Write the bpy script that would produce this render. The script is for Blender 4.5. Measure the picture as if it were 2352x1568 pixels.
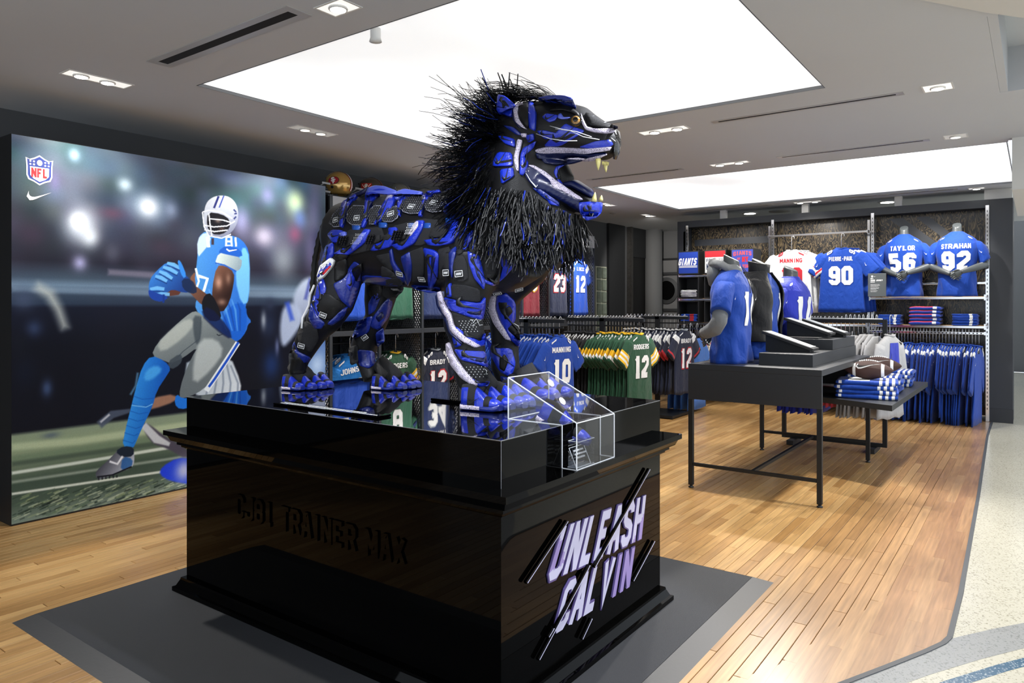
import bpy, math, random
import numpy as np
from mathutils import Vector, Matrix
from mathutils.bvhtree import BVHTree
random.seed(7)
PI = math.pi
sc = bpy.context.scene
for o in list(bpy.data.objects): bpy.data.objects.remove(o)
COL = sc.collection
# ---------------------------------------------------------------- camera
CAMH = 1.45; FPX = 1650.0; CX = 1176.0; HY = 700.0
HEAD = math.atan(1204/1650.0)               # heading of the view from world +X, towards +Y
cam = bpy.data.cameras.new('camera'); cam_o = bpy.data.objects.new('camera', cam); COL.objects.link(cam_o)
cam_o.location = (0, 0, CAMH); cam_o.rotation_euler = (PI/2, 0, HEAD-PI/2)
cam.sensor_width = 36; cam.lens = FPX/2352*36; cam.shift_y = -(784-HY)/2352; cam.clip_start = .05; cam.clip_end = 60
sc.camera = cam_o
# ---------------------------------------------------------------- world, exposure
w = bpy.data.worlds.new('world'); sc.world = w; w.use_nodes = True
w.node_tree.nodes['Background'].inputs[0].default_value = (.62, .68, .75, 1)
w.node_tree.nodes['Background'].inputs[1].default_value = 1.8
sc.view_settings.view_transform = 'Standard'; sc.view_settings.look = 'None'
sc.view_settings.exposure = .3; sc.view_settings.gamma = 1; sc.view_settings.use_curve_mapping = False
ZC = 2.9
# ---------------------------------------------------------------- lamps of the shop (downlights and spots), plus an added fill light
def spot(loc, tgt, power, size=60, blend=.5, col=(1, .95, .88), rad=.04):
    l = bpy.data.lights.new('spot_lamp', 'SPOT'); l.energy = power; l.spot_size = math.radians(size); l.spot_blend = blend
    l.color = col; l.shadow_soft_size = rad
    o = bpy.data.objects.new('spot_lamp', l); COL.objects.link(o); o.location = loc
    o.rotation_euler = (Vector(tgt)-Vector(loc)).to_track_quat('-Z', 'Y').to_euler(); return o
LZ = ZC-.03
spot((2.15, 4.87, LZ), (2.4, 5.45, 1.5), 65, 95, .8)
spot((2.1, 4.87, LZ), (1.75, 3.0, 0), 205, 62, .25)
spot((3.86, 4.87, LZ), (3.7, 5.45, 1.3), 65, 95, .8)
spot((5.7, 4.9, LZ), (5.4, 5.6, 1.0), 200, 90, .8)
spot((7.3, 4.9, LZ), (7.0, 5.6, 1.2), 200, 90, .8)
spot((8.9, 4.9, LZ), (8.7, 5.6, 1.4), 200, 90, .8)
spot((5.56, 2.35, LZ), (4.3, 2.1, 0), 141, 70, .5)
spot((5.56, 2.6, LZ), (6.6, 3.6, .6), 118, 75, .6)
spot((5.54, .53, LZ), (5.0, .7, 0), 173, 75, .5)
spot((5.54, .5, LZ), (6.3, 1.7, 1.1), 98, 60, .5)
spot((7.24, .56, LZ), (7.6, .7, 0), 141, 80, .6)
spot((7.26, 2.45, LZ), (7.2, 3.6, .6), 118, 75, .6)
spot((7.26, 2.6, LZ), (8.6, 3.4, .5), 118, 75, .6)
spot((10.7, 5.05, LZ), (12.9, 5.85, 1.2), 130, 90, .6)
spot((10.2, .6, LZ), (10.7, .95, 1.9), 38, 70, .6)
spot((9.75, 2.6, LZ), (10.7, 2.6, 1.5), 100, 95, .6)
spot((9.75, 1.2, LZ), (10.6, 1.2, 1.2), 100, 95, .6)
spot((9.75, 3.8, LZ), (10.7, 3.8, 1.4), 67, 95, .6)
spot((1.2, 1.6, LZ), (2.6, 2.3, 1.3), 130, 50, .5, (.9, .93, 1))
spot((1.6, 0.2, LZ), (2.7, 1.5, 1.0), 130, 60, .6, (.9, .93, 1))
spot((2.95, .95, LZ), (1.75, 2.5, 0), 187, 75, .2, (.9, .93, 1), .03)
spot((7.26, 2.1, LZ), (4.9, 1.6, 0), 260, 55, .3)
spot((7.24, .6, LZ), (5.0, 1.3, 0), 144, 55, .3)
spot((2.3, -.3, LZ), (3.6, .2, 0), 118, 80, .6)

def area(loc, sx, sy, power, col=(.95, .97, 1)):
    l = bpy.data.lights.new('mall_fill_light', 'AREA'); l.shape = 'RECTANGLE'; l.size = sx; l.size_y = sy; l.energy = power; l.color = col
    o = bpy.data.objects.new('mall_fill_light', l); COL.objects.link(o); o.location = loc; return o
area((6, -3.4, 3.2), 16, 4, 420)  # added unseen fill over the mall; its terrazzo bounce brightens the ceiling
# ---------------------------------------------------------------- pixel -> point on a known plane of the place
_F = (math.cos(HEAD), math.sin(HEAD)); _R = (math.sin(HEAD), -math.cos(HEAD))
def ray(u, v):
    l = (u-CX)/FPX
    return Vector((_F[0]+_R[0]*l, _F[1]+_R[1]*l, -(v-HY)/FPX))
def at(u, v, x=None, y=None, z=None):
    d = ray(u, v)
    t = (z-CAMH)/d.z if z is not None else (x/d.x if x is not None else y/d.y)
    return Vector((0, 0, CAMH))+d*t
# ---------------------------------------------------------------- materials
def lin(c):
    if isinstance(c, str): c = tuple(int(c[i:i+2], 16) for i in (0, 2, 4))
    return tuple(((v/255)/12.92 if v/255 <= .04045 else ((v/255+.055)/1.055)**2.4) for v in c)
MATS = {}
def mat(name, col='808080', rough=.6, metal=0, spec=.5, coat=0, bump=None, emit=0, var=None, sheen=0, trans=0, ior=1.5, alpha=1):
    if name in MATS: return MATS[name]
    m = bpy.data.materials.new(name); m.use_nodes = True; MATS[name] = m
    nt = m.node_tree; b = nt.nodes['Principled BSDF']; c = lin(col)
    b.inputs['Base Color'].default_value = (*c, 1); b.inputs['Roughness'].default_value = rough
    b.inputs['Metallic'].default_value = metal; b.inputs['Specular IOR Level'].default_value = spec
    b.inputs['Coat Weight'].default_value = coat; b.inputs['Coat Roughness'].default_value = .06; b.inputs['IOR'].default_value = ior
    b.inputs['Transmission Weight'].default_value = trans
    if sheen: b.inputs['Sheen Weight'].default_value = sheen
    if emit:
        b.inputs['Emission Color'].default_value = (*c, 1); b.inputs['Emission Strength'].default_value = emit
    tc = nt.nodes.new('ShaderNodeTexCoord')
    if var:      # (scale, amount): soft mottling of the colour
        n = nt.nodes.new('ShaderNodeTexNoise'); n.inputs['Scale'].default_value = var[0]; n.inputs['Detail'].default_value = 4
        nt.links.new(tc.outputs['Object'], n.inputs['Vector'])
        mx = nt.nodes.new('ShaderNodeMix'); mx.data_type = 'RGBA'
        mx.inputs[6].default_value = (*[q*(1-var[1]) for q in c], 1); mx.inputs[7].default_value = (*[min(1, q*(1+var[1])) for q in c], 1)
        nt.links.new(n.outputs['Fac'], mx.inputs[0]); nt.links.new(mx.outputs[2], b.inputs['Base Color'])
    if bump:     # (scale, strength)
        n2 = nt.nodes.new('ShaderNodeTexNoise'); n2.inputs['Scale'].default_value = bump[0]; n2.inputs['Detail'].default_value = 3
        nt.links.new(tc.outputs['Object'], n2.inputs['Vector'])
        bp = nt.nodes.new('ShaderNodeBump'); bp.inputs['Strength'].default_value = bump[1]; bp.inputs['Distance'].default_value = .01
        nt.links.new(n2.outputs['Fac'], bp.inputs['Height']); nt.links.new(bp.outputs[0], b.inputs['Normal'])
    return m
def cloth(name, col, rough=.7):
    if 'cloth_'+name in MATS: return MATS['cloth_'+name]
    m = mat('cloth_'+name, col, rough, spec=.3, bump=(260, .22), var=(5, .10), sheen=.12); nt = m.node_tree; b1 = [n for n in nt.nodes if n.type == 'BUMP'][0]
    tc = [n for n in nt.nodes if n.type == 'TEX_COORD'][0]; mp = nt.nodes.new('ShaderNodeMapping'); mp.inputs['Scale'].default_value = (1, 1, .5); nt.links.new(tc.outputs['Object'], mp.inputs[0])
    n = nt.nodes.new('ShaderNodeTexNoise'); n.inputs['Scale'].default_value = 17; n.inputs['Detail'].default_value = 2; n.inputs['Distortion'].default_value = .8; nt.links.new(mp.outputs[0], n.inputs['Vector'])
    b2 = nt.nodes.new('ShaderNodeBump'); b2.inputs['Strength'].default_value = .32; b2.inputs['Distance'].default_value = .03; nt.links.new(n.outputs['Fac'], b2.inputs['Height']); nt.links.new(b2.outputs[0], b1.inputs['Normal'])
    return m
M_black = mat('black_paint', '1c1d1f', .5); M_char = mat('charcoal_laminate', '24272b', .42, bump=(300, .08), var=(3, .05))
M_charfloor = mat('dark_metal', '1c1e20', .45, metal=.3)
M_gloss = mat('black_acrylic', '020202', .025, spec=.085, ior=1.5, coat=0, var=(2, .2))
M_glosstop = mat('mirror_black_acrylic', '020203', .02, spec=.8, ior=1.95)
M_chrome = mat('chrome', 'd8d8da', .12, metal=1, var=(3, .08))
M_steel = mat('brushed_steel', 'b4b6ba', .38, metal=.25, bump=(90, .1))
M_white = mat('white_print', 'e6e8ea', .6, var=(8, .04))
M_ceil = mat('ceiling_paint', 'c2c5ca', .9, bump=(40, .03), var=(1.2, .03))
M_wall = mat('dark_wall_paint', '48494b', .75, bump=(60, .06), var=(2, .07))
M_wallm = mat('grey_wall_paint', '6b6c6d', .8, bump=(60, .04), var=(2, .05))
M_lamp = mat('lamp_face', 'fffaf0', .5, emit=14)
M_lampm = mat('lamp_soft', 'fffaf0', .5, emit=1.5)
M_trim = mat('white_trim', 'd9d8d5', .5)
M_glass = mat('acrylic', 'ffffff', .0, spec=.5, trans=1, ior=1.49)
M_edge = mat('acrylic_edge', 'dfe6ee', .25, spec=.8, trans=.5)
# ---------------------------------------------------------------- mesh builder
class MB:
    def __init__(s): s.v = []; s.f = []; s.m = []; s.sm = []
    def add(s, vs, fs, mi=0, smooth=False):
        b = len(s.v); s.v += [tuple(p) for p in vs]
        for f in fs: s.f.append([i+b for i in f]); s.m.append(mi); s.sm.append(smooth)
        return s
    def box(s, a, b, mi=0, bev=0):
        x0, y0, z0 = [min(a[i], b[i]) for i in range(3)]; x1, y1, z1 = [max(a[i], b[i]) for i in range(3)]
        vs = [(x0, y0, z0), (x1, y0, z0), (x1, y1, z0), (x0, y1, z0), (x0, y0, z1), (x1, y0, z1), (x1, y1, z1), (x0, y1, z1)]
        if bev:
            bm = MB(); c = bev
            ring = lambda z, q: [(x0+q, y0+q, z), (x1-q, y0+q, z), (x1-q, y1-q, z), (x0+q, y1-q, z)]
            vv = ring(z0, c)+ring(z0+c, 0)+ring(z1-c, 0)+ring(z1, c)
            ff = [(3, 2, 1, 0), (12, 13, 14, 15)]
            for k in range(3):
                for i in range(4): ff.append((k*4+i, k*4+(i+1) % 4, k*4+4+(i+1) % 4, k*4+4+i))
            return s.add(vv, ff, mi)
        return s.add(vs, [(3, 2, 1, 0), (4, 5, 6, 7), (0, 1, 5, 4), (1, 2, 6, 5), (2, 3, 7, 6), (3, 0, 4, 7)], mi)
    def tube(s, pts, r, n=6, mi=0, cap=True, smooth=True, rr=None):
        pts = [Vector(p) for p in pts]; vs = []; N = len(pts)
        t0 = (pts[1]-pts[0]).normalized(); up = Vector((0, 0, 1)) if abs(t0.z) < .9 else Vector((1, 0, 0))
        a = t0.cross(up).normalized()
        for i, p in enumerate(pts):
            t = (pts[min(i+1, N-1)]-pts[max(i-1, 0)])
            if t.length < 1e-9: t = t0.copy()
            t.normalize(); a = (a-t*a.dot(t))
            if a.length < 1e-6: a = t.orthogonal()
            a.normalize(); b = t.cross(a); ri = rr[i] if rr else r
            if isinstance(ri, (tuple, list)): ra, rb = ri
            else: ra = rb = ri
            for k in range(n):
                q = 2*PI*k/n; vs.append(p+a*math.cos(q)*ra+b*math.sin(q)*rb)
        fs = [(i*n+k, i*n+(k+1) % n, (i+1)*n+(k+1) % n, (i+1)*n+k) for i in range(N-1) for k in range(n)]
        if cap: fs += [tuple(range(n-1, -1, -1)), tuple(range((N-1)*n, N*n))]
        return s.add(vs, fs, mi, smooth)
    def bar(s, a, b, w, h, mi=0, up=(0, 0, 1)):
        a = Vector(a); b = Vector(b); t = (b-a).normalized(); u = Vector(up); sd = t.cross(u)
        if sd.length < 1e-5: sd = t.cross(Vector((1, 0, 0)))
        sd.normalize(); u = sd.cross(t)
        vs = [p+sd*x*w/2+u*y*h/2 for p in (a, b) for x, y in ((-1, -1), (1, -1), (1, 1), (-1, 1))]
        return s.add(vs, [(3, 2, 1, 0), (4, 5, 6, 7), (0, 1, 5, 4), (1, 2, 6, 5), (2, 3, 7, 6), (3, 0, 4, 7)], mi)
    def lathe(s, prof, c=(0, 0, 0), n=16, mi=0, smooth=True, sx=1, sy=1):
        vs = [(c[0]+r*sx*math.cos(2*PI*k/n), c[1]+r*sy*math.sin(2*PI*k/n), c[2]+z) for r, z in prof for k in range(n)]
        fs = [(i*n+k, i*n+(k+1) % n, (i+1)*n+(k+1) % n, (i+1)*n+k) for i in range(len(prof)-1) for k in range(n)]
        fs += [tuple(range(n-1, -1, -1)), tuple(range((len(prof)-1)*n, len(prof)*n))]
        return s.add(vs, fs, mi, smooth)
    def rings(s, rings, mi=0, cap=True, smooth=True, mif=None):
        n = len(rings[0]); vs = [p for r in rings for p in r]; b = len(s.v)
        s.v += [tuple(p) for p in vs]
        for i in range(len(rings)-1):
            for k in range(n):
                s.f.append([b+i*n+k, b+i*n+(k+1) % n, b+(i+1)*n+(k+1) % n, b+(i+1)*n+k])
                s.m.append(mif(i, k) if mif else mi); s.sm.append(smooth)
        if cap:
            for f in (tuple(range(n-1, -1, -1)), tuple(range((len(rings)-1)*n, len(rings)*n))):
                s.f.append([b+i for i in f]); s.m.append(mif(0 if f[0] == n-1 else len(rings)-2, 0) if mif else mi); s.sm.append(False)
        return s
    def prism(s, poly, mapf, d, mi=0):
        """poly 2D; mapf(a,b,c)->3D, c depth 0..d"""
        n = len(poly); vs = [mapf(a, b, 0) for a, b in poly]+[mapf(a, b, d) for a, b in poly]
        fs = [tuple(range(n)), tuple(range(2*n-1, n-1, -1))]+[(i, i+n, (i+1) % n+n, (i+1) % n) for i in range(n)]
        return s.add(vs, fs, mi)
    def quads(s, qs, mapf, mi=0, maxl=.03, mif=None, smooth=False):
        for qi, q in enumerate(qs):
            q = [Vector((p[0], p[1], 0)) for p in q]
            if len(q) == 3: q = q+[q[2]]
            A_, B_, C_ = [Vector(mapf(w.x, w.y)) for w in (q[0], q[1], q[2])]; nn = (B_-A_).cross(C_-A_); nn = nn.normalized()*(qi*1e-5) if nn.length > 1e-12 else Vector()
            MP = lambda *k: Vector(mapf(*k))+nn
            nu = max(1, math.ceil(max((q[1]-q[0]).length, (q[2]-q[3]).length)/maxl)); nv = max(1, math.ceil(max((q[3]-q[0]).length, (q[2]-q[1]).length)/maxl))
            vs = []
            for j in range(nv+1):
                for i in range(nu+1):
                    a = q[0].lerp(q[1], i/nu); b = q[3].lerp(q[2], i/nu); p = a.lerp(b, j/nv); vs.append((p.x, p.y))
            fs = [(j*(nu+1)+i, j*(nu+1)+i+1, (j+1)*(nu+1)+i+1, (j+1)*(nu+1)+i) for j in range(nv) for i in range(nu)]
            if mif:
                for f in fs:
                    cx = sum(vs[k][0] for k in f)/4; cy = sum(vs[k][1] for k in f)/4
                    s.add([MP(*vs[k]) for k in f], [(0, 1, 2, 3)], mif(cx, cy), smooth)
            else: s.add([MP(*p) for p in vs], fs, mi, smooth)
        return s
    def mesh(s, name, mats):
        me = bpy.data.meshes.new(name); me.from_pydata(s.v, [], s.f)
        for m in (mats if isinstance(mats, (list, tuple)) else [mats]): me.materials.append(m)
        me.polygons.foreach_set('material_index', s.m); me.polygons.foreach_set('use_smooth', s.sm); me.update(); return me
    def build(s, name, mats, parent=None, loc=None, bevel=0):
        o = bpy.data.objects.new(name, s.mesh(name, mats)); COL.objects.link(o)
        if parent: o.parent = parent
        if loc: o.location = loc
        if bevel:
            bv = o.modifiers.new('bevel', 'BEVEL'); bv.width = bevel; bv.segments = 2; bv.limit_method = 'ANGLE'
        return o
def tag(o, label=None, cat=None, group=None, kind=None):
    if label: o['label'] = label
    if cat: o['category'] = cat
    if group: o['group'] = group
    if kind: o['kind'] = kind
    return o
def empty(name, loc=(0, 0, 0), rz=0, label=None, cat=None, group=None):
    o = bpy.data.objects.new(name, None); COL.objects.link(o); o.location = loc; o.rotation_euler = (0, 0, rz)
    o.empty_display_size = .1
    return tag(o, label, cat, group)
def dup(root, loc=None, rz=None, label=None, group=None, scale=None):
    r = root.copy(); COL.objects.link(r)
    for ch in root.children:
        c = ch.copy(); COL.objects.link(c); c.parent = r
        for g in ch.children:
            d = g.copy(); COL.objects.link(d); d.parent = c
    if loc is not None: r.location = loc
    if rz is not None: r.rotation_euler = (r.rotation_euler[0], r.rotation_euler[1], rz)
    if label: r['label'] = label
    if group: r['group'] = group
    if scale: r.scale = scale
    return r
def place(root, base):
    """move coordinates written in world space so that the Empty sits at the thing's base"""
    base = Vector(base); root.location = base
    for c in root.children: c.location = Vector(c.location)-base
def struct(o): o['kind'] = 'structure'; return o
_O1 = 'first second third fourth fifth sixth seventh eighth ninth tenth eleventh twelfth thirteenth fourteenth fifteenth sixteenth seventeenth eighteenth nineteenth'.split()
_OT = ('twenty', 'thirty'); _OTH = ('twentieth', 'thirtieth')
def ordw(i):
    if i < 19: return _O1[i]
    t, u = divmod(i+1, 10); return _OTH[t-2] if u == 0 else _OT[t-2]+'-'+_O1[u-1]
# ---------------------------------------------------------------- block lettering (strokes on a 2 x 4 grid)
o8 = [(0, .5), (0, 3.5), (.5, 4), (1.5, 4), (2, 3.5), (2, .5), (1.5, 0), (.5, 0), (0, .5)]
G = {'0': [o8], 'O': [o8], '1': [[(1, 0), (1, 4.3)], [(.35, 3.35), (.85, 3.75)], [(.3, 0), (1.7, 0)]],
 '2': [[(0, 3), (0, 3.5), (.5, 4), (1.5, 4), (2, 3.5), (2, 2.6), (0, .7), (0, 0), (2, 0)]],
 '3': [[(0, 3.2), (0, 3.5), (.5, 4), (1.5, 4), (2, 3.5), (2, 2.5), (1.6, 2.05), (2, 1.6), (2, .5), (1.5, 0), (.5, 0), (0, .5), (0, .8)], [(.8, 2.05), (1.6, 2.05)]],
 '4': [[(1.6, 0), (1.6, 4), (0, 1.3), (0, 1), (2.1, 1)]], '5': [[(2, 4), (0, 4), (0, 2.3), (1.5, 2.3), (2, 1.8), (2, .5), (1.5, 0), (.5, 0), (0, .5), (0, .9)]],
 '6': [[(2, 3.1), (2, 3.5), (1.5, 4), (.5, 4), (0, 3.5), (0, .5), (.5, 0), (1.5, 0), (2, .5), (2, 1.8), (1.5, 2.2), (0, 2.2)]],
 '7': [[(0, 4), (2, 4), (2, 3.4), (.8, 0)]],
 '8': [[(.4, 2.1), (0, 2.5), (0, 3.5), (.5, 4), (1.5, 4), (2, 3.5), (2, 2.5), (1.6, 2.1), (2, 1.7), (2, .5), (1.5, 0), (.5, 0), (0, .5), (0, 1.7), (.4, 2.1), (1.6, 2.1)]],
 '9': [[(0, .9), (0, .5), (.5, 0), (1.5, 0), (2, .5), (2, 3.5), (1.5, 4), (.5, 4), (0, 3.5), (0, 2.2), (.5, 1.8), (2, 1.8)]],
 'A': [[(-.1, -.3), (.8, 4), (1.2, 4), (2.1, -.3)], [(.4, 1.25), (1.6, 1.25)]],
 'B': [[(0, 0), (0, 4), (1.5, 4), (1.9, 3.6), (1.9, 2.5), (1.5, 2.1), (2, 1.7), (2, .5), (1.5, 0), (0, 0)], [(0, 2.1), (1.5, 2.1)]],
 'C': [[(2, 2.9), (2, 3.5), (1.5, 4), (.5, 4), (0, 3.5), (0, .5), (.5, 0), (1.5, 0), (2, .5), (2, 1.1)]],
 'D': [[(0, 0), (0, 4), (1.4, 4), (2, 3.4), (2, .6), (1.4, 0), (0, 0)]], 'E': [[(2, 4), (0, 4), (0, 0), (2, 0)], [(0, 2.05), (1.6, 2.05)]],
 'F': [[(2, 4), (0, 4), (0, -.3)], [(0, 2), (1.6, 2)]], 'G': [[(2, 3), (2, 3.5), (1.5, 4), (.5, 4), (0, 3.5), (0, .5), (.5, 0), (1.5, 0), (2, .5), (2, 1.8), (1.1, 1.8)]],
 'H': [[(0, -.3), (0, 4.3)], [(2, -.3), (2, 4.3)], [(0, 2), (2, 2)]], 'I': [[(1, -.3), (1, 4.3)]], 'J': [[(2, 4.3), (2, .5), (1.5, 0), (.5, 0), (0, .5), (0, 1.1)]],
 'K': [[(0, -.3), (0, 4.3)], [(2, 4.2), (.2, 1.9), (2.1, -.2)]], 'L': [[(0, 4.3), (0, 0), (1.9, 0)]], 'M': [[(0, -.3), (0, 4.3)], [(.1, 4.1), (1.25, 1.0)], [(2.4, 4.1), (1.25, 1.0)], [(2.5, -.3), (2.5, 4.3)]],
 'N': [[(0, -.3), (0, 4.3)], [(2, -.3), (2, 4.3)], [(.05, 4.05), (1.95, -.05)]], 'P': [[(0, -.3), (0, 4), (1.5, 4), (2, 3.5), (2, 2.2), (1.5, 1.7), (0, 1.7)]],
 'R': [[(0, -.3), (0, 4), (1.5, 4), (2, 3.5), (2, 2.4), (1.5, 1.9), (0, 1.9)], [(1.2, 1.9), (2.1, -.3)]],
 'S': [[(2, 3.1), (2, 3.5), (1.5, 4), (.5, 4), (0, 3.5), (0, 2.6), (.4, 2.2), (1.6, 1.8), (2, 1.4), (2, .5), (1.5, 0), (.5, 0), (0, .5), (0, .9)]],
 'T': [[(-.2, 4), (2.2, 4)], [(1, 4), (1, -.3)]], 'U': [[(0, 4.3), (0, .5), (.5, 0), (1.5, 0), (2, .5), (2, 4.3)]], 'V': [[(-.1, 4.3), (1, 0), (2.1, 4.3)]],
 'W': [[(0, 4.3), (.6, 0), (1.4, 3.4), (2.2, 0), (2.8, 4.3)]], 'X': [[(0, 4.2), (2, -.2)], [(2, 4.2), (0, -.2)]], 'Y': [[(-.1, 4.3), (1, 2), (2.1, 4.3)], [(1, 2), (1, -.3)]],
 'Z': [[(0, 4), (2, 4), (0, 0), (2, 0)]], '-': [[(.4, 2), (1.6, 2)]], "'": [[(1, 4.2), (1, 3.3)]], '.': [[(.8, 0), (1.2, 0)]], ' ': []}
def stroke(pts, th):
    """mitred strip along a polyline -> quads"""
    n = len(pts); P = [Vector((a, b)) for a, b in pts]; closed = (P[0]-P[-1]).length < 1e-6; L = []
    for i in range(n):
        if closed and i in (0, n-1): d0 = (P[-1]-P[-2]).normalized(); d1 = (P[1]-P[0]).normalized()
        else:
            d1 = (P[min(i+1, n-1)]-P[i]) if i < n-1 else (P[i]-P[i-1]); d0 = (P[i]-P[i-1]) if i > 0 else d1
            d0 = d0.normalized(); d1 = d1.normalized()
        n0 = Vector((-d0.y, d0.x)); n1 = Vector((-d1.y, d1.x)); m = n0+n1
        if m.length < .3: m = n1
        m.normalize(); k = 1/max(.45, m.dot(n1)); L.append((P[i]+m*k*th/2, P[i]-m*k*th/2))
    return [[L[i][0], L[i+1][0], L[i+1][1], L[i][1]] for i in range(n-1)]
def text(s, h, width=None, th=.9, it=0, gap=1.35, sx=1.0, center=True, ext=0):
    """quads of block text; h cap height, origin at bottom centre"""
    qs = []; x = 0
    k = h/(4+th)
    for ch in s:
        gl = G.get(ch, []); wd = 2.5 if ch == 'M' else 2.8 if ch == 'W' else .6 if ch == ' ' else (1.2 if ch in "I'." else 2)
        off = -.4 if ch in "I'." else 0
        for st in gl:
            st = [(a, -th/2 if b == -.3 else 4+th/2 if b == 4.3 else b) for a, b in st]
            for q in stroke(st, th+ext): qs.append([((p[0]+off+x), p[1]) for p in q])
        x += wd+gap*(.55+th*.5)
    tw = x-gap*(.55+th*.5)
    cx = tw/2 if center else 0
    if tw <= 0: tw = 1
    kx = k*sx
    if width: kx = width/(tw+th)
    return [[((p[0]-cx)*kx+it*(p[1]+th/2)*k, (p[1]+th/2)*k) for p in q] for q in qs]
SW = [(1, .38), (.62, .2), (.36, .07), (.22, .01), (.1, 0), (.03, .06), (0, .16), (.03, .28), (.1, .4), (.09, .28), (.12, .2), (.2, .15), (.32, .15), (.6, .235)]
def swoosh(w, cx=0, cy=0, rot=0, flip=1, sy=1):
    out = []
    c, s = math.cos(rot), math.sin(rot)
    up = [SW[i] for i in (0, 13, 12, 11, 10, 9, 8)]; lo = [SW[i] for i in (0, 1, 2, 3, 4, 5, 8)]
    lo = [SW[0], SW[1], SW[2], SW[3], SW[4], SW[6], SW[8]]
    T = lambda p: (cx+((p[0]-.5)*flip*c-(p[1]-.2)*sy*s)*w, cy+((p[0]-.5)*flip*s+(p[1]-.2)*sy*c)*w)
    for i in range(6): out.append([T(up[i]), T(up[i+1]), T(lo[i+1]), T(lo[i])])
    return out
def rect(x0, y0, x1, y1): return [[(x0, y0), (x1, y0), (x1, y1), (x0, y1)]]
def disc(cx, cy, r, n=12, ry=None):
    ry = ry or r; P = [(cx+r*math.cos(2*PI*k/n), cy+ry*math.sin(2*PI*k/n)) for k in range(n)]
    return [[(cx, cy), P[k], P[(k+1) % n], (cx, cy)] for k in range(n)]
def shield_q(w, cx=0, cy=0):
    P = [(-.5, .46), (-.36, .40), (-.2, .47), (0, .6), (.2, .47), (.36, .40), (.5, .46), (.47, .1), (.47, -.25), (.4, -.42), (.2, -.5), (0, -.62), (-.2, -.5), (-.4, -.42), (-.47, -.25), (-.47, .1)]
    return [[(cx, cy), (cx+P[k][0]*w, cy+P[k][1]*w), (cx+P[(k+1) % 16][0]*w, cy+P[(k+1) % 16][1]*w), (cx, cy)] for k in range(16)]
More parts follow.
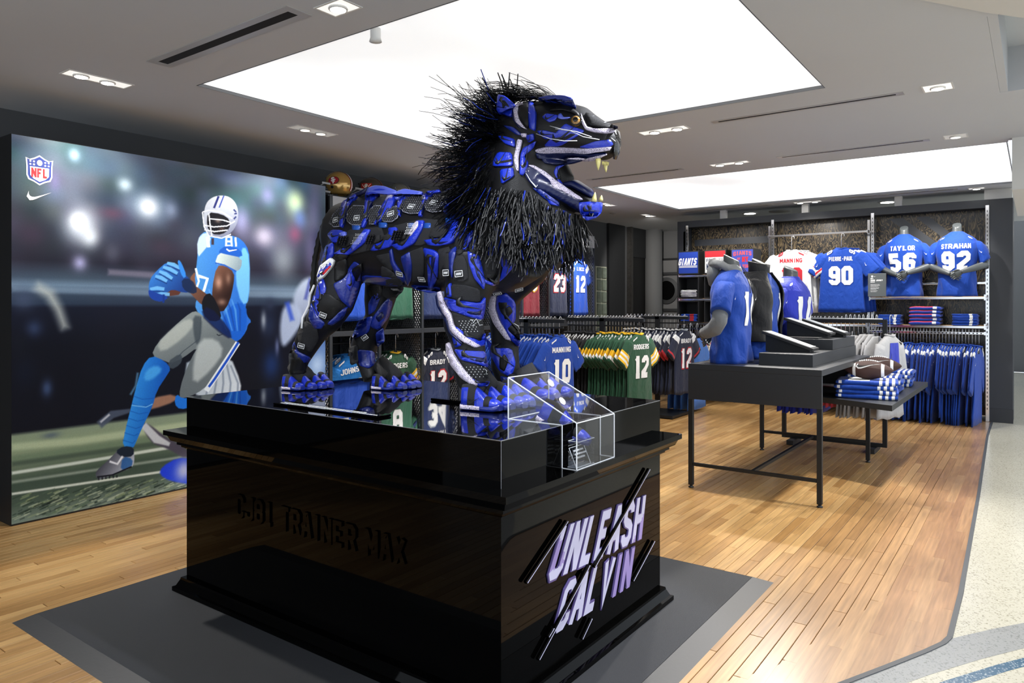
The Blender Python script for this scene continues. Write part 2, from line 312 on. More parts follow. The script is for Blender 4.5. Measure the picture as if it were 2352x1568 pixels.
# ================================================================ SETTING
# floor: maple planks (57 mm), laid along x; the nearest ones are single parts, the rest one mesh
PW = .06; PL = 1.02
def plank_material():
    m = bpy.data.materials.new('maple_planks'); m.use_nodes = True; nt = m.node_tree; b = nt.nodes['Principled BSDF']; N = nt.nodes.new; L = nt.links.new
    g = N('ShaderNodeNewGeometry'); sp = N('ShaderNodeSeparateXYZ'); L(g.outputs['Position'], sp.inputs[0])
    def mt(op, a, b_=None):
        n = N('ShaderNodeMath'); n.operation = op
        for i, q in enumerate((a, b_)):
            if q is None: continue
            if isinstance(q, (int, float)): n.inputs[i].default_value = q
            else: L(q, n.inputs[i])
        return n.outputs[0]
    row = mt('FLOOR', mt('DIVIDE', sp.outputs[1], PW)); off = mt('MULTIPLY', mt('FRACT', mt('MULTIPLY', row, .6180339)), PL)
    colm = mt('FLOOR', mt('DIVIDE', mt('ADD', sp.outputs[0], off), PL))
    cmb = N('ShaderNodeCombineXYZ'); L(row, cmb.inputs[0]); L(colm, cmb.inputs[1])
    wn = N('ShaderNodeTexWhiteNoise'); L(cmb.outputs[0], wn.inputs['Vector'])
    ramp = N('ShaderNodeValToRGB'); e = ramp.color_ramp.elements
    e[0].position = 0; e[0].color = (*lin('a07847'), 1); e[1].position = 1; e[1].color = (*lin('c6a06a'), 1)
    q = ramp.color_ramp.elements.new(.5); q.color = (*lin('b68d58'), 1)
    L(wn.outputs['Value'], ramp.inputs[0])
    mp = N('ShaderNodeMapping'); mp.inputs['Scale'].default_value = (1.2, 22, 1); L(g.outputs['Position'], mp.inputs[0])
    ad = N('ShaderNodeVectorMath'); ad.operation = 'ADD'; L(mp.outputs[0], ad.inputs[0]); L(wn.outputs['Color'], ad.inputs[1])
    no = N('ShaderNodeTexNoise'); no.inputs['Scale'].default_value = 3; no.inputs['Detail'].default_value = 6; L(ad.outputs[0], no.inputs['Vector'])
    n3 = N('ShaderNodeTexNoise'); n3.inputs['Scale'].default_value = 1.3; n3.inputs['Detail'].default_value = 4; L(g.outputs['Position'], n3.inputs['Vector'])
    mr = N('ShaderNodeMapRange'); L(no.outputs['Fac'], mr.inputs[0]); mr.inputs[1].default_value = .3; mr.inputs[2].default_value = .7; mr.inputs[3].default_value = .74; mr.inputs[4].default_value = 1.12
    mr2 = N('ShaderNodeMapRange'); L(n3.outputs['Fac'], mr2.inputs[0]); mr2.inputs[1].default_value = .3; mr2.inputs[2].default_value = .7; mr2.inputs[3].default_value = .80; mr2.inputs[4].default_value = 1.12
    mu = mt('MULTIPLY', mr.outputs[0], mr2.outputs[0])
    # reddish wear towards the mall edge of the floor
    wear = N('ShaderNodeMapRange'); L(sp.outputs[1], wear.inputs[0]); wear.inputs[1].default_value = 1.25; wear.inputs[2].default_value = .4; wear.inputs[3].default_value = 0; wear.inputs[4].default_value = .6
    mw = N('ShaderNodeMix'); mw.data_type = 'RGBA'; L(wear.outputs[0], mw.inputs[0]); L(ramp.outputs[0], mw.inputs[6]); mw.inputs[7].default_value = (*lin('96715a'), 1)
    mx = N('ShaderNodeVectorMath'); mx.operation = 'SCALE'; L(mw.outputs[2], mx.inputs[0]); L(mu, mx.inputs['Scale']); L(mx.outputs[0], b.inputs['Base Color'])
    rr = N('ShaderNodeMapRange'); L(n3.outputs['Fac'], rr.inputs[0]); rr.inputs[3].default_value = .22; rr.inputs[4].default_value = .42; L(rr.outputs[0], b.inputs['Roughness'])
    bp = N('ShaderNodeBump'); bp.inputs['Strength'].default_value = .08; bp.inputs['Distance'].default_value = .002; L(no.outputs['Fac'], bp.inputs['Height']); L(bp.outputs[0], b.inputs['Normal'])
    b.inputs['Specular IOR Level'].default_value = .5
    return m
M_plank = plank_material()
def edge_y(x):      # the mall-side border of the wooden floor
    P = [(-3, 3.6), (1.2, 1.55), (2.93, .62), (3.613, .32), (4.25, .32), (9.545, .45), (11.5, .47)]
    for (a, b), (c, d) in zip(P, P[1:]):
        if x <= c: return b+(d-b)*(x-a)/(c-a)
    return .47
floor = MB().box((-3, -7, -.08), (19, 6.3, -.03)).build('floor', mat('screed', '3a2a1c', .9)); struct(floor)
planks = []
for r in range(math.floor(.3/PW), math.floor(6.05/PW)):
    off = ((r*.6180339) % 1)*PL; y0 = r*PW
    for c in range(-3, 13):
        xa = c*PL-off; xb = xa+PL
        xa2 = max(xa, -2.9); xb2 = min(xb, 11.4)
        if xb2-xa2 < .05: continue
        if edge_y((xa+xb)/2) > y0+PW*.5 and not (edge_y(xa) < y0 or edge_y(xb) < y0): continue
        ya = y0
        # clip the start of the plank on the diagonal border
        while edge_y(xa2) > y0+PW*.4 and xa2 < xb2: xa2 += .02
        while edge_y(xb2) > y0+PW*.4 and xb2 > xa2: xb2 -= .02
        if xb2-xa2 < .04: continue
        planks.append((xa2, xb2, y0))
def pvis(p):
    x = (p[0]+p[1])/2; y = p[2]; d = x*_F[0]+y*_F[1]
    if d < 1.2: return -1
    u = CX+FPX*(x*_R[0]+y*_R[1])/d
    v = HY+FPX*CAMH/d
    if u < -60 or u > 2420 or v > 1640: return -1
    if 1.95 < x < 3.8 and 1.2 < y < 3.7: return -1
    if y > 1.1 and x > 1.9 and 430 < u < 1515 : return -1   # behind the plinth
    return 1/d**2
sc_p = sorted(planks, key=pvis, reverse=True); near = sc_p[:285]; rest = sc_p[285:]
def plank_mesh(mb, L, x=0, y=0):
    g = .0013; b = .0016
    mb.add([(x+g, y+g, -.012), (x+L-g, y+g, -.012), (x+L-g, y+PW-g, -.012), (x+g, y+PW-g, -.012), (x+g, y+g, -b), (x+L-g, y+g, -b), (x+L-g, y+PW-g, -b), (x+g, y+PW-g, -b),
            (x+g+b, y+g+b, 0), (x+L-g-b, y+g+b, 0), (x+L-g-b, y+PW-g-b, 0), (x+g+b, y+PW-g-b, 0)],
           [(0, 1, 5, 4), (1, 2, 6, 5), (2, 3, 7, 6), (3, 0, 4, 7), (4, 5, 9, 8), (5, 6, 10, 9), (6, 7, 11, 10), (7, 4, 8, 11), (8, 9, 10, 11)])
pm_cache = {}
for (xa, xb, y) in near:
    L = round(xb-xa, 2)
    if L not in pm_cache:
        mb = MB(); plank_mesh(mb, L); pm_cache[L] = mb.mesh('floor_plank', M_plank)
    o = bpy.data.objects.new('floor_plank', pm_cache[L]); COL.objects.link(o); o.location = (xa, y, 0); o.parent = floor
mb = MB()
for (xa, xb, y) in rest: plank_mesh(mb, xb-xa, xa, y)
tag(mb.build('floor_planks', M_plank, floor), kind='stuff')
# dark joint under the planks
P = [(-2.95, 3.6), (1.2, 1.56), (2.93, .63), (3.613, .33), (4.25, .325), (9.545, .45), (11.4, .46), (11.4, 6.25), (-2.95, 6.25)]
MB().prism(P, lambda a, b, c: (a, b, -.0301+c), .0181).build('subfloor', mat('dark_joint', '2a1c10', .9), floor)
MB().prism([(1.2, 1.56), (2.93, .63), (3.613, .31), (4.25, .31), (9.545, .44), (11.4, .455), (11.4, .6), (4, .6), (2.93, .85), (1.2, 1.8)], lambda a, b, c: (a, b, -.0121+c), .0118).build('edge_planks', M_plank, floor)
# terrazzo of the mall
def terrazzo(name, base, chips, rough=.18):
    m = bpy.data.materials.new(name); m.use_nodes = True; nt = m.node_tree; b = nt.nodes['Principled BSDF']; N = nt.nodes.new; L = nt.links.new
    tc = N('ShaderNodeTexCoord'); v = N('ShaderNodeTexVoronoi'); v.inputs['Scale'].default_value = 150; L(tc.outputs['Object'], v.inputs['Vector'])
    r = N('ShaderNodeValToRGB'); L(v.outputs['Color'], r.inputs[0]); e = r.color_ramp.elements
    e[0].color = (*lin(chips), 1); e[0].position = .12; e[1].color = (*lin(base), 1); e[1].position = .35
    L(r.outputs[0], b.inputs['Base Color']); b.inputs['Roughness'].default_value = rough
    return m
T_cream = terrazzo('cream_terrazzo', 'c4c1b2', '9a9786'); T_grey = terrazzo('grey_terrazzo', '9a9c9c', '7e8080'); T_blue = terrazzo('blue_terrazzo', '41627c', 'a8b4bb')
P = [(-2.9, -6.9), (18.9, -6.9), (18.9, 6.2), (11.4, 6.2), (11.4, .435), (9.545, .425), (4.25, .295), (3.6, .295), (2.92, .6), (1.2, 1.53), (-2.9, 3.57)]
MB().prism(P, lambda a, b, c: (a, b, -.03+c), .0285).build('mall_floor', T_cream, floor)
def arc_band(c, r0, r1, a0, a1, n=40):
    q = []
    for i in range(n):
        t0 = a0+(a1-a0)*i/n; t1 = a0+(a1-a0)*(i+1)/n
        q.append([(c[0]+r0*math.cos(t0), c[1]+r0*math.sin(t0)), (c[0]+r1*math.cos(t0), c[1]+r1*math.sin(t0)), (c[0]+r1*math.cos(t1), c[1]+r1*math.sin(t1)), (c[0]+r0*math.cos(t1), c[1]+r0*math.sin(t1))])
    return q
cen = (-.05, -5.63)
for nm, r0, r1, m in (('terrazzo_band', 6.817, 6.99, T_grey), ('terrazzo_band', 6.712, 6.762, T_blue), ('terrazzo_band', 6.42, 6.62, T_grey)):
    MB().quads(arc_band(cen, r0, r1, math.radians(10), math.radians(112)), lambda a, b: (a, b, -.0011), maxl=9).build(nm, m, floor)
bl = [(1.25, 1.535), (2.0, 1.12), (2.93, .618), (3.2, .49), (3.45, .375), (3.58, .322), (3.66, .305), (4.25, .307), (6.5, .355), (9.545, .437), (11.4, .45)]
mb = MB()
for a, b in zip(bl, bl[1:]): mb.bar((*a, .0005), (*b, .0005), .022, .004)
struct(mb.build('trim_1', mat('floor_joint', '44484e', .6), None))
# walls
def wallbox(name, a, b, m=None): return struct(MB().box(a, b).build(name, m or M_wall))
wallbox('wall_left', (-3, 6.16, 0), (13.4, 6.36, 3.2))
wallbox('wall_back', (13.2, 2.0, 0), (13.4, 6.159, 3.2), M_wallm)
wallbox('wall_far', (19, -7, 0), (19.2, 6.3, 3.6), M_wallm)
# ceiling with two openings for the luminous panels
cb = MB(); X0, X1, X2, X3 = 2.606, 5.11, 7.755, 10.42; Y0, Y1 = 1.138, 4.483; W0, W1 = .21, 4.43
CT = ZC+.14
for a, b in (((-3, .2), (X0, 6.2)), ((X0, .2), (X1, Y0)), ((X0, Y1), (X1, 6.2)), ((X1, .2), (X2, 6.2)), ((X2, W1), (X3, 6.2)), ((X3, .0), (15.2, 6.2))):
    cb.box((*a, ZC), (*b, CT))
ceil = struct(cb.build('ceiling', M_ceil))
M_lum = bpy.data.materials.new('luminous_membrane'); M_lum.use_nodes = True; nt = M_lum.node_tree; b = nt.nodes['Principled BSDF']
b.inputs['Base Color'].default_value = (.8, .82, .84, 1); b.inputs['Roughness'].default_value = .6
b.inputs['Emission Color'].default_value = (.965, .985, 1, 1)
tc = nt.nodes.new('ShaderNodeTexCoord'); n = nt.nodes.new('ShaderNodeTexNoise'); n.inputs['Scale'].default_value = .55; nt.links.new(tc.outputs['Object'], n.inputs['Vector'])
mr = nt.nodes.new('ShaderNodeMapRange'); mr.inputs[1].default_value = .3; mr.inputs[2].default_value = .65; mr.inputs[3].default_value = .83; mr.inputs[4].default_value = 1.35
nt.links.new(n.outputs['Fac'], mr.inputs[0])
MUL = nt.nodes.new('ShaderNodeMath'); MUL.operation = 'MULTIPLY'; MUL.inputs[1].default_value = .70; nt.links.new(mr.outputs[0], MUL.inputs[0]); nt.links.new(MUL.outputs[0], b.inputs['Emission Strength'])
for (a, b_, c, d), lb in (((X0, X1, Y0, Y1), 'large luminous white ceiling panel above the lion'), ((X2, X3, W0, W1), 'luminous white ceiling panel in front of the far display wall')):
    r = empty('ceiling_light_panel', ((a+b_)/2, (c+d)/2, ZC), 0, lb, 'light')
    MB().box((a, c, ZC+.02), (b_, d, ZC+.05)).build('membrane', M_lum, r).location = -Vector(r.location)
    f = MB()
    for p, q in (((a, c), (b_, c+.005)), ((a, d-.005), (b_, d)), ((a, c+.005), (a+.005, d-.005)), ((b_-.005, c+.005), (b_, d-.005))): f.box((*p, ZC-.002), (*q, ZC+.05))
    f.build('frame', mat('grey_metal', '6d6e70', .4, metal=.6), r).location = -Vector(r.location)
# linear air slots
M_slot = mat('slot_dark', '0b0b0c', .8); M_slotf = mat('slot_frame', 'b9b7b3', .4, metal=.3)
for (x, y0, y1, w, lb) in ((2.24, 2.93, 4.27, .15, 'long black air slot in the ceiling left of the large light panel'), (5.55, .73, 2.08, .08, 'air slot in the ceiling just right of the large light panel'),
        (7.25, .755, 2.06, .08, 'air slot in the ceiling beside the near edge of the second light panel'), (7.25, 3.04, 4.2, .08, 'air slot in the ceiling right of the lion mouth'),
        (10.63, 3.1, 4.46, .08, 'air slot over the left half of the far display wall'), (10.53, .79, 2.1, .08, 'air slot over the right half of the far display wall')):
    r = empty('air_slot', (x, (y0+y1)/2, ZC), 0, lb, 'air vent')
    l = (y1-y0)/2; f = MB()
    f.box((-w/2, -l, -.004), (-w/2+w*.3, l, .002)).box((w/2-w*.3, -l, -.004), (w/2, l, .002)).box((-w*.2, -l, -.004), (w*.2, -l+.05, .002)).box((-w*.2, l-.05, -.004), (w*.2, l, .002))
    f.build('frame', M_slotf, r)
    MB().box((-w*.21, -l+.05, -.003), (w*.21, l-.05, .004)).build('slot', M_slot, r)
# recessed spot fixtures: rectangular frame with gimbal lamps
def fixture(x, y, lx, ly, lamps, lb, on=True):
    r = empty('recessed_spotlight', (x, y, ZC), 0, lb, 'light', 'recessed spotlights in the ceiling')
    f = MB(); t = .01
    for p, q in (((-lx, -ly), (lx, -ly+t)), ((-lx, ly-t), (lx, ly)), ((-lx, -ly+t), (-lx+t, ly-t)), ((lx-t, -ly+t), (lx, ly-t))): f.box((*p, -.004), (*q, .004))
    f.build('frame', M_trim, r)
    MB().box((-lx+t, -ly+t, -.001), (lx-t, ly-t, .004)).build('recess', mat('recess_lit', 'e9e7e2', .5, emit=.75) if on else mat('recess_grey', 'c9c7c2', .5, emit=.3), r)
    for (a, b) in lamps:
        h = MB().lathe([(.045, .0), (.048, -.006), (.046, -.012), (.038, -.014)], (a, b, 0), 16).build('lamp_housing', M_trim, r)
        MB().lathe([(.001, -.016), (.038, -.015), (.038, -.013)], (a, b, 0), 16).build('lamp', M_lamp if on else M_lampm, h)
fixture(2.16, 4.87, .2, .07, [(-.1, 0), (.06, 0)], 'bright recessed twin spotlight above the left end of the poster')
fixture(3.86, 4.87, .21, .07, [(-.08, 0), (.08, 0)], 'recessed twin spotlight above the right end of the poster', False)
fixture(5.56, 2.5, .07, .21, [(0, -.12), (0, .08)], 'recessed twin spotlight between the two light panels, right of the lion head')
fixture(5.54, .53, .09, .09, [(0, 0)], 'bright square recessed spotlight at the upper right')
fixture(7.24, .56, .09, .09, [(0, 0)], 'square recessed spotlight beside the near corner of the second light panel', False)
fixture(7.26, 2.54, .06, .2, [(0, -.1), (0, .1)], 'recessed twin spotlight at the edge of the second light panel')
fixture(10.7, 5.08, .18, .06, [(0, 0)], 'recessed spotlight in the far left corner of the ceiling')
fixture(10.62, .6, .06, .09, [(0, 0)], 'recessed spotlight over the right end of the display wall')
fixture(10.62, 2.6, .06, .19, [(0, -.1), (0, .1)], 'recessed twin spotlight over the middle of the display wall')
fixture(2.33, 2.75, .07, .1, [(0, 0)], 'recessed spotlight at the top edge of the picture beside the large light panel')
fixture(9.2, 5.0, .18, .06, [(0, 0)], 'small recessed spotlight behind the lion chin')
for x, y, lb in ((11.37, 3.65, 'round recessed downlight behind the display wall, nearer the middle'), (11.26, 1.69, 'round recessed downlight behind the display wall, nearer the right end')):
    r = empty('round_downlight', (x, y, ZC), 0, lb, 'light')
    MB().lathe([(.12, .0), (.12, -.01), (.09, -.012)], n=24).build('rim', M_trim, r)
    MB().lathe([(.085, -.013), (.085, -.015), (.001, -.016)], n=24).build('lamp', M_lamp, r)
for x, y, rr in ((11.4, 3.2, .16), (10.1, 5.4, .05)):
    r = tag(MB().lathe([(rr, 0), (rr, -.01), (rr*.6, -.014), (rr*.3, -.02), (.001, -.02)], (0, 0, 0), 20).build('ceiling_speaker' if rr > .1 else 'sprinkler_head', mat('ceiling_grey', '8d8a86', .7), loc=(x, y, ZC)), 'round grey ceiling speaker above the display wall' if rr > .1 else 'small grey sprinkler cap in the far left ceiling corner', 'ceiling fitting')
tag(MB().lathe([(.028, 0), (.028, -.05), (.034, -.07), (.001, -.075)], n=14).build('ceiling_sensor', M_trim, loc=(2.66, 2.84, ZC+.02)), 'small white sensor hanging at the near edge of the large light panel', 'sensor')
# mall side: dropped curved soffit beyond the shop border
sf = MB()
sf.box((-3, -1.6, ZC), (4.33, .2004, CT)); sf.box((5.93, -1.6, ZC), (7.7, .2004, CT)); sf.box((4.33, -1.6, ZC+.3), (5.93, .2, ZC+.36)); sf.box((4.33, .155, ZC+.001), (5.93, .199, ZC+.3)); sf.box((4.29, -1.6, CT), (4.33, .199, ZC+.3)); sf.box((5.93, -1.6, CT), (5.97, .199, ZC+.3)); sf.box((4.33, -1.64, ZC), (5.93, -1.6, ZC+.3)); sf.box((-3, -7, ZC+.35), (19, -1.6, ZC+.5)); sf.box((7.7, -1.6, ZC+.45), (15.2, 0, ZC+.5))
struct(sf.build('ceiling_2', M_ceil))
# lower curved band of the mall ceiling
bd_ = [(-.05+7.2*math.sin(math.radians(a)), -5.63+7.2*math.cos(math.radians(a))) for a in range(0, 61, 4)]
wb = MB()
for (a, b), (c, d) in zip(bd_, bd_[1:]): wb.box((0, 0, 0), (0, 0, 0)) if False else wb.add([(a, b, ZC-.03), (c, d, ZC-.03), (c, -1.5, ZC-.03), (a, -1.5, ZC-.03), (a, b, ZC-.001), (c, d, ZC-.001), (c, -1.5, ZC-.001), (a, -1.5, ZC-.001)], [(3, 2, 1, 0), (4, 5, 6, 7), (0, 1, 5, 4)])
struct(wb.build('trim_2', mat('mall_ceiling', 'cfcdc9', .8)))
# white lit fascia at the right edge
struct(MB().box((7.6, -1.8, 2.45), (9.9, .17, 3.3)).build('trim_3', mat('lit_fascia', 'd5d5d2', .8)))
# storefront beyond
sfb = MB(); sfb.box((15.5, -4, 0), (15.7, .1, 3.3)); struct(sfb.build('wall_storefront', M_wall))
MB2 = MB()
struct(MB().box((15.3, -2.2, 0), (15.45, -.62, 2.45)).build('door_1', mat('door_dark', '2a2c30', .4)))
df = MB()
for p, q in (((15.24, -2.2, 0), (15.3, -2.12, 2.5)), ((15.24, -.7, 0), (15.3, -.62, 2.5)), ((15.24, -2.2, 2.42), (15.3, -.62, 2.5)), ((15.24, -2.2, 1.0), (15.3, -.62, 1.06)), ((15.24, -1.4, 0), (15.3, -1.34, 2.5))): df.box(p, q)
struct(df.build('trim_4', mat('door_frame', '55585c', .4, metal=.4)))
struct(MB().box((15.1, -3.0, 2.62), (15.25, -.1, 2.8)).build('trim_5', mat('lit_strip', 'f4f4f2', .5, emit=2.2)))
# ---------------------------------------------------------------- wall fittings beyond the lockers (left wall)
YW = 6.16
def wx(u): return at(u, 600, y=YW).x
# glass block strip
x0, x1 = wx(1366), wx(1389); r = empty('glass_block_strip', ((x0+x1)/2, YW, 0), 0, 'narrow strip of glass blocks in the wall behind the lockers', 'glass blocks')
gm = mat('glass_block', '7f8a7c', .15, spec=.8, bump=(25, .6), var=(14, .4)); gw = (x1-x0)/2
for i in range(2):
    for k in range(10):
        MB().box((-gw+i*gw+.015, -.05, .02+k*.21), (-gw+(i+1)*gw-.015, -.001, .02+k*.21+.19), bev=.012).build('glass_block', gm, r)
MB().box((-gw-.01, -.03, 0), (gw+.01, -.002, 2.12)).build('mortar', mat('mortar', 'b9bba6', .7), r)
tag(MB().box((-.16, -.5, 0), (.16, 0, ZC)).build('dark_pillar', M_black, loc=((wx(1391)+wx(1438))/2-.05, YW, 0)), 'black pillar on the back wall right of the glass blocks', 'pillar').scale = (1.9, .1, 1)
# dark recess with a mirror edge strip
x0, x1 = wx(1441), wx(1484)
rr = empty('dark_doorway', ((x0+x1)/2, YW-.005, 0), 0, 'dark open doorway between the black pillar and the grey column', 'doorway')
w2 = (x1-x0)/2
MB().box((-w2, -.04, 0), (w2, -.0, 2.35)).build('opening', mat('void_black', '08080a', .3), rr)
MB().box((-w2, -.06, 2.35), (w2, -.0, ZC)).build('header', M_black, rr)
MB().box((-w2-.02, -.09, 0), (-w2+.05, 0, ZC)).build('jamb_strip', mat('jamb_metal', '4c4a48', .3, metal=.6, var=(30, .5)), rr)
MB().box((-w2+.1, -.05, 1.15), (w2-.1, -.04, 1.18)).build('push_bar', mat('jamb_metal2', '56585c', .4), rr)
c = at(1492, 600, y=YW); struct(MB().lathe([(.17, 0), (.17, ZC)], (12.88, 6.0, 0), 20).build('trim_6', M_wallm))
# grey door with a porthole
dx = 13.15
def dp(u, v): return at(u, v, x=dx)
d = empty('porthole_door', (dx, (dp(1500, 600).y+dp(1556, 600).y)/2, 0), 0, 'grey door with an oval porthole window at the back of the shop', 'door')
ya, yb = dp(1556, 600).y, dp(1501, 600).y; cy = d.location.y
MB().box((-.02, ya-cy, 0), (.03, yb-cy, 2.32)).build('leaf', mat('grey_door', '7b7b7c', .6, var=(1.5, .08)), d)
MB().box((-.03, ya-cy-.1, 2.32), (.03, yb-cy, 2.36)).build('head_joint', M_black, d)
pc = dp(1533, 667); mp_ = lambda R, e: [(-.03-e, pc.y-cy+R*math.cos(2*PI*k/28), pc.z+R*1.05*math.sin(2*PI*k/28)) for k in range(28)]
pr = MB(); pr.rings([mp_(.245, 0), mp_(.245, .02), mp_(.18, .03), mp_(.18, .0)], smooth=False).build('porthole_rim', mat('porthole_rim', '565759', .4, metal=.4), d)
MB().rings([mp_(.18, .004), mp_(.179, .006)]).build('porthole_glass', mat('porthole_glass', '0a0a0b', .3, spec=.1), d)
for v, wd in ((629, .3), (712, .3)):
    p = dp(1530, v)
    MB().box((-.06, p.y-cy-.28, p.z-.02), (-.02, p.y-cy+.32, p.z+.03)).build('rail', mat('rail_grey', '4d4e50', .4, metal=.5), d)
# ================================================================ POSTER (flat print on a deep board), painted per vertex
YP = 5.42; PX0, PX1, PZ1 = 1.868, 4.44, 2.57
NX, NZ = 600, 600
gx = np.linspace(PX0, PX1, NX); gz = np.linspace(.012, PZ1, NZ); PX_, PZ_ = np.meshgrid(gx, gz)
img = np.zeros((NZ, NX, 3), np.float32)
def W(p):    # point of the print: crop coordinates of the artwork -> board plane
    q = at(p[0]/1.6684, 280+p[1]/1.6681, y=YP); return (q.x, q.z)
rng = np.random.default_rng(5)
def sdf(poly, X, Y):
    n = len(poly); d = np.full(X.shape, 1e9, np.float32); ins = np.zeros(X.shape, bool)
    for i in range(n):
        ax, ay = poly[i]; bx, by = poly[(i+1) % n]; ex, ey = bx-ax, by-ay; wx_, wy = X-ax, Y-ay
        t = np.clip((wx_*ex+wy*ey)/(ex*ex+ey*ey+1e-12), 0, 1); d = np.minimum(d, (wx_-ex*t)**2+(wy-ey*t)**2)
        c = ((ay <= Y) & (by > Y)) | ((by <= Y) & (ay > Y))
        xi = ax+(Y-ay)/(ey if abs(ey) > 1e-12 else 1e-12)*ex; ins ^= c & (X < xi)
    d = np.sqrt(d); return np.where(ins, -d, d)
def smooth(pts, n=2):
    for _ in range(n):
        q = []
        for i in range(len(pts)):
            a, b = pts[i], pts[(i+1) % len(pts)]
            q += [(a[0]*.75+b[0]*.25, a[1]*.75+b[1]*.25), (a[0]*.25+b[0]*.75, a[1]*.25+b[1]*.75)]
        pts = q
    return pts
def paint(pts, col, blur=2, op=1, sm=1, shade=None, tex=0):
    """pts in crop px; shade=((x0,y0),(x1,y1),col2): blend to col2 along the line"""
    P = [W(p) for p in (smooth(pts, sm) if sm else pts)]; bl = blur*.0019
    xs = [p[0] for p in P]; zs = [p[1] for p in P]; m = bl*2+.01
    i0, i1 = np.searchsorted(gx, [min(xs)-m, max(xs)+m]); j0, j1 = np.searchsorted(gz, [min(zs)-m, max(zs)+m])
    if i1 <= i0 or j1 <= j0: return
    X = PX_[j0:j1, i0:i1]; Z = PZ_[j0:j1, i0:i1]; d = sdf(P, X, Z)
    a = np.clip(.5-d/(2*bl+1e-6), 0, 1); a = (a*a*(3-2*a)*op)[..., None]
    c = np.ones(X.shape+(3,), np.float32)*np.array(col, np.float32)/255
    if shade:
        A = np.array(W(shade[0])); B = np.array(W(shade[1])); e = B-A; t = np.clip(((X-A[0])*e[0]+(Z-A[1])*e[1])/(e@e), 0, 1)[..., None]
        c = c*(1-t)+t*np.array(shade[2], np.float32)/255
    if tex: c = c*(1+tex*(rng.random(X.shape)[..., None]-.5))
    img[j0:j1, i0:i1] = img[j0:j1, i0:i1]*(1-a)+c*a
def blob(x, y, r, col, op=1, ry=None, p=1.6):
    cx_, cz = W((x, y)); ex = abs(W((x+r, y))[0]-cx_); ez = abs(W((x, y+(ry or r)))[1]-cz)
    d = np.sqrt(((PX_-cx_)/ex)**2+((PZ_-cz)/ez)**2); a = (np.exp(-d**2*p)*op)[..., None].astype(np.float32)
    img[:] = img*(1-a)+np.array(col, np.float32)/255*a
def line(pts, w, col, blur=2, op=1):
    up = []; dn = []
    for i, p in enumerate(pts):
        a = pts[max(i-1, 0)]; b = pts[min(i+1, len(pts)-1)]; dx, dy = b[0]-a[0], b[1]-a[1]; l = math.hypot(dx, dy); ww = w[i] if isinstance(w, (list, tuple)) else w
        up.append((p[0]-dy/l*ww/2, p[1]+dx/l*ww/2)); dn.append((p[0]+dy/l*ww/2, p[1]-dx/l*ww/2))
    paint(up+dn[::-1], col, blur, op, 0)
# backdrop
zz = (PZ_-.012)/(PZ1-.012)
def stops(t, S):
    xs = [s[0] for s in S]; return np.stack([np.interp(t, xs, [s[1][k]/255 for s in S]) for k in range(3)], -1).astype(np.float32)
img[:] = stops(zz, [(0, (120, 135, 125)), (.05, (70, 85, 75)), (.10, (60, 76, 66)), (.19, (130, 146, 118)), (.225, (122, 138, 116)), (.235, (12, 15, 26)), (.45, (10, 13, 26)), (.555, (16, 21, 38)), (.565, (38, 50, 70)), (.60, (52, 66, 86)), (.615, (100, 122, 146)), (.635, (60, 74, 92)), (.68, (34, 34, 48)), (.8, (52, 56, 70)), (.9, (60, 76, 90)), (1, (96, 114, 128))])
def lf(n, s, am):     # low frequency mottling
    g = (rng.normal(size=(n, n, 1))*np.array([.9, .95, 1.1])+rng.normal(size=(n, n, 3))*np.array([.45, .2, .5])).astype(np.float32); xi = np.linspace(0, n-1.01, NX); zi = np.linspace(0, n-1.01, NZ); x0_ = xi.astype(int); z0_ = zi.astype(int); fx = (xi-x0_)[None, :, None]; fz = (zi-z0_)[:, None, None]
    fx = fx*fx*(3-2*fx); fz = fz*fz*(3-2*fz)
    a = g[z0_][:, x0_]; b = g[z0_][:, x0_+1]; c = g[z0_+1][:, x0_]; d = g[z0_+1][:, x0_+1]
    return ((a*(1-fx)+b*fx)*(1-fz)+(c*(1-fx)+d*fx)*fz)*am*s
img += lf(9, (np.clip((zz-.6)*4, 0.1, 1))[..., None].astype(np.float32), .05)+lf(22, (np.clip((zz-.62)*5, .05, 1))[..., None].astype(np.float32), .03)
for x, y, r, ry, c, o in ((310, 395, 80, 90, (215, 225, 240), .9), (345, 440, 40, 45, (225, 235, 245), .8), (300, 380, 32, 34, (255, 255, 255), 1), (570, 325, 95, 80, (165, 185, 210), .8), (570, 325, 42, 42, (250, 252, 255), 1), (655, 335, 32, 40, (150, 165, 195), .8), (480, 240, 34, 32, (190, 210, 225), .85),
        (285, 125, 26, 30, (170, 200, 225), .85), (306, 540, 34, 36, (150, 150, 190), .95), (430, 350, 60, 30, (96, 62, 82), .6), (430, 500, 40, 50, (90, 92, 110), .6), (1012, 440, 42, 42, (225, 220, 230), 1), (1012, 440, 90, 80, (120, 115, 150), .5),
        (1135, 305, 40, 60, (190, 215, 170), .95), (1150, 370, 30, 50, (90, 120, 200), .6), (1085, 530, 60, 90, (150, 160, 170), .75), (1130, 430, 32, 40, (150, 70, 100), .6), (925, 380, 40, 70, (150, 150, 195), .8), (880, 210, 100, 45, (100, 115, 155), .8), (1025, 280, 30, 40, (120, 120, 165), .7), (1205, 320, 30, 110, (130, 130, 175), .6),
        (1190, 500, 30, 110, (120, 110, 150), .5), (210, 230, 25, 50, (110, 105, 150), .6), (140, 60, 130, 30, (170, 175, 190), .5), (620, 480, 60, 40, (60, 50, 66), .7), (120, 430, 60, 50, (55, 45, 62), .7), (400, 150, 60, 60, (60, 80, 95), .5), (700, 190, 90, 40, (70, 95, 110), .5), (1120, 660, 160, 26, (120, 140, 165), .6)):
    blob(x, y, r, c, o, ry)
line([(415, 575), (640, 590)], 22, (120, 115, 135), 9, .7)
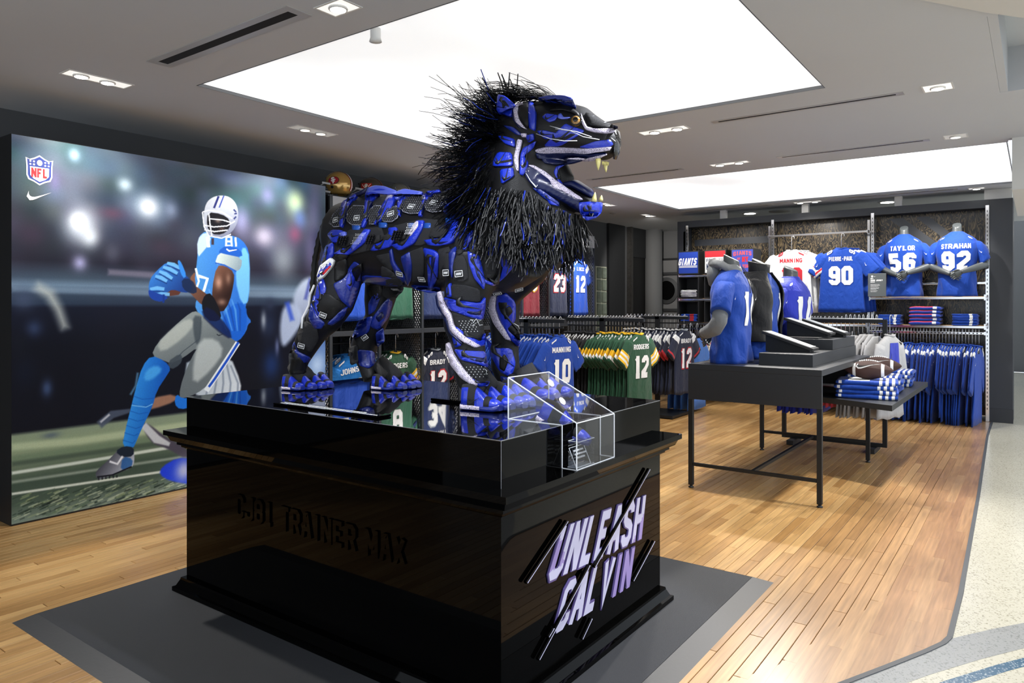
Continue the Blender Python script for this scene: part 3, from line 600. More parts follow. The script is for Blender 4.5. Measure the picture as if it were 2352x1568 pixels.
line([(45, 640), (600, 655), (1150, 662)], 22, (140, 165, 190), 9, .5)
# blurred figure at the left, official and team mate at the right
line([(140, 630), (190, 660), (225, 720), (250, 790)], [30, 36, 30, 26], (175, 182, 180), 22, .85)
blob(90, 680, 55, (60, 72, 98), .8, 50); blob(130, 790, 40, (50, 65, 100), .7, 40); blob(95, 960, 60, (12, 18, 34), .9, 80); blob(180, 1020, 25, (60, 80, 120), .8, 40); blob(75, 850, 40, (14, 18, 30), .8, 60); blob(195, 1200, 40, (60, 72, 100), .6, 14)
for s in ((1035, 700, 24, 30, (40, 48, 70)), (1030, 780, 40, 70, (30, 40, 66)), (1040, 930, 40, 70, (22, 46, 96)), (1010, 760, 12, 40, (140, 150, 165)), (1062, 860, 10, 40, (90, 100, 140))): blob(s[0], s[1], s[2], s[4], .9, s[3])
paint([(1115, 690), (1150, 610), (1200, 590), (1250, 620), (1250, 760), (1190, 800), (1150, 760)], (175, 190, 215), 16, 1, 2, ((1150, 620), (1200, 790), (120, 130, 160)))
line([(1190, 600), (1170, 680)], 12, (50, 60, 150), 9, .7)
paint([(1085, 700), (1135, 690), (1165, 760), (1120, 830), (1080, 870), (1070, 790)], (165, 180, 210), 16, .95, 2)
line([(1100, 690), (1120, 760)], 16, (40, 70, 190), 12, .8)
paint([(1160, 770), (1250, 760), (1250, 1040), (1180, 1010), (1150, 900)], (90, 125, 185), 12, .9, 2); blob(1215, 930, 40, (180, 205, 235), .8, 60); blob(1200, 830, 26, (40, 60, 130), .8, 60)
# turf lines
for pts, w, c, bl, o in (([(45, 1245), (300, 1222), (720, 1160), (1260, 1080)], 26, (168, 182, 150), 8, .8), ([(45, 1290), (720, 1195), (1260, 1118)], 20, (100, 120, 96), 8, .7), ([(45, 1345), (300, 1305), (720, 1235), (1260, 1150)], 12, (205, 214, 205), 4, .9), ([(45, 1380), (720, 1280), (1260, 1200)], 10, (160, 172, 160), 5, .7), ([(45, 1425), (380, 1375), (720, 1325), (1260, 1245)], 9, (215, 222, 212), 3, .9), ([(45, 1310), (720, 1215), (1260, 1138)], 18, (52, 66, 58), 6, .6)):
    line(pts, w, c, bl, o)
for i in range(520):
    x = rng.uniform(45, 1260); y = 1532-(x-45)*.165-rng.uniform(0, 95)*(1-(x-45)/1900); L_ = rng.uniform(14, 50)
    c = [(30, 46, 38), (150, 165, 120), (200, 210, 180), (80, 100, 80), (20, 30, 26)][int(rng.integers(5))]
    line([(x, y), (x+L_, y-L_*.42)], rng.uniform(2, 6), c, 2, .55)
# tackler at the ground
line([(380, 1160), (430, 1120), (500, 1105)], [30, 30, 14], (70, 80, 100), 5, .9); line([(385, 1150), (420, 1120)], 8, (190, 195, 205), 3, .8)
paint([(500, 1090), (640, 1040), (690, 1055), (640, 1085), (520, 1115)], (150, 110, 90), 6, .95, 1)
paint([(700, 930), (760, 900), (880, 890), (925, 1000), (920, 1040), (790, 1060), (740, 1040)], (150, 165, 180), 6, 1, 1, ((700, 930), (900, 1040), (200, 210, 220)))
for k in range(5): line([(820+k*16, 900+k*8), (800+k*28, 1000), (790+k*30, 1045)], 7, (90, 105, 130), 4, .6)
paint([(540, 1150), (570, 1155), (640, 1210), (720, 1250), (720, 1295), (640, 1250), (590, 1235), (560, 1200)], (70, 66, 80), 5, 1, 1); line([(550, 1160), (600, 1215), (650, 1235)], [26, 34, 14], (195, 200, 206), 4, .9)
paint([(620, 1320), (680, 1285), (740, 1290), (740, 1390), (650, 1375), (610, 1350)], (30, 60, 210), 5, 1, 1); blob(705, 1335, 40, (190, 195, 225), .9, 50)
# ---- the receiver
SK = (120, 82, 66)
# far arm and jersey body
paint([(725, 600), (750, 570), (790, 620), (770, 660), (735, 640)], SK, 2, 1, 1)
paint([(760, 440), (790, 415), (850, 440), (905, 435), (945, 470), (958, 520), (955, 680), (940, 700), (945, 740), (965, 765), (950, 775), (945, 800), (915, 840), (890, 838), (830, 790), (760, 735), (745, 700), (765, 660), (745, 610), (752, 560), (758, 500)], (70, 140, 215), 1.5, 1, 1, ((770, 500), (950, 520), (40, 105, 205)))
paint([(935, 470), (958, 520), (955, 690), (925, 700), (900, 600), (915, 520)], (120, 195, 240), 5, .9, 1)
paint([(880, 700), (945, 690), (945, 800), (915, 840), (890, 838), (840, 790)], (20, 90, 200), 4, .9, 1)
for k in range(6): line([(800+k*22, 640+k*10), (830+k*18, 720), (870+k*10, 800)], [3, 8, 4], (16, 60, 150) if k % 2 else (110, 180, 240), 3, .55)
paint([(755, 450), (785, 420), (810, 440), (800, 470), (775, 500), (758, 520)], (190, 215, 235), 3, 1, 1)
line([(795, 440), (800, 480)], 12, (235, 240, 245), 2); line([(815, 445), (815, 470)], 10, (60, 50, 60), 2)
line([(760, 590), (795, 600), (780, 650)], [12, 12, 10], (235, 245, 250), 1.5); line([(750, 560), (762, 610), (752, 640)], 8, (225, 240, 250), 1.5)
for q in ([(868, 440), (885, 440)], [(868, 438), (866, 476)], [(886, 438), (888, 476)], [(866, 457), (888, 458)], [(863, 474), (891, 475)], [(902, 442), (905, 477)]): line(q, 7, (235, 245, 250), 1.2)
paint([(835, 495), (870, 470), (925, 490), (930, 520), (850, 510)], (30, 90, 190), 2, 1, 1)
line([(868, 486), (878, 494), (908, 489)], [5, 6, 2], (245, 248, 250), 1)
paint([(822, 545), (838, 500), (870, 508), (928, 520), (925, 560), (905, 574), (860, 548)], (205, 220, 215), 1.5, 1, 1, ((830, 520), (925, 560), (130, 150, 165)))
line([(825, 540), (860, 548), (905, 572)], 5, (30, 90, 190), 1.2)
# upper arm, forearm
paint([(830, 550), (862, 550), (898, 575), (896, 620), (880, 690), (850, 735), (815, 700), (812, 640)], SK, 1.5, 1, 1, ((830, 560), (895, 640), (42, 26, 24)))
blob(838, 615, 16, (205, 160, 140), .8, 30); blob(875, 600, 12, (190, 150, 130), .5, 26); blob(850, 690, 20, (190, 150, 130), .6, 16)
paint([(715, 640), (740, 620), (800, 665), (830, 690), (850, 735), (780, 710)], SK, 1.5, 1, 1, ((720, 640), (840, 720), (60, 38, 32)))
paint([(785, 660), (812, 655), (850, 735), (840, 765), (790, 760), (770, 700)], (16, 18, 26), 1.5, 1, 1)
# gloves and ball
paint([(590, 620), (640, 595), (690, 600), (700, 660), (640, 668), (600, 655)], (86, 50, 42), 2, 1, 1)
paint([(568, 640), (575, 600), (600, 570), (640, 535), (670, 545), (712, 585), (738, 615), (735, 650), (705, 655), (660, 640), (640, 655), (600, 668), (580, 680)], (50, 120, 205), 1.5, 1, 1, ((600, 560), (700, 640), (24, 58, 130)))
for a, b in (((640, 540), (690, 560)), ((625, 555), (680, 580)), ((610, 572), (660, 600)), ((595, 590), (640, 610)), ((575, 640), (630, 640)), ((585, 665), (650, 660))):
    line([a, ((a[0]+b[0])/2, (a[1]+b[1])/2-4), b], [10, 15, 12], (110, 180, 235), 1.5, .9); line([(a[0], a[1]+9), (b[0], b[1]+9)], 3, (14, 40, 100), 1.2, .9)
paint([(680, 540), (684, 526), (696, 540), (716, 590), (700, 600)], (50, 130, 220), 1.5, 1, 1)
paint([(568, 640), (600, 655), (650, 670), (620, 690), (585, 682), (570, 665)], (24, 60, 150), 1.5, 1, 1); line([(628, 660), (626, 692)], 8, (20, 50, 130), 1)
paint([(695, 600), (735, 600), (760, 650), (735, 660), (700, 640)], (20, 36, 70), 2, .9, 1)
# trousers
PT = (128, 138, 140)
paint([(745, 722), (770, 735), (840, 800), (905, 840), (915, 850), (880, 900), (850, 960), (800, 1005), (755, 1040), (700, 1060), (685, 1050), (700, 980), (735, 900), (760, 860), (700, 905), (655, 925), (630, 915), (580, 895), (600, 850), (660, 790), (710, 745)], PT, 1.5, 1, 1, ((700, 760), (760, 900), (96, 106, 112)))
paint([(600, 850), (660, 790), (720, 750), (750, 770), (700, 830), (620, 885)], (172, 180, 176), 8, .8, 1)
paint([(765, 830), (830, 830), (860, 880), (810, 950), (740, 1010), (740, 920)], (178, 188, 190), 10, .8, 1)
paint([(740, 740), (775, 745), (770, 830), (752, 860), (740, 800)], (50, 60, 70), 6, .7, 1)
line([(770, 745), (765, 830), (700, 880), (650, 935)], 3, (60, 70, 80), 1.2, .9)
paint([(640, 920), (690, 885), (700, 905), (690, 930), (655, 950)], (60, 70, 80), 3, .9, 1)
line([(830, 812), (838, 818), (856, 812)], [3, 4, 1], (20, 24, 40), .8)
line([(912, 845), (870, 910), (820, 985), (790, 1030)], 20, (215, 225, 235), 1.5); line([(914, 843), (872, 910), (822, 985), (800, 1015)], 9, (26, 76, 190), 1.5)
paint([(765, 735), (800, 700), (880, 790), (890, 838), (830, 800)], (10, 20, 60), 5, .8, 1)
# socks
paint([(545, 935), (580, 893), (632, 915), (655, 945), (640, 970), (600, 1030), (585, 1090), (545, 1170), (520, 1230), (510, 1250), (468, 1245), (480, 1180), (500, 1100), (520, 1020)], (40, 130, 215), 1.5, 1, 1, ((520, 1000), (620, 1010), (14, 84, 180)))
paint([(560, 950), (600, 930), (625, 950), (580, 990), (550, 990)], (70, 160, 230), 8, .8, 1)
for k in range(7): line([(512-k*7, 1050+k*28), (545-k*6, 1062+k*28), (590-k*12, 1058+k*27)], 3, (14, 80, 175), 1.5, .8)
line([(505, 1085), (560, 1092), (585, 1080)], 4, (120, 190, 240), 1.5, .8); line([(500, 1045), (520, 1010), (528, 960)], 8, (120, 190, 240), 4, .5)
paint([(675, 1040), (700, 1060), (740, 1052), (740, 1090), (690, 1102), (668, 1080)], (24, 108, 210), 1.5, 1, 1)
# boot
paint([(366, 1350), (370, 1335), (410, 1300), (440, 1270), (465, 1242), (512, 1248), (516, 1300), (505, 1325), (450, 1345), (390, 1368), (370, 1365)], (60, 62, 74), 1.5, 1, 1, ((400, 1290), (480, 1340), (170, 176, 190)))
paint([(440, 1262), (475, 1240), (514, 1246), (512, 1280), (470, 1285)], (24, 34, 50), 2, 1, 1)
paint([(470, 1280), (510, 1290), (505, 1322), (460, 1338)], (26, 80, 150), 3, .8, 1); line([(420, 1300), (450, 1310), (470, 1280)], 8, (215, 220, 230), 2)
line([(372, 1360), (430, 1352), (505, 1320)], 6, (20, 22, 30), 1.5)
for k in range(6): line([(378+k*14, 1362-k*2), (378+k*14, 1372-k*2)], 5, (28, 30, 38), 1)
# helmet
paint([(785, 320), (805, 292), (840, 280), (880, 285), (908, 315), (915, 360), (905, 400), (880, 430), (850, 442), (815, 440), (790, 425), (778, 380)], (215, 222, 232), 1.5, 1, 2, ((830, 290), (890, 430), (120, 126, 150)))
line([(838, 284), (820, 330)], 8, (40, 50, 120), 1.2); line([(858, 282), (840, 328)], 5, (60, 80, 170), 1.2)
paint([(795, 345), (850, 352), (882, 375), (880, 410), (850, 432), (812, 430), (792, 400)], (18, 18, 26), 2, 1, 1)
blob(835, 378, 14, (150, 130, 120), .7, 10); blob(850, 410, 14, (90, 70, 62), .7, 12)
for q in ([(776, 345), (782, 400), (800, 436), (850, 445), (885, 430)], [(780, 395), (820, 402), (870, 398), (900, 380)], [(783, 412), (822, 420), (872, 414)], [(800, 350), (806, 400), (812, 436)], [(776, 345), (800, 338), (850, 345), (890, 370)], [(800, 370), (852, 375), (885, 385)]): line(q, 4.5, (225, 230, 240), .8)
for a, b in (((895, 335), (905, 345)), ((898, 352), (908, 350)), ((905, 362), (896, 372))): line([a, b], 6, (50, 60, 110), 1)
img = np.clip(img*(1+.05*(rng.random((NZ, NX, 1))-.5)), 0, 1).astype(np.float32)
poster = empty('poster_board', ((PX0+PX1)/2, YP, 0), 0, 'huge wall poster of a receiver in a light blue jersey catching a football', 'poster')
pl = -Vector(poster.location)
MB().box((PX0, YP+.003, 0), (PX1, YP+.6, PZ1+.004)).build('board', M_black, poster).location = pl
me = bpy.data.meshes.new('print')
V = np.stack([PX_.ravel(), np.full(NX*NZ, YP), PZ_.ravel()], 1).astype(np.float32)
ii = np.arange(NX*NZ).reshape(NZ, NX); F = np.stack([ii[:-1, :-1].ravel(), ii[:-1, 1:].ravel(), ii[1:, 1:].ravel(), ii[1:, :-1].ravel()], 1).astype(np.int32)
me.vertices.add(len(V)); me.vertices.foreach_set('co', V.ravel()); me.loops.add(F.size); me.loops.foreach_set('vertex_index', F.ravel())
me.polygons.add(len(F)); me.polygons.foreach_set('loop_start', np.arange(0, F.size, 4, dtype=np.int32)); me.update(calc_edges=True)
ca = me.color_attributes.new('ink', 'BYTE_COLOR', 'POINT')
lin_ = np.where(img <= .04045, img/12.92, ((img+.055)/1.055)**2.4); ca.data.foreach_set('color', np.concatenate([lin_, np.ones((NZ, NX, 1), np.float32)], -1).ravel().astype(np.float32))
m = bpy.data.materials.new('poster_print'); m.use_nodes = True; nt = m.node_tree; b = nt.nodes['Principled BSDF']; a = nt.nodes.new('ShaderNodeVertexColor'); a.layer_name = 'ink'
gm_ = nt.nodes.new('ShaderNodeVectorMath'); gm_.operation = 'SCALE'; gm_.inputs['Scale'].default_value = 1.3; nt.links.new(a.outputs[0], gm_.inputs[0])
nt.links.new(gm_.outputs[0], b.inputs['Base Color']); b.inputs['Roughness'].default_value = .6; b.inputs['Specular IOR Level'].default_value = .15
me.materials.append(m); o = bpy.data.objects.new('print', me); COL.objects.link(o); o.parent = poster; o.location = pl
# league shield and tick on the print
M_red = mat('print_red', 'd8242c', .6); M_bl = mat('print_blue', '2b3f92', .6)
E_ = (2.031, 2.357)
def onp(e): return lambda a, b: (E_[0]+a, YP-e, E_[1]+b)
sh = MB().quads(shield_q(.166, 0, 0), onp(.002), 0, 9); sh.quads(shield_q(.148), onp(.003), 1, 9)
sh.quads([[(-.058, .018), (.058, .018), (.056, -.04), (-.056, -.04)], [(-.056, -.04), (.056, -.04), (.036, -.062), (-.036, -.062)], [(-.036, -.062), (.036, -.062), (.0, -.08), (0, -.08)]], onp(.0040), 0, 9)
sh.quads(text('NFL', .062, .1, th=1.1), lambda a, b: (E_[0]+a, YP-.0055, E_[1]-.052+b), 2, 9)
for sx in (-.055, -.034, .034, .055):
    for sz in (.034, .054): sh.quads(disc(sx, sz-.001, .007, 5), onp(.0040), 0, 9)
sh.quads(disc(0, .047, .017, 10, .02), onp(.0048), 0, 9)
sh.build('league_shield', [M_white, M_bl, M_red], poster).location = pl
MB().quads(swoosh(.155, 2.031, 2.183, math.radians(4)), lambda a, b: (a, YP-.003, b), 0, 9).build('tick_mark', M_white, poster).location = pl
# ================================================================ PLINTH
BX0, BX1, BY0, BY1 = 1.965, 3.25, 1.48, 3.47; PT_ = .986
pc_ = Vector(((BX0+BX1)/2, (BY0+BY1)/2, 0))
mat_ = empty('floor_mat', (2.57, 2.44, 0), 0, 'large charcoal rubber floor mat under the black plinth', 'mat')
g = lambda mb, n, m: setattr(mb.build(n, m, mat_), 'location', -Vector(mat_.location))
M_mat = mat('rubber_mat', '2f3136', .55, bump=(700, .55), var=(4, .08)); M_matb = mat('rubber_border', '2b2d31', .5, bump=(60, .05))
g(MB().box((1.40, 1.215, .0), (3.82, 3.765, .011)), 'carpet_field', M_mat)
bd = MB()
def ramp(p):
    bd.add([(*q, z) for q in p for z in (0,)]+[(*p[1], .011), (*p[2], .011)], [(0, 1, 4), (0, 3, 2, 1), (1, 2, 5, 4), (0, 4, 5, 3), (3, 5, 2)])
ramp([(1.302, 1.108), (1.4, 1.213), (1.4, 3.765), (1.302, 3.775)])
ramp([(3.838, 1.108), (3.82, 1.213), (1.40, 1.213), (1.302, 1.108)])
ramp([(3.838, 3.775), (3.822, 3.765), (3.822, 1.213), (3.838, 1.108)])
ramp([(1.302, 3.775), (1.4, 3.767), (3.822, 3.767), (3.838, 3.775)])
g(bd, 'bevelled_border', M_matb)
MT = .0112
def ring_prof(prof, n, m, par):
    """rectangular moulding: prof list of (overhang, z)"""
    rs = [[(BX0-o, BY0-o, z), (BX1+o, BY0-o, z), (BX1+o, BY1+o, z), (BX0-o, BY1+o, z)] for o, z in prof]
    b = MB().rings(rs, smooth=False).build(n, m, par, loc=-pc_); return b
plinth = empty('display_plinth', pc_, 0, 'glossy black display plinth with raised purple lettering under the lion', 'plinth')
ring_prof([(.05, MT), (.05, .032), (.037, .036), (.022, .066), (.02, .076), (0, .076)], 'base_moulding', M_gloss, plinth)
ring_prof([(0, .07), (0, .725), (.018, .732)], 'body', M_gloss, plinth)
ring_prof([(.0, .722), (.018, .732), (.02, .742), (.034, .746), (.034, .766), (.055, .766), (.068, .795), (.08, .796), (.08, .82), (0, .82)], 'cornice', M_gloss, plinth)
ring_prof([(0, .815), (0, PT_-.004)], 'upper_box', M_gloss, plinth)
ring_prof([(0, PT_-.004), (0, PT_)], 'mirror_top', M_glosstop, plinth)
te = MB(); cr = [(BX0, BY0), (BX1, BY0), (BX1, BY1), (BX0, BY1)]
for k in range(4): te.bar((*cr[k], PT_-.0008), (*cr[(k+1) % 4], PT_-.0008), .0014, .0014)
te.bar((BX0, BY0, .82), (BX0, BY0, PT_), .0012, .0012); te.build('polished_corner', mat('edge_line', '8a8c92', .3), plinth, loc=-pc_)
# UNLEASH / CALVIN on the short side
def warp(qs, BL, BR, TL, TR):
    xs = [p[0] for q in qs for p in q]; ys = [p[1] for q in qs for p in q]; x0, x1, y0, y1 = min(xs), max(xs), min(ys), max(ys)
    def f(p):
        s = (p[0]-x0)/(x1-x0); t = (p[1]-y0)/(y1-y0)
        return ((BL[0]*(1-s)+BR[0]*s)*(1-t)+(TL[0]*(1-s)+TR[0]*s)*t, (BL[1]*(1-s)+BR[1]*s)*(1-t)+(TL[1]*(1-s)+TR[1]*s)*t)
    return [[f(p) for p in q] for q in qs]
M_lila = mat('letter_lilac', 'bcbcd8', .35); M_purp = mat('letter_purple', '9384bf', .35); M_out = mat('letter_outline', '5a4f86', .3)
pp = lambda u, v: (lambda q: (q.x, q.z))(at(u, v, y=BY0))
for wd, (BL, BR, TL, TR), ln in (('UNLEASH', (pp(1250, 1340), pp(1470, 1238), pp(1289, 1210), pp(1481, 1136)), ((2.4, .62), (3.08, .40))), ('CALVIN', (pp(1262, 1474), pp(1441, 1358), pp(1300, 1333), pp(1456, 1253)), ((2.45, .21), (2.95, .34)))):
    def isp(x, z, wd=wd):
        if wd == 'UNLEASH': return 1 if (z < .43+(x-3.0)*.9 and x > 2.85) or (x < 2.36 and z < .63-(x-2.25)*.9 and z > .45) else 0
        return 1 if z < .30+(x-2.75)*1.35 and x > 2.62 else 0
    th = 1.0; ex = .0045; nL = [len(text(c_, 1, th=th)) for c_ in wd]
    w1 = warp(text(wd, 1, th=th, gap=1.5), BL, BR, TL, TR)
    wo = warp(text(wd, 1, th=th, gap=1.5, ext=.2), (BL[0]-ex, BL[1]-ex), (BR[0]+ex, BR[1]-ex), (TL[0]-ex, TL[1]+ex), (TR[0]+ex, TR[1]+ex))
    i0 = 0
    for c_, n_ in zip(wd, nL):
        qs = wo[i0:i0+n_]; b = MB().quads(qs, lambda a, c: (a, BY0-.006, c), 0, 9)
        for q in qs: b.add([(p[0], BY0-e, p[1]) for e in (0, .006) for p in q], [(0, 1, 5, 4), (1, 2, 6, 5), (2, 3, 7, 6), (3, 0, 4, 7)])
        b.quads(w1[i0:i0+n_], lambda a, c: (a, BY0-.0072, c), 0, .015, mif=lambda x, z: isp(x, z)+1)
        b.build('raised_letter', [M_out, M_lila, M_purp], plinth, loc=-pc_); i0 += n_
for a, b in (((1484, 1076), (1357, 1300)), ((1294, 1195), (1200, 1336)), ((1495, 1241), (1446, 1332)), ((1345, 1296), (1228, 1512)), ((1350, 1418), (1328, 1465)), ((1262, 1440), (1250, 1460))):
    A, B = pp(*a), pp(*b)
    MB().bar((A[0], BY0-.0115, A[1]), (B[0], BY0-.0115, B[1]), .012, .013, up=(0, 1, 0)).build('slash_bar', M_gloss, plinth, loc=-pc_, bevel=.002)
    MB().bar((A[0]+.006, BY0-.0182, A[1]-.002), (B[0]+.006, BY0-.0182, B[1]-.002), .0025, .002, up=(0, 1, 0)).build('slash_edge', M_lila, plinth, loc=-pc_)
# black raised words on the long side
q = warp(text('CJ81 TRAINER MAX', 1, th=.9), (3.035, .452), (1.93, .455), (3.035, .565), (1.93, .565))
i0 = 0; M_gl = M_gloss
for c_ in 'CJ81 TRAINER MAX':
    n_ = len(text(c_, 1, th=.9)) if c_ != ' ' else 0
    if not n_: continue
    qs = q[i0:i0+n_]; i0 += n_; b = MB().quads(qs, lambda a, c: (BX0-.008, a, c), 0, 9)
    for k in qs: b.add([(BX0-e, p[0], p[1]) for e in (0, .008) for p in k], [(0, 1, 5, 4), (1, 2, 6, 5), (2, 3, 7, 6), (3, 0, 4, 7)])
    b.build('side_letter', M_gl, plinth, loc=-pc_)
# information plate on top
pt = empty('information_plate', (2.09, 2.5, PT_), 0, 'low black plate with a row of white text on the plinth top', 'plaque')
MB().box((-.05, -.33, .0006), (.03, .36, .010), bev=.002).build('plate', M_gloss, pt)
b = MB()
for k, L in enumerate((.62, .55)):
    y = .33
    while y > .33-L:
        w_ = random.uniform(.008, .03); b.box((-.035+k*.022, y-w_, .0102), (-.026+k*.022, y, .0106)); y -= w_+.004
b.build('text_lines', M_white, pt)
# small black rod behind the front paw
tag(MB().box((-.02, -.09, 0.0), (.02, .09, .012), bev=.002).build('small_plate', M_gloss, loc=(2.60, 2.28, PT_+.0005)), 'small black plate lying beside the near front paw', 'plaque')
# ================================================================ ACRYLIC CASE over a shoe on the corner ledge
cs = empty('acrylic_case', (2.5, 1.48, .82), 0, 'clear slanted acrylic case over a blue shoe at the plinth corner', 'display case')

def cp(p): return (p[0]-2.5, p[1]-1.48, p[2]-.82)
def pane_mat():
    m = bpy.data.materials.new('clear_pane'); m.use_nodes = True; nt = m.node_tree; nt.nodes.clear(); N = nt.nodes.new; L = nt.links.new
    o = N('ShaderNodeOutputMaterial'); mx = N('ShaderNodeMixShader'); t = N('ShaderNodeBsdfTransparent'); g = N('ShaderNodeBsdfGlossy'); f = N('ShaderNodeFresnel')
    t.inputs[0].default_value = (.955, .96, .97, 1); g.inputs['Roughness'].default_value = .02; f.inputs[0].default_value = 1.5
    L(f.outputs[0], mx.inputs[0]); L(t.outputs[0], mx.inputs[1]); L(g.outputs[0], mx.inputs[2]); L(mx.outputs[0], o.inputs[0]); return m
M_pane = pane_mat()
cx0, cx1, cyf, cyk, zft, zkt = 2.352, 2.652, 1.412, 1.735, 1.0, 1.155; zl = .8205; zt = PT_+.0006
def zs(y): return zft+(zkt-zft)*(y-cyf)/(cyk-cyf)
yb_ = BY0-.003
def pane(n, poly):
    MB().add([cp(p) for p in poly], [tuple(range(len(poly)))]).build(n, M_pane, cs)
pane('pane', [(cx0, cyf, zl), (cx1, cyf, zl), (cx1, cyf, zft), (cx0, cyf, zft)])
pane('pane', [(cx0, cyf, zft), (cx1, cyf, zft), (cx1, cyk, zkt), (cx0, cyk, zkt)])
pane('pane', [(cx0, cyk, zt), (cx1, cyk, zt), (cx1, cyk, zkt), (cx0, cyk, zkt)])
for x in (cx0, cx1): pane('pane', [(x, cyf, zl), (x, yb_, zl), (x, yb_, zt), (x, cyk, zt), (x, cyk, zkt), (x, cyf, zft)])
eb = MB()
E8 = []
for x in (cx0, cx1):
    E8 += [((x, cyf, zl), (x, cyf, zft)), ((x, cyf, zft), (x, cyk, zkt)), ((x, cyk, zkt), (x, cyk, zt)), ((x, cyf, zl), (x, yb_, zl)), ((x, yb_, zt), (x, cyk, zt)), ((x, yb_, zl), (x, yb_, zt))]
for y, z in ((cyf, zl), (cyf, zft), (cyk, zkt), (cyk, zt)): E8.append(((cx0, y, z), (cx1, y, z)))
for a, b in E8: eb.bar(cp(a), cp(b), .0034, .0034)
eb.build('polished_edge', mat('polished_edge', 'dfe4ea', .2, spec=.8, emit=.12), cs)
sg = empty('clear_sign_stand', (2.43, 1.432, .8206), math.radians(0), 'small tilted clear card holder with three white text lines in the case', 'sign')
sb = MB(); sb.add([(-.055, -.005, .003), (.055, -.005, .003), (.055, .028, .075), (-.055, .028, .075)], [(0, 1, 2, 3)]); sb.build('card', M_pane, sg)
MB().box((-.055, -.008, .0), (.055, .035, .003)).build('foot', mat('clear_edge2', 'b9c2cc', .15, spec=.8), sg)
sb = MB()
for a, b in (((-.055, -.005, .003), (.055, -.005, .003)), ((.055, -.005, .003), (.055, .028, .075)), ((.055, .028, .075), (-.055, .028, .075)), ((-.055, .028, .075), (-.055, -.005, .003))): sb.bar(a, b, .002, .002)
sb.build('card_edge', mat('polished_edge'), sg)
sb = MB()
for k in range(3):
    z = .058-k*.013; y = -.005+.033*(z-.003)/.072-.0008; x = -.035
    while x < (.04, .045, .03)[k]:
        w_ = random.uniform(.004, .011); sb.add([(x, y, z), (x+w_, y, z), (x+w_, y+.0028, z+.006), (x, y+.0028, z+.006)], [(0, 1, 2, 3)]); x += w_+.0015
sb.build('text_lines', M_white, sg)
# ================================================================ DISPLAY TABLES
TX0, TX1, TY0, TY1, TZ = 5.44, 7.30, 1.235, 2.235, .984
tb = empty('tall_display_table', ((TX0+TX1)/2, (TY0+TY1)/2, 0), 0, 'tall charcoal display table with a deep front panel carrying the mannequins', 'table')
tl = -Vector(tb.location); TB = lambda mb, n, m=M_char, bev=.0015: mb.build(n, m, tb, loc=tl, bevel=bev)
TB(MB().box((TX0, TY0, TZ-.045), (TX1, TY1, TZ)), 'table_top')
TB(MB().box((TX0, TY0, TZ-.28), (TX0+.03, TY1, TZ-.046)), 'front_panel')
TB(MB().box((TX1-.03, TY0, TZ-.28), (TX1, TY1, TZ-.046)), 'back_panel')
TB(MB().box((TX0+.031, TY1-.03, TZ-.28), (TX1-.031, TY1, TZ-.046)), 'side_panel')
for x in (TX0, TX1-.035):
    for y in (TY0, TY1-.035):
        o = TB(MB().box((x, y, .022), (x+.035, y+.035, TZ-.281)), 'leg', M_charfloor)
        MB().lathe([(.02, .0), (.022, .008), (.012, .012), (.012, .024)], (x+.0175, y+.0175, 0), 12).build('foot', M_black, o)
for p, q in (((TX0+.005, TY0+.036, .175), (TX0+.03, TY1-.036, .2)), ((TX1-.03, TY0+.036, .175), (TX1-.005, TY1-.036, .2)), ((TX0+.031, (TY0+TY1)/2-.012, .175), (TX1-.031, (TY0+TY1)/2+.012, .2))):
    TB(MB().box(p, q), 'stretcher', M_charfloor)
lz = .68
MB().prism([(6.158, .891), (8.25, .875), (8.25, 1.9), (6.55, 1.9)], lambda a, b, c: (a, b, lz-.045+c), .045).build('sliding_board', M_char, tb, loc=tl, bevel=.0015)
# risers on the table
rs1 = empty('low_riser', (6.5, 1.55, TZ), 0, 'low charcoal riser block along the front edge of the tall table', 'riser')
MB().box((-.83, -.2, .0005), (.76, .2, .092)).build('block', M_char, rs1, bevel=.0015)
rs2 = empty('tall_riser', (6.82, 1.55, TZ+.092), 0, 'second charcoal riser block stacked on the low one', 'riser')
MB().box((-.45, -.19, .0005), (.44, .19, .085)).build('block', M_char, rs2, bevel=.0015)
rs3 = empty('top_riser', (6.62, 1.62, TZ+.178), 0, 'thin black platform board on top of the stacked risers', 'riser')
MB().box((-.22, -.14, .0), (.3, .25, .012)).build('block', M_black, rs3, bevel=.001)
# tilted tablet holders
def holder(u0, v0, u1, v1, y, lb, zb):
    a = at(u0, v0, y=y+.0); b = at(u1, v1, y=y-.36) if False else None
    return None
for (x, y, z, lb) in ((5.97, 1.60, TZ+.0925, 'tilted black sign holder on the low riser, nearest of the three'), (6.66, 1.62, TZ+.19, 'tilted black sign holder on the upper riser, middle of the three'), (6.98, 1.56, TZ+.178, 'tilted black sign holder at the back of the risers')):
    r = empty('sign_holder', (x, y, z), 0, lb, 'sign')
    # tray face tilts down towards -y; long side along y
    L = .40; hz = .155
    p0 = Vector((0, -.20, .022)); p1 = Vector((0, .19, hz))
    MB().bar(p0, p1, .19, .022, up=(0, -.4, 1)).build('tray', M_black, r, bevel=.002)
    d = (p1-p0).normalized(); nrm = Vector((0, -d.z, d.y))
    MB().bar(p0+d*.03+nrm*.0125, p1-d*.02+nrm*.0125, .15, .003, up=(0, -.4, 1)).build('card', mat('grey_card', 'd2d8da', .4), r)
    MB().bar(p0+d*.025+nrm*.0135, p0+d*.033+nrm*.0135, .17, .003, up=(0, -.4, 1)).build('rim', mat('light_rim', 'd5d8d8', .3), r)
    w = MB(); w.prism([(-.17, .0), (.17, 0), (.17, hz-.022), (-.17, .03)], lambda a, b_, c: (-.06+c, a, b_), .12); w.build('wedge', M_charfloor, r)
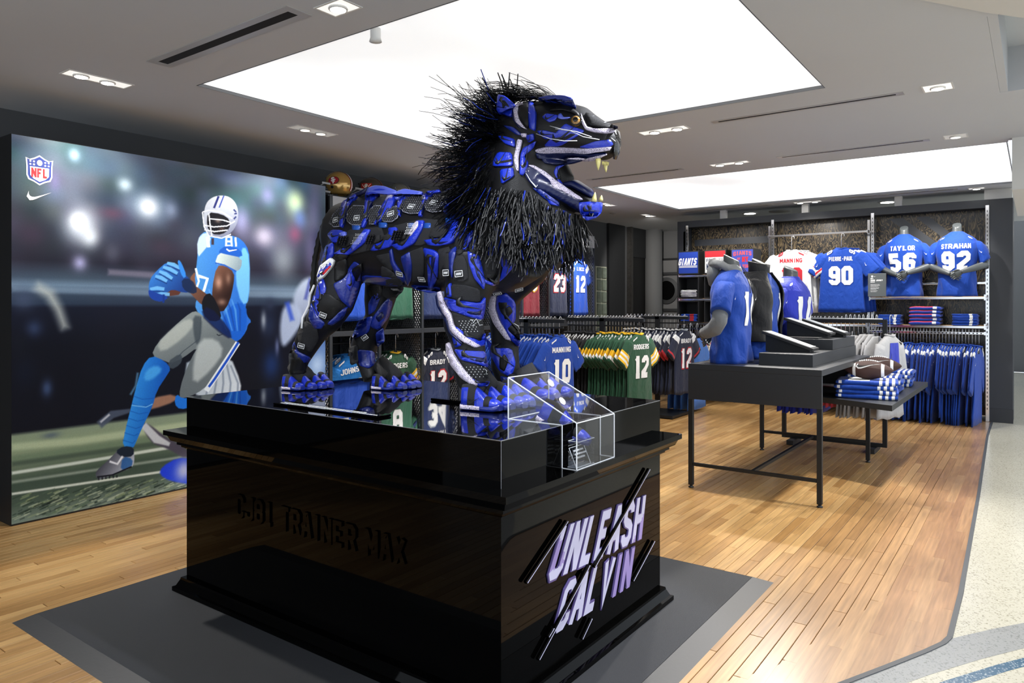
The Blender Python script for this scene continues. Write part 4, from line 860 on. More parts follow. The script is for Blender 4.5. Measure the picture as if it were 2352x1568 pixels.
# ================================================================ FAR DISPLAY WALL
UX = 10.7; UY0, UY1, UZ = .23, 4.575, 2.76
du = empty('display_wall', (UX+.15, (UY0+UY1)/2, 0), 0, 'freestanding charcoal display wall with patterned wood back panels', 'display unit')
dl = -Vector(du.location); DU = lambda mb, n, m=M_char, **k: mb.build(n, m, du, loc=dl, **k)
M_uf = mat('unit_frame', '2f3237', .55, bump=(200, .05), var=(2, .05))
DU(MB().box((UX, UY0, 0), (UX+.5, .47, UZ)), 'side_pier', M_uf, bevel=.002); DU(MB().box((UX, 4.43, 0), (UX+.5, UY1, UZ)), 'side_pier', M_uf)
DU(MB().box((UX, .471, UZ-.10), (UX+.5, 4.429, UZ)), 'top_beam', M_uf)
DU(MB().box((UX+.002, UY0-.004, 0), (UX-.006, .472, .17)), 'plinth_block', mat('unit_kick', '2b2d31', .5)); DU(MB().box((UX+.2, .471, .05), (UX+.5, 4.429, .15)), 'kick_panel', mat('unit_kick2', '6b4a30', .5))
def ply():
    m = bpy.data.materials.new('stained_plywood'); m.use_nodes = True; nt = m.node_tree; b = nt.nodes['Principled BSDF']; N = nt.nodes.new; L = nt.links.new
    tc = N('ShaderNodeTexCoord'); mp = N('ShaderNodeMapping'); mp.inputs['Scale'].default_value = (1, 1, .34); L(tc.outputs['Object'], mp.inputs[0])
    n = N('ShaderNodeTexNoise'); n.inputs['Scale'].default_value = 8.5; n.inputs['Detail'].default_value = 2.0; n.inputs['Distortion'].default_value = 1.6; L(mp.outputs[0], n.inputs['Vector'])
    w_ = N('ShaderNodeMath'); w_.operation = 'MULTIPLY'; w_.inputs[1].default_value = 62; L(n.outputs['Fac'], w_.inputs[0])
    s_ = N('ShaderNodeMath'); s_.operation = 'SINE'; L(w_.outputs[0], s_.inputs[0])
    n2 = N('ShaderNodeTexNoise'); n2.inputs['Scale'].default_value = 60; n2.inputs['Detail'].default_value = 3; L(mp.outputs[0], n2.inputs['Vector'])
    ad = N('ShaderNodeMath'); ad.operation = 'MULTIPLY_ADD'; L(n2.outputs['Fac'], ad.inputs[0]); ad.inputs[1].default_value = 1.6; L(s_.outputs[0], ad.inputs[2])
    r = N('ShaderNodeValToRGB'); e = r.color_ramp.elements; e[0].position = .56; e[0].color = (*lin('1f1d1c'), 1); e[1].position = .86; e[1].color = (*lin('6a5c45'), 1)
    mr = N('ShaderNodeMapRange'); L(ad.outputs[0], mr.inputs[0]); mr.inputs[1].default_value = -1; mr.inputs[2].default_value = 2.1
    L(mr.outputs[0], r.inputs[0]); L(r.outputs[0], b.inputs['Base Color']); b.inputs['Roughness'].default_value = .22; b.inputs['Specular IOR Level'].default_value = .5
    return m
M_ply = ply()
ys = (.478, 1.782, 3.1, 4.43)
for a, b in zip(ys, ys[1:]): DU(MB().box((UX+.22, a+.004, .15), (UX+.25, b-.004, UZ-.102)), 'plywood_panel', M_ply, bevel=.002)
up_t = {.478: 2.71, 1.782: 2.70, 3.1: 2.70, 4.417: 2.68}
for y in (.49, 1.782, 3.1, 4.41):
    b = MB(); b.box((UX-.02, y-.02, .0), (UX+.018, y+.02, 2.69)); o = DU(b, 'upright', M_chrome, bevel=.003)
    s = MB()
    for k in range(50): s.box((UX-.0212, y-.004, .15+k*.05), (UX-.0198, y+.004, .175+k*.05))
    s.build('slot_row', M_slot, o)
    if y in (3.1, 1.782, 4.41): DU(MB().box((UX+.0, y+.035, .2), (UX+.02, y+.065, 2.6)), 'rear_upright', M_chrome)
for y in (1.49, 2.68, 3.88): DU(MB().box((UX+.1, y-.045, UZ+.001), (UX+.18, y+.045, ZC-.001)), 'top_post', M_trim)
DU(MB().box((UX+.14, UY0+.01, UZ+.001), (UX+.5, UY0+.3, ZC-.001)), 'pier_head', M_trim)
# big faint numerals painted on the wood (slanted grey bands)
DU(MB().quads([[(1.45, 2.62), (1.62, 2.62), (1.15, 2.2), (.98, 2.2)], [(1.15, 2.62), (1.30, 2.62), (.85, 2.2), (.70, 2.2)]], lambda a, b: (UX+.2185, a, b), maxl=9), 'painted_band', mat('band_grey', '33363c', .3))
DU(MB().quads(rect(3.15, 2.38, 4.38, 2.48), lambda a, b: (UX+.2185, a, b), maxl=9), 'painted_band', mat('band_grey'))
M_wood = mat('shelf_wood', 'b08a58', .45, bump=(40, .1), var=(8, .12))
SX = 10.35
def shelf(y0, y1, z, lb):
    r = empty('shelf', (SX+.17, (y0+y1)/2, z), 0, lb, 'shelf')
    h = (y1-y0)/2
    MB().box((-.16, -h+.01, -.012), (.17, h-.01, .0)).build('board', M_wood, r)
    f = MB(); f.box((-.172, -h, -.035), (-.161, h, -.006)); f.box((-.172, -h, -.035), (.17, -h+.01, -.012)); f.box((-.172, h-.01, -.035), (.17, h, -.012)); f.build('chrome_frame', M_chrome, r, bevel=.002)
    for s in (-1, 1): MB().box((-.18, s*h-.008, -.05), (-.15, s*h+.008, .02)).build('bracket', M_chrome, r)
    return r
shelf(.5, 1.76, 1.555, 'upper wooden shelf with chrome front under the two mannequin busts')
shelf(.5, 1.76, 1.20, 'wooden shelf with chrome front holding three folded stacks, right bay')
shelf(3.13, 4.40, 1.905, 'top chrome edged shelf in the left bay carrying the printed boxes')
shelf(3.13, 4.40, 1.55, 'middle chrome edged shelf in the left bay of the display wall')
shelf(3.13, 4.40, 1.19, 'lowest chrome edged shelf in the left bay of the display wall')
shelf(1.80, 3.08, 1.20, 'wooden shelf behind the floor rack in the middle bay')
def rail(y0, y1, z, lb, perf=True, x=SX):
    r = empty('hang_rail', (x, (y0+y1)/2, z), 0, lb, 'rail'); h = (y1-y0)/2
    MB().box((-.012, -h, -.014), (.012, h, .014)).build('bar', M_chrome, r, bevel=.003)
    for s in (-1, 1): MB().box((-.01, s*h-.008, -.02), (UX-x-.021, s*h+.008, .02)).build('bracket', M_chrome, r)
    if perf:
        s = MB()
        k = -h+.03
        while k < h-.03: s.box((-.0135, k, -.008), (-.0122, k+.014, .008)); k += .04
        s.build('notches', M_slot, r)
    return r
rail(.5, 1.76, 1.105, 'notched chrome hang rail carrying the long row of blue shirts')
rail(.5, 1.76, 1.72, 'chrome rail behind the mannequin busts', False, x=10.6)
rail(1.80, 3.08, 2.42, 'high chrome rail carrying the white and blue jerseys', False, x=10.42)
rail(3.13, 4.40, 1.10, 'low chrome rail in the left bay holding clipped shirts', True)
rail(1.80, 3.08, 1.03, 'low chrome rail in the middle bay, behind the floor rack', True)
# ================================================================ GARMENTS
def fold(x, z, amp, ph): return amp*(math.sin(x*38+ph)*.6+math.sin(x*61+ph*2.3+z*4)*.4)*min(1, max(0, (-z-.08)/.5))
PW_ = [(0, .07), (-.02, .105), (-.045, .16), (-.07, .205), (-.10, .235), (-.15, .24), (-.22, .235), (-.4, .235), (-.6, .245), (-.8, .262), (-1.2, .28)]
def interp(P, z):
    for (a, b), (c, d) in zip(P, P[1:]):
        if z >= c: return b+(d-b)*(z-a)/(c-a)
    return P[-1][1]
class Jersey:
    def __init__(s, L=.82, ws=1, amp=.012, ph=0, th=.035): s.L, s.ws, s.amp, s.ph, s.th = L, ws, amp, ph, th
    def w(s, z): return interp(PW_, z)*s.ws
    def t(s, z): return interp([(0, s.th*.9), (-.1, s.th), (-.5, s.th*.8), (-1.2, s.th*.75)], z)
    def yf(s, x, z, e=0):
        w = s.w(z); q = min(.98, abs(x)/w); return -s.t(z)*math.sqrt(1-q*q)**.7-e+fold(x, z, s.amp, s.ph)
    def body(s, mb, n=28, nz=14, mi=0):
        zs_ = [0, -.02, -.045, -.07, -.10, -.15]+[-.15-(s.L-.15)*k/(nz-1) for k in range(1, nz)]; rs = []
        for z in zs_:
            w = s.w(z); r = []
            for k in range(n):
                a = 2*PI*k/n; x = w*math.cos(a); sn = math.sin(a)
                dz = .012*math.sin(x*30+s.ph) if z == zs_[-1] else 0
                r.append((x, math.copysign(abs(sn)**.7, sn)*s.t(z)+fold(x, z, s.amp, s.ph), z+dz))
            rs.append(r)
        mb.rings(rs, mi)
    def sleeve(s, mb, sd, stripes=(), n=14, end=(.345, -.33), r0=.105, r1=.10, th=.03, mi=0, nr=12, droop=0):
        A = Vector((sd*.165*s.ws, 0, -.095)); B = Vector((sd*end[0]*s.ws, droop, end[1])); d = (B-A).normalized(); p = Vector((d.z*-sd, 0, d.x*sd)); p = Vector((-d.z, 0, d.x)) if sd > 0 else Vector((d.z, 0, -d.x)); rs = []
        for i in range(nr+1):
            t = i/nr; c = A.lerp(B, t); r = r0+(r1-r0)*t
            if t < .15: r *= .75+t/.15*.25
            rs.append([c+p*(r*math.cos(2*PI*k/n))+Vector((0, 1, 0))*(th*(1-.25*t)*math.sin(2*PI*k/n)+.006*math.sin(9*math.cos(2*PI*k/n)+s.ph)) for k in range(n)])
        def mif(i, k):
            t = (i+.5)/nr
            for a, b, m in stripes:
                if a <= t < b: return m
            return mi
        mb.rings(rs, mi, mif=mif)
    def collar(s, mb, mi=0, n=20):
        rs = []
        for dr, z in ((.0, .002), (.006, .012), (-.006, .016), (-.012, .0)):
            rs.append([((.072+dr)*math.cos(2*PI*k/n), (.036+dr)*math.sin(2*PI*k/n), z-.012*(1-abs(math.cos(2*PI*k/n)))*(1 if math.sin(2*PI*k/n) < 0 else -.3)) for k in range(n)])
        mb.rings(rs, mi, cap=False)
    def put(s, mb, qs, mi=0, dx=0, dz=0, e=.004): mb.quads(qs, lambda a, b: (a+dx, s.yf(a+dx, b+dz, e), b+dz), mi, .022)
def shoulder_marks(j, mb, num, mi=0, h=.07):
    for sd in (-1, 1):
        qs = text(num[0] if sd < 0 else num[-1], h, h*.8, th=1.1)
        f = lambda a, b, sd=sd: (sd*(.155-b*.9)*j.ws+a*.1, j.yf(sd*(.155-b*.9)*j.ws, -.055-b*.1, .006)*1-.002, -.028-(.155-b*.9-.09)*.62-a*.55*sd*.0+a*.75)
        mb.quads(qs, f, mi, .02)
def full_jersey(nm, lb, loc, rz, body, name=None, num=None, ncol='white', nout=None, stripes=(), collar=None, group=None, L=.82, shoulder=None, tick=True, sleevec=None, ph=0, ws=1, smats=None, tilt=0, numh=.25, cat='jersey'):
    j = Jersey(L, ws, ph=ph); bm_ = cloth(*body); r = empty(nm, loc, rz, lb, cat, group)
    if tilt: r.rotation_euler = (0, tilt, rz)
    b = MB(); j.body(b); b.build('body', bm_, r)
    ms = [cloth(*sleevec) if sleevec else bm_]+[cloth(*m) for m in (smats or ())]
    for sd in (-1, 1):
        b = MB(); j.sleeve(b, sd, stripes); o = b.build('sleeve', ms, r)
        if tick:
            k = MB(); k.quads(swoosh(.05, 0, 0, math.radians(-50*sd), -sd), lambda a, c, sd=sd: (sd*.265*ws+a, -.036, -.215+c), maxl=.02); k.build('tick_mark', cloth('print_'+ncol, {'white': 'e8eaec', 'red': 'b3202e'}.get(ncol, 'e8eaec')), o)
    b = MB(); j.collar(b); b.build('collar', cloth(*collar) if collar else bm_, r)
    pm = cloth('print_'+ncol, {'white': 'e8eaec', 'red': 'b3202e'}[ncol], .6)
    if name:
        wd = min(.30, .052*len(name)); b = MB(); j.put(b, text(name, .056, wd, th=.95), dz=-.165, e=.0035); b.build('name_lettering', pm, r)
    if num:
        wd = .30 if len(num) > 1 else .14
        if nout:
            b = MB(); j.put(b, text(num, numh+.014, wd+.014, th=1.25, ext=.35), dz=-.235-numh-.007, e=.0032); b.build('number_outline', cloth(*nout), r)
        b = MB(); j.put(b, text(num, numh, wd, th=1.25), dz=-.235-numh, e=.005); b.build('number', pm, r)
    if shoulder:
        b = MB(); shoulder_marks(j, b, shoulder); b.build('shoulder_number', pm, r)
    return r
def hanger_proto(lb, col='grey'):
    r = empty('clothes_hanger', (0, 0, 0), 0, lb, 'hanger')
    h = MB(); h.tube([(0, 0, -.06), (0, 0, .116)]+[(.018-.018*math.cos(a), 0, .116+.026*math.sin(a)) for a in [k*PI/6 for k in range(1, 8)]], .0034, 6); h.build('hook', mat('hook_steel', 'd4d6d8', .25, metal=.55), r)
    s = MB(); s.tube([(-.165, 0, -.145), (-.1, 0, -.112), (0, 0, -.065), (.1, 0, -.112), (.165, 0, -.145)], .008, 5); s.build('shoulder_bar', M_black, r)
    n = MB(); n.box((-.02, -.004, -.075), (.02, .004, -.035)); n.build('neck_plate', M_black, r)
    return r
HG = hanger_proto('black hanger with a chrome hook carrying the front jersey')
HG.location = (6.3, 3.99, 1.185)
def hang(loc, rz, lb, group=None):
    h = dup(HG, loc, rz, lb)
    if group: h['group'] = group
    elif 'group' in h: del h['group']
    return h
def stack_mesh(nm, body, smats=(), stripes=(), L=.82, end=(.345, -.33), tickc=True, shnum='8', n=14, ws=1, r1=.1, collar=None, shcol='e8eaec', ph=1., low=True, r0=.1, th=.014, sth=.012):
    j = Jersey(L, ws, ph=ph, th=th); b = MB(); ms = [cloth(*body)]+[cloth(*m) for m in smats]+[cloth('print_white' if shcol == 'e8eaec' else 'mark'+shcol, shcol)]; k = len(ms)-1
    j.body(b, n, 7)
    for sd in (-1, 1): j.sleeve(b, sd, stripes, 8, end, r0, r1, sth, nr=8)
    if collar is not None: j.collar(b, collar, 12)
    if shnum: shoulder_marks(j, b, shnum*2 if len(shnum) == 1 else shnum, k, .075)
    if tickc:
        for sd in (-1, 1): b.quads(swoosh(.06, 0, 0, math.radians(-40*sd), -sd), lambda a, c, sd=sd: (sd*.27*ws+a, -.024, -.2+c), k, .03)
    return b.mesh(nm, ms)
# ---------------------------------------------------------------- T racks
def t_rack(x, y, lb, y0, y1):
    r = empty('garment_rack', (x, y, 0), 0, lb, 'rack'); R_ = lambda mb, n, m=M_charfloor: mb.build(n, m, r, bevel=.0015)
    R_(MB().box((-.02, -.03, .04), (.02, .03, 1.30)), 'post'); R_(MB().box((-.02, y0-y, 1.262), (.02, y1-y, 1.30)), 'top_bar'); R_(MB().box((-.012, y0-y+.02, 1.205), (.012, y1-y-.02, 1.222)), 'lower_bar')
    R_(MB().box((-.3, -.34, .012), (.3, .34, .045)), 'base')
    R_(MB().tube([(-.0, y0-y+.01, 1.301), (0, y1-y-.01, 1.301)], .006, 6), 'hook_rail', M_chrome)
    for a in (-.26, .26):
        for c in (-.3, .3): R_(MB().lathe([(.02, 0), (.02, .012)], (a, c, 0), 10), 'foot', M_black)
t_rack(6.3, 4.4, 'black T-shaped garment rack holding the row of blue jerseys', 3.92, 4.9)
t_rack(7.27, 4.02, 'black T-shaped garment rack holding the green and the black jerseys', 3.50, 4.5)
t_rack(8.82, 4.05, 'black T-shaped garment rack holding the navy jerseys', 3.62, 4.55)
ROY = ('royal', '063d9e'); GRN = ('green', '1d4a33'); NVY = ('navy', '141c34'); BLK = ('black', '15161a'); YEL = ('yellow', 'e6b41a'); WHT = ('white', 'dfe1e2'); RED = ('red', 'b3202e'); LBL = ('lightblue', '0d6cba'); MAR = ('maroon', '7a1428'); SIL = ('silver', '9aa3ad')
GR_ST = ((.5, .6, 1), (.6, .68, 2), (.68, .78, 1), (.78, .84, 2), (.84, .93, 1))
RZ = math.radians(-7)
JT = 1.125
def row(me, nm, lb, grp, x, ys_, rz=RZ, z=JT, hz=.06, hl=None, jit=.02, sc=None, cat='jersey'):
    for i, y in enumerate(ys_):
        o = bpy.data.objects.new(nm, me); COL.objects.link(o); o.location = (x+random.uniform(-.01, .01), y, z+random.uniform(-.012, .006)); o.rotation_euler = (0, random.uniform(-.03, .03), rz+random.uniform(-.035, .035))
        tag(o, ordw(i)+' '+lb.replace(' hung edge-on', ''), cat, grp)
        hang((x, y, z+hz), rz+random.uniform(-.03, .03), 'hanger of the %s of the %s' % (ordw(i), grp.replace(' the front one', ' the front')), 'hangers of the '+grp)
fr = lambda a, b, n: [a+(b-a)*i/(n-1) for i in range(n)]
# blue rack
HG['label'] = 'black hanger holding the front blue jersey with the white 10'; HG.rotation_euler = (0, 0, RZ)
full_jersey('football_jersey', 'royal blue jersey with a white 10 at the front of the nearest rack', (6.3, 3.99, JT), RZ, ROY, 'MANNING', '10', shoulder='10', ph=.4)
row(stack_mesh('jersey_stack_blue', ROY, shnum='0', collar=0), 'football_jersey', 'royal blue jersey hung edge-on behind the front blue jersey', 'blue jerseys hung behind the front one', 6.3, fr(4.06, 4.84, 18))
# green + black rack
hang((7.27, 3.56, JT+.06), RZ, 'black hanger holding the dark green jersey at the rack front')
full_jersey('football_jersey', 'dark green jersey with a white 12 at the front of the rack', (7.27, 3.56, JT), RZ, GRN, 'RODGERS', '12', smats=(YEL, WHT), stripes=GR_ST, collar=YEL, shoulder='12', ph=1.3)
row(stack_mesh('jersey_stack_green', GRN, (YEL, WHT), GR_ST, shnum='2', collar=1), 'football_jersey', 'dark green jersey with yellow sleeve bands hung edge-on behind the front one', 'green jerseys hung behind the front one', 7.27, fr(3.62, 4.04, 12))
row(stack_mesh('jersey_stack_black', BLK, (YEL, WHT), GR_ST, shnum='8', collar=0), 'football_jersey', 'black jersey with yellow sleeve bands hung edge-on left of the green ones', 'black jerseys hung behind the green ones', 7.27, fr(4.10, 4.48, 10))
# navy rack
hang((8.82, 3.68, JT+.06), RZ, 'black hanger holding the navy jersey at the rack front')
full_jersey('football_jersey', 'navy jersey with a red outlined white 12 at the rack front', (8.82, 3.68, JT), RZ, NVY, 'BRADY', '12', nout=RED, smats=(WHT, RED), stripes=((0, .25, 1), (.86, .92, 2)), collar=SIL, shoulder='12', ph=2.1, tick=False)
row(stack_mesh('jersey_stack_navy', NVY, (WHT, RED), ((.0, .42, 1), (.86, .94, 2)), shnum='2', collar=1), 'football_jersey', 'navy jersey with white shoulder patch hung edge-on behind the front one', 'navy jerseys hung behind the front one', 8.82, fr(3.76, 4.5, 15))
# denim blue garments right of the navy rack
row(stack_mesh('jersey_stack_denim', ('denim', '4c7fd0'), shnum='', tickc=False, L=.95), 'sky_blue_shirt', 'sky blue shirt hanging behind the navy jersey', 'sky blue shirts behind the navy jersey', 9.35, fr(3.72, 4.0, 4), z=1.0, cat='shirt')
# ================================================================ LOCKERS
LX = [4.51+.632*k for k in range(9)]; LY0, LY1 = 5.42, 6.05; LZT = 2.49
lk = empty('locker_unit', ((LX[0]+LX[-1])/2, 5.73, 0), 0, 'long row of open black steel lockers with mesh dividers along the left wall', 'lockers')
ll_ = -Vector(lk.location); K = lambda mb, n, m=M_charfloor, **k: mb.build(n, m, lk, loc=ll_, **k)
M_lkf = mat('locker_steel', '4b4e52', .38, metal=.6, bump=(30, .08)); M_mesh = mat('mesh_steel', '84878c', .3, metal=.8)
mm = MB(); Dp = LY1-LY0-.03; Hh = 1.13; step = .052; sl = 1.7
def clipline(y0, z0, y1, z1):
    # clip to rectangle [0,Dp]x[0,Hh]
    dy, dz = y1-y0, z1-z0; t0, t1 = 0, 1
    for p, q in ((-dy, y0), (dy, Dp-y0), (-dz, z0), (dz, Hh-z0)):
        if abs(p) < 1e-9: continue
        t = q/p
        if p < 0: t0 = max(t0, t)
        else: t1 = min(t1, t)
    return (y0+dy*t0, z0+dz*t0, y0+dy*t1, z0+dz*t1) if t1-t0 > .01 else None
k = -Hh
while k < Hh+Dp*sl:
    for s in (1, -1):
        c = clipline(0, k, Dp, k+Dp*sl) if s > 0 else clipline(0, k, Dp, k-Dp*sl)
        if c: mm.bar((s*.0015, c[0], c[1]), (s*.0015, c[2], c[3]), .004, .007, up=(0, 1, .3))
    k += step
mme = mm.mesh('mesh_divider', M_mesh)
for i, x in enumerate(LX):
    K(MB().box((x-.016, LY0, 0), (x+.016, LY0+.03, LZT)), 'upright', M_lkf, bevel=.002)
    K(MB().box((x-.012, LY1-.03, 0), (x+.012, LY1, LZT)), 'rear_upright', M_lkf)
    for z in (.02, 1.20):
        o = bpy.data.objects.new('mesh_divider', mme); COL.objects.link(o); o.parent = lk; o.location = Vector((x, LY0+.03, z))+ll_; tag(o, kind='stuff')
for a, b in zip(LX, LX[1:]):
    K(MB().box((a+.017, LY0, 1.145), (b-.017, LY0+.03, 1.195)), 'shelf_rail', M_lkf, bevel=.002); K(MB().box((a+.017, LY0+.031, 1.16), (b-.017, LY1-.031, 1.175)), 'shelf', M_lkf)
    K(MB().box((a+.017, LY0-.002, 2.31), (b-.017, LY0+.018, LZT)), 'header_panel', M_steel)
    K(MB().tube([(a+.02, 5.68, 1.06), (b-.02, 5.68, 1.06)], .011, 8), 'hang_bar', M_charfloor); K(MB().tube([(a+.02, 5.68, 2.26), (b-.02, 5.68, 2.26)], .011, 8), 'hang_bar', M_charfloor)
K(MB().box((LX[0]-.016, LY0+.03, LZT), (LX[-1]+.016, LY1, LZT+.012)), 'top_panel', M_lkf)
K(MB().box((LX[0]-.016, LY1+.001, 0), (LX[-1]+.016, LY1+.012, LZT)), 'back_panel', M_black)
bx = [(a+b)/2 for a, b in zip(LX, LX[1:])]
def lj(i, up, lb, body, name, num, y=5.52, rz=0, dx=0, **k):
    z = 2.12 if up else .94
    hang((bx[i]+dx, y, z+.06), rz, 'hanger of the '+' '.join(lb.replace(',', '').split()[:12]))
    return full_jersey('football_jersey', lb, (bx[i]+dx, y, z), rz, body, name, num, ph=i*1.7+up, **k)
t10 = math.radians(6)
lj(0, 0, 'light blue jersey hung askew in the lower left locker', LBL, 'JOHNSON', '81', nout=SIL, shoulder='11', tilt=math.radians(-9), dx=.0, rz=math.radians(-8))
lj(1, 0, 'green jersey with yellow collar in the second lower locker', GRN, 'RODGERS', '12', smats=(YEL, WHT), stripes=GR_ST, collar=YEL, shoulder='22')
lj(2, 0, 'navy jersey with red outlined 12 in the third lower locker', NVY, 'BRADY', '12', nout=RED, smats=(WHT, RED), stripes=((0, .25, 1), (.86, .92, 2)), collar=SIL, shoulder='22')
lj(3, 0, 'navy jersey in the lower locker behind the front lion leg', NVY, None, '34', shoulder='34')
lj(0, 1, 'bright blue jersey in the upper left locker beside the hind leg', ('mid_blue', '1a50c4'), 'MANNING', '18', shoulder='88')
lj(1, 1, 'dark green plain jersey in the second upper locker', ('sea_green', '2b5f4a'), None, '8', shoulder='88')
lj(2, 1, 'navy jersey in the third upper locker under the lion belly', ('dark_blue', '1b2d5c'), 'BRYANT', '34', shoulder='88', nout=SIL)
lj(3, 1, 'dark jersey in the upper locker behind the front lion leg', NVY, None, '88', shoulder='88')
lj(4, 1, 'royal blue jersey in the upper locker behind the far front leg', ROY, None, '10', shoulder='10')
lj(5, 1, 'dark red jersey with a large yellow edged white 10 in an upper locker', MAR, 'GRIFFIN III', '10', nout=YEL, smats=(YEL, WHT), stripes=((.72, .8, 1), (.8, .86, 2), (.86, .95, 1)), shoulder='11', dx=-.03)
lj(6, 1, 'dark navy jersey with a white 23 and a red collar', ('navy_grey', '232b48'), 'FOSTER', '23', nout=RED, collar=RED, shoulder='33', dx=.06)
lj(7, 1, 'blue jersey with a white 12 in the last upper locker', ('mid_blue', '1a50c4'), 'LUCK', '12', smats=(WHT,), stripes=((.1, .3, 1),), shoulder='22', dx=.0)
for i in range(8):
    for up in (0, 1):
        if not up and i > 3: continue
        c = [('mid_blue', '1a50c4'), GRN, NVY, NVY, ROY, MAR, ('navy_grey', '232b48'), ('mid_blue', '1a50c4')][i] if up else [LBL, GRN, NVY, NVY][i]
        me_ = stack_mesh('jersey_spare', c, shnum='8', collar=0)
        nmc = {0: 'first', 1: 'second', 2: 'third', 3: 'fourth', 4: 'fifth', 5: 'sixth', 6: 'seventh', 7: 'last'}[i]
        for k in range(3):
            o = bpy.data.objects.new('football_jersey', me_); COL.objects.link(o); o.location = (bx[i]+.04+.03*k, 5.62+.09*k, (2.12 if up else .94)-.01*k); o.rotation_euler = (0, random.uniform(-.02, .02), random.uniform(-.03, .03))
            tag(o, '%s spare jersey behind the front one in the %s %s locker' % (ordw(k), nmc, 'upper' if up else 'lower'), 'jersey', 'spare jerseys in the %s %s locker' % (nmc, 'upper' if up else 'lower'))
# ================================================================ HELMETS
def helmet(loc, shell, lb, stripe=None, rz=0, logo=None):
    r = empty('football_helmet', loc, rz, lb, 'helmet'); R_ = .135
    m = mat('helmet_'+shell[0], shell[1], .16, metal=shell[2], spec=.6, coat=.6)
    def P(a, e, k=1.0):   # a azimuth (0 = front -x), e elevation
        x = -math.cos(e)*math.cos(a); y = math.cos(e)*math.sin(a); z = math.sin(e)
        return Vector((x*R_*1.12*k, y*R_*.86*k, z*R_*k+.135))
    rs = []
    for i in range(13):
        e = math.radians(-48+138*i/12); rr_ = []
        for k in range(32):
            a = 2*PI*k/32; ee = e
            fr_ = max(0, math.cos(a)) if math.cos(a) > 0 else 0
            lowlim = math.radians(-48+78*min(1, max(0, (fr_-.42)/.25)))
            rr_.append(P(a, max(ee, lowlim)))
        rs.append(rr_)
    MB().rings(rs, cap=False).build('shell', m, r).modifiers.new('solid', 'SOLIDIFY').thickness = -.006
    if stripe:
        for w_, c, k in ((.16, stripe[0], 1.012), (.07, stripe[1], 1.02)):
            s = MB(); pts = [math.radians(30+178*i/20) for i in range(21)]
            vs = []
            for e in pts:
                for sg in (-1, 1):
                    x = -math.cos(e); z = math.sin(e); y = sg*w_; q = Vector((x, y, z)).normalized(); vs.append(Vector((q.x*R_*1.12*k, q.y*R_*.86*k, q.z*R_*k+.135)))
            s.add(vs, [(2*i, 2*i+1, 2*i+3, 2*i+2) for i in range(20)], smooth=True); s.build('centre_stripe', mat('helm_'+c, c, .25, coat=.5), r)
    # face cage in front
    c = MB()
    for z, w_ in ((.12, .105), (.085, .11), (.05, .1)):
        c.tube([(-.10, -w_, z+.02), (-.16, -w_*.8, z), (-.20, 0, z-.005), (-.16, w_*.8, z), (-.10, w_, z+.02)], .005, 6)
    for y in (-.03, .03): c.tube([(-.19, y, .125), (-.197, y, .08), (-.19, y, .035)], .005, 6)
    c.build('face_cage', mat('cage_grey', 'c8cacc', .3), r)
    for z in (.07, .15): MB().bar((-.02, -.117, z-.02), (-.11, -.112, z), .018, .006, up=(0, 1, 0)).build('strap_clip', M_white, r)
    MB().lathe([(.014, 0), (.014, .006), (.001, .007)], n=12).build('ear_hole', M_slot, r, loc=(.0, -.1125, .10)).rotation_euler = (PI/2, 0, 0)
    if logo:
        lm = [mat('helm_'+q, q, .3) for q in logo[1]]
        def S(a, b, e=0):    # decal plane coordinates wrapped on the side facing -y
            x = a+.012; z = b+.165; q = Vector((x/(R_*1.12), 0, (z-.135)/R_)); d = max(.05, 1-q.x**2-q.z**2); return (x, -math.sqrt(d)*R_*.86-.002-e, z)
        b = MB(); logo[0](b, S); b.build('team_emblem', lm, r)
    return r
def lg_sf(b, S):
    b.quads(disc(0, 0, .058, 20, .04), lambda x, y: S(x, y), 0, .02); b.quads(disc(0, 0, .053, 20, .036), lambda x, y: S(x, y, .0012), 1, .02)
    b.quads(text('S', .045, .034, th=1.3), lambda x, y: S(x-.008, y-.012, .0024), 2, .02); b.quads(text('F', .045, .034, th=1.2), lambda x, y: S(x+.012, y-.032, .003), 2, .02)
def lg_flag(b, S):
    b.quads([[(-.065, .035), (.055, .03), (.065, -.03), (-.05, -.045)]], lambda x, y: S(x, y), 0, .02)
    b.quads(disc(0, .008, .018, 12), lambda x, y: S(x, y, .0015), 1, .02); b.quads(rect(-.008, -.015, .008, -.004), lambda x, y: S(x, y, .0015), 1, .02)
    for s in (-1, 1):
        b.quads(stroke([(s*.045, .02), (s*.02, -.012), (-s*.03, -.034)], .006), lambda x, y: S(x, y, .0015), 1, .02); b.quads(disc(s*.007, .01, .004, 6), lambda x, y: S(x, y, .003), 2, .02)
def star(r, r2=.4): return [(math.sin(2*PI*k/10)*r*(1 if k % 2 == 0 else r2), math.cos(2*PI*k/10)*r*(1 if k % 2 == 0 else r2)) for k in range(10)]
def lg_star(b, S):
    for R_, m, e in ((.06, 0, 0), (.052, 1, .001), (.044, 2, .002)):
        p = star(R_); b.quads([[(0, 0), p[i], p[(i+1) % 10], (0, 0)] for i in range(10)], lambda x, y, e=e: S(x, y, e), m, .03)
HZ = LZT+.013
helmet((4.745, 5.60, HZ), ('gold', 'c7a058', .55), 'gold football helmet with a red oval emblem on the locker top', ('a51c26', 'e8e8e8'), math.radians(-70), (lg_sf, ('1a1a1a', '9c1a28', 'f0f0f0')))
helmet((5.17, 5.60, HZ), ('pewter', '5c554e', .7), 'pewter football helmet with a red flag emblem, second from the left', ('7a1c1c', '4a4540'), math.radians(-70), (lg_flag, ('a0201c', 'e8e2d8', '2a2a2a')))
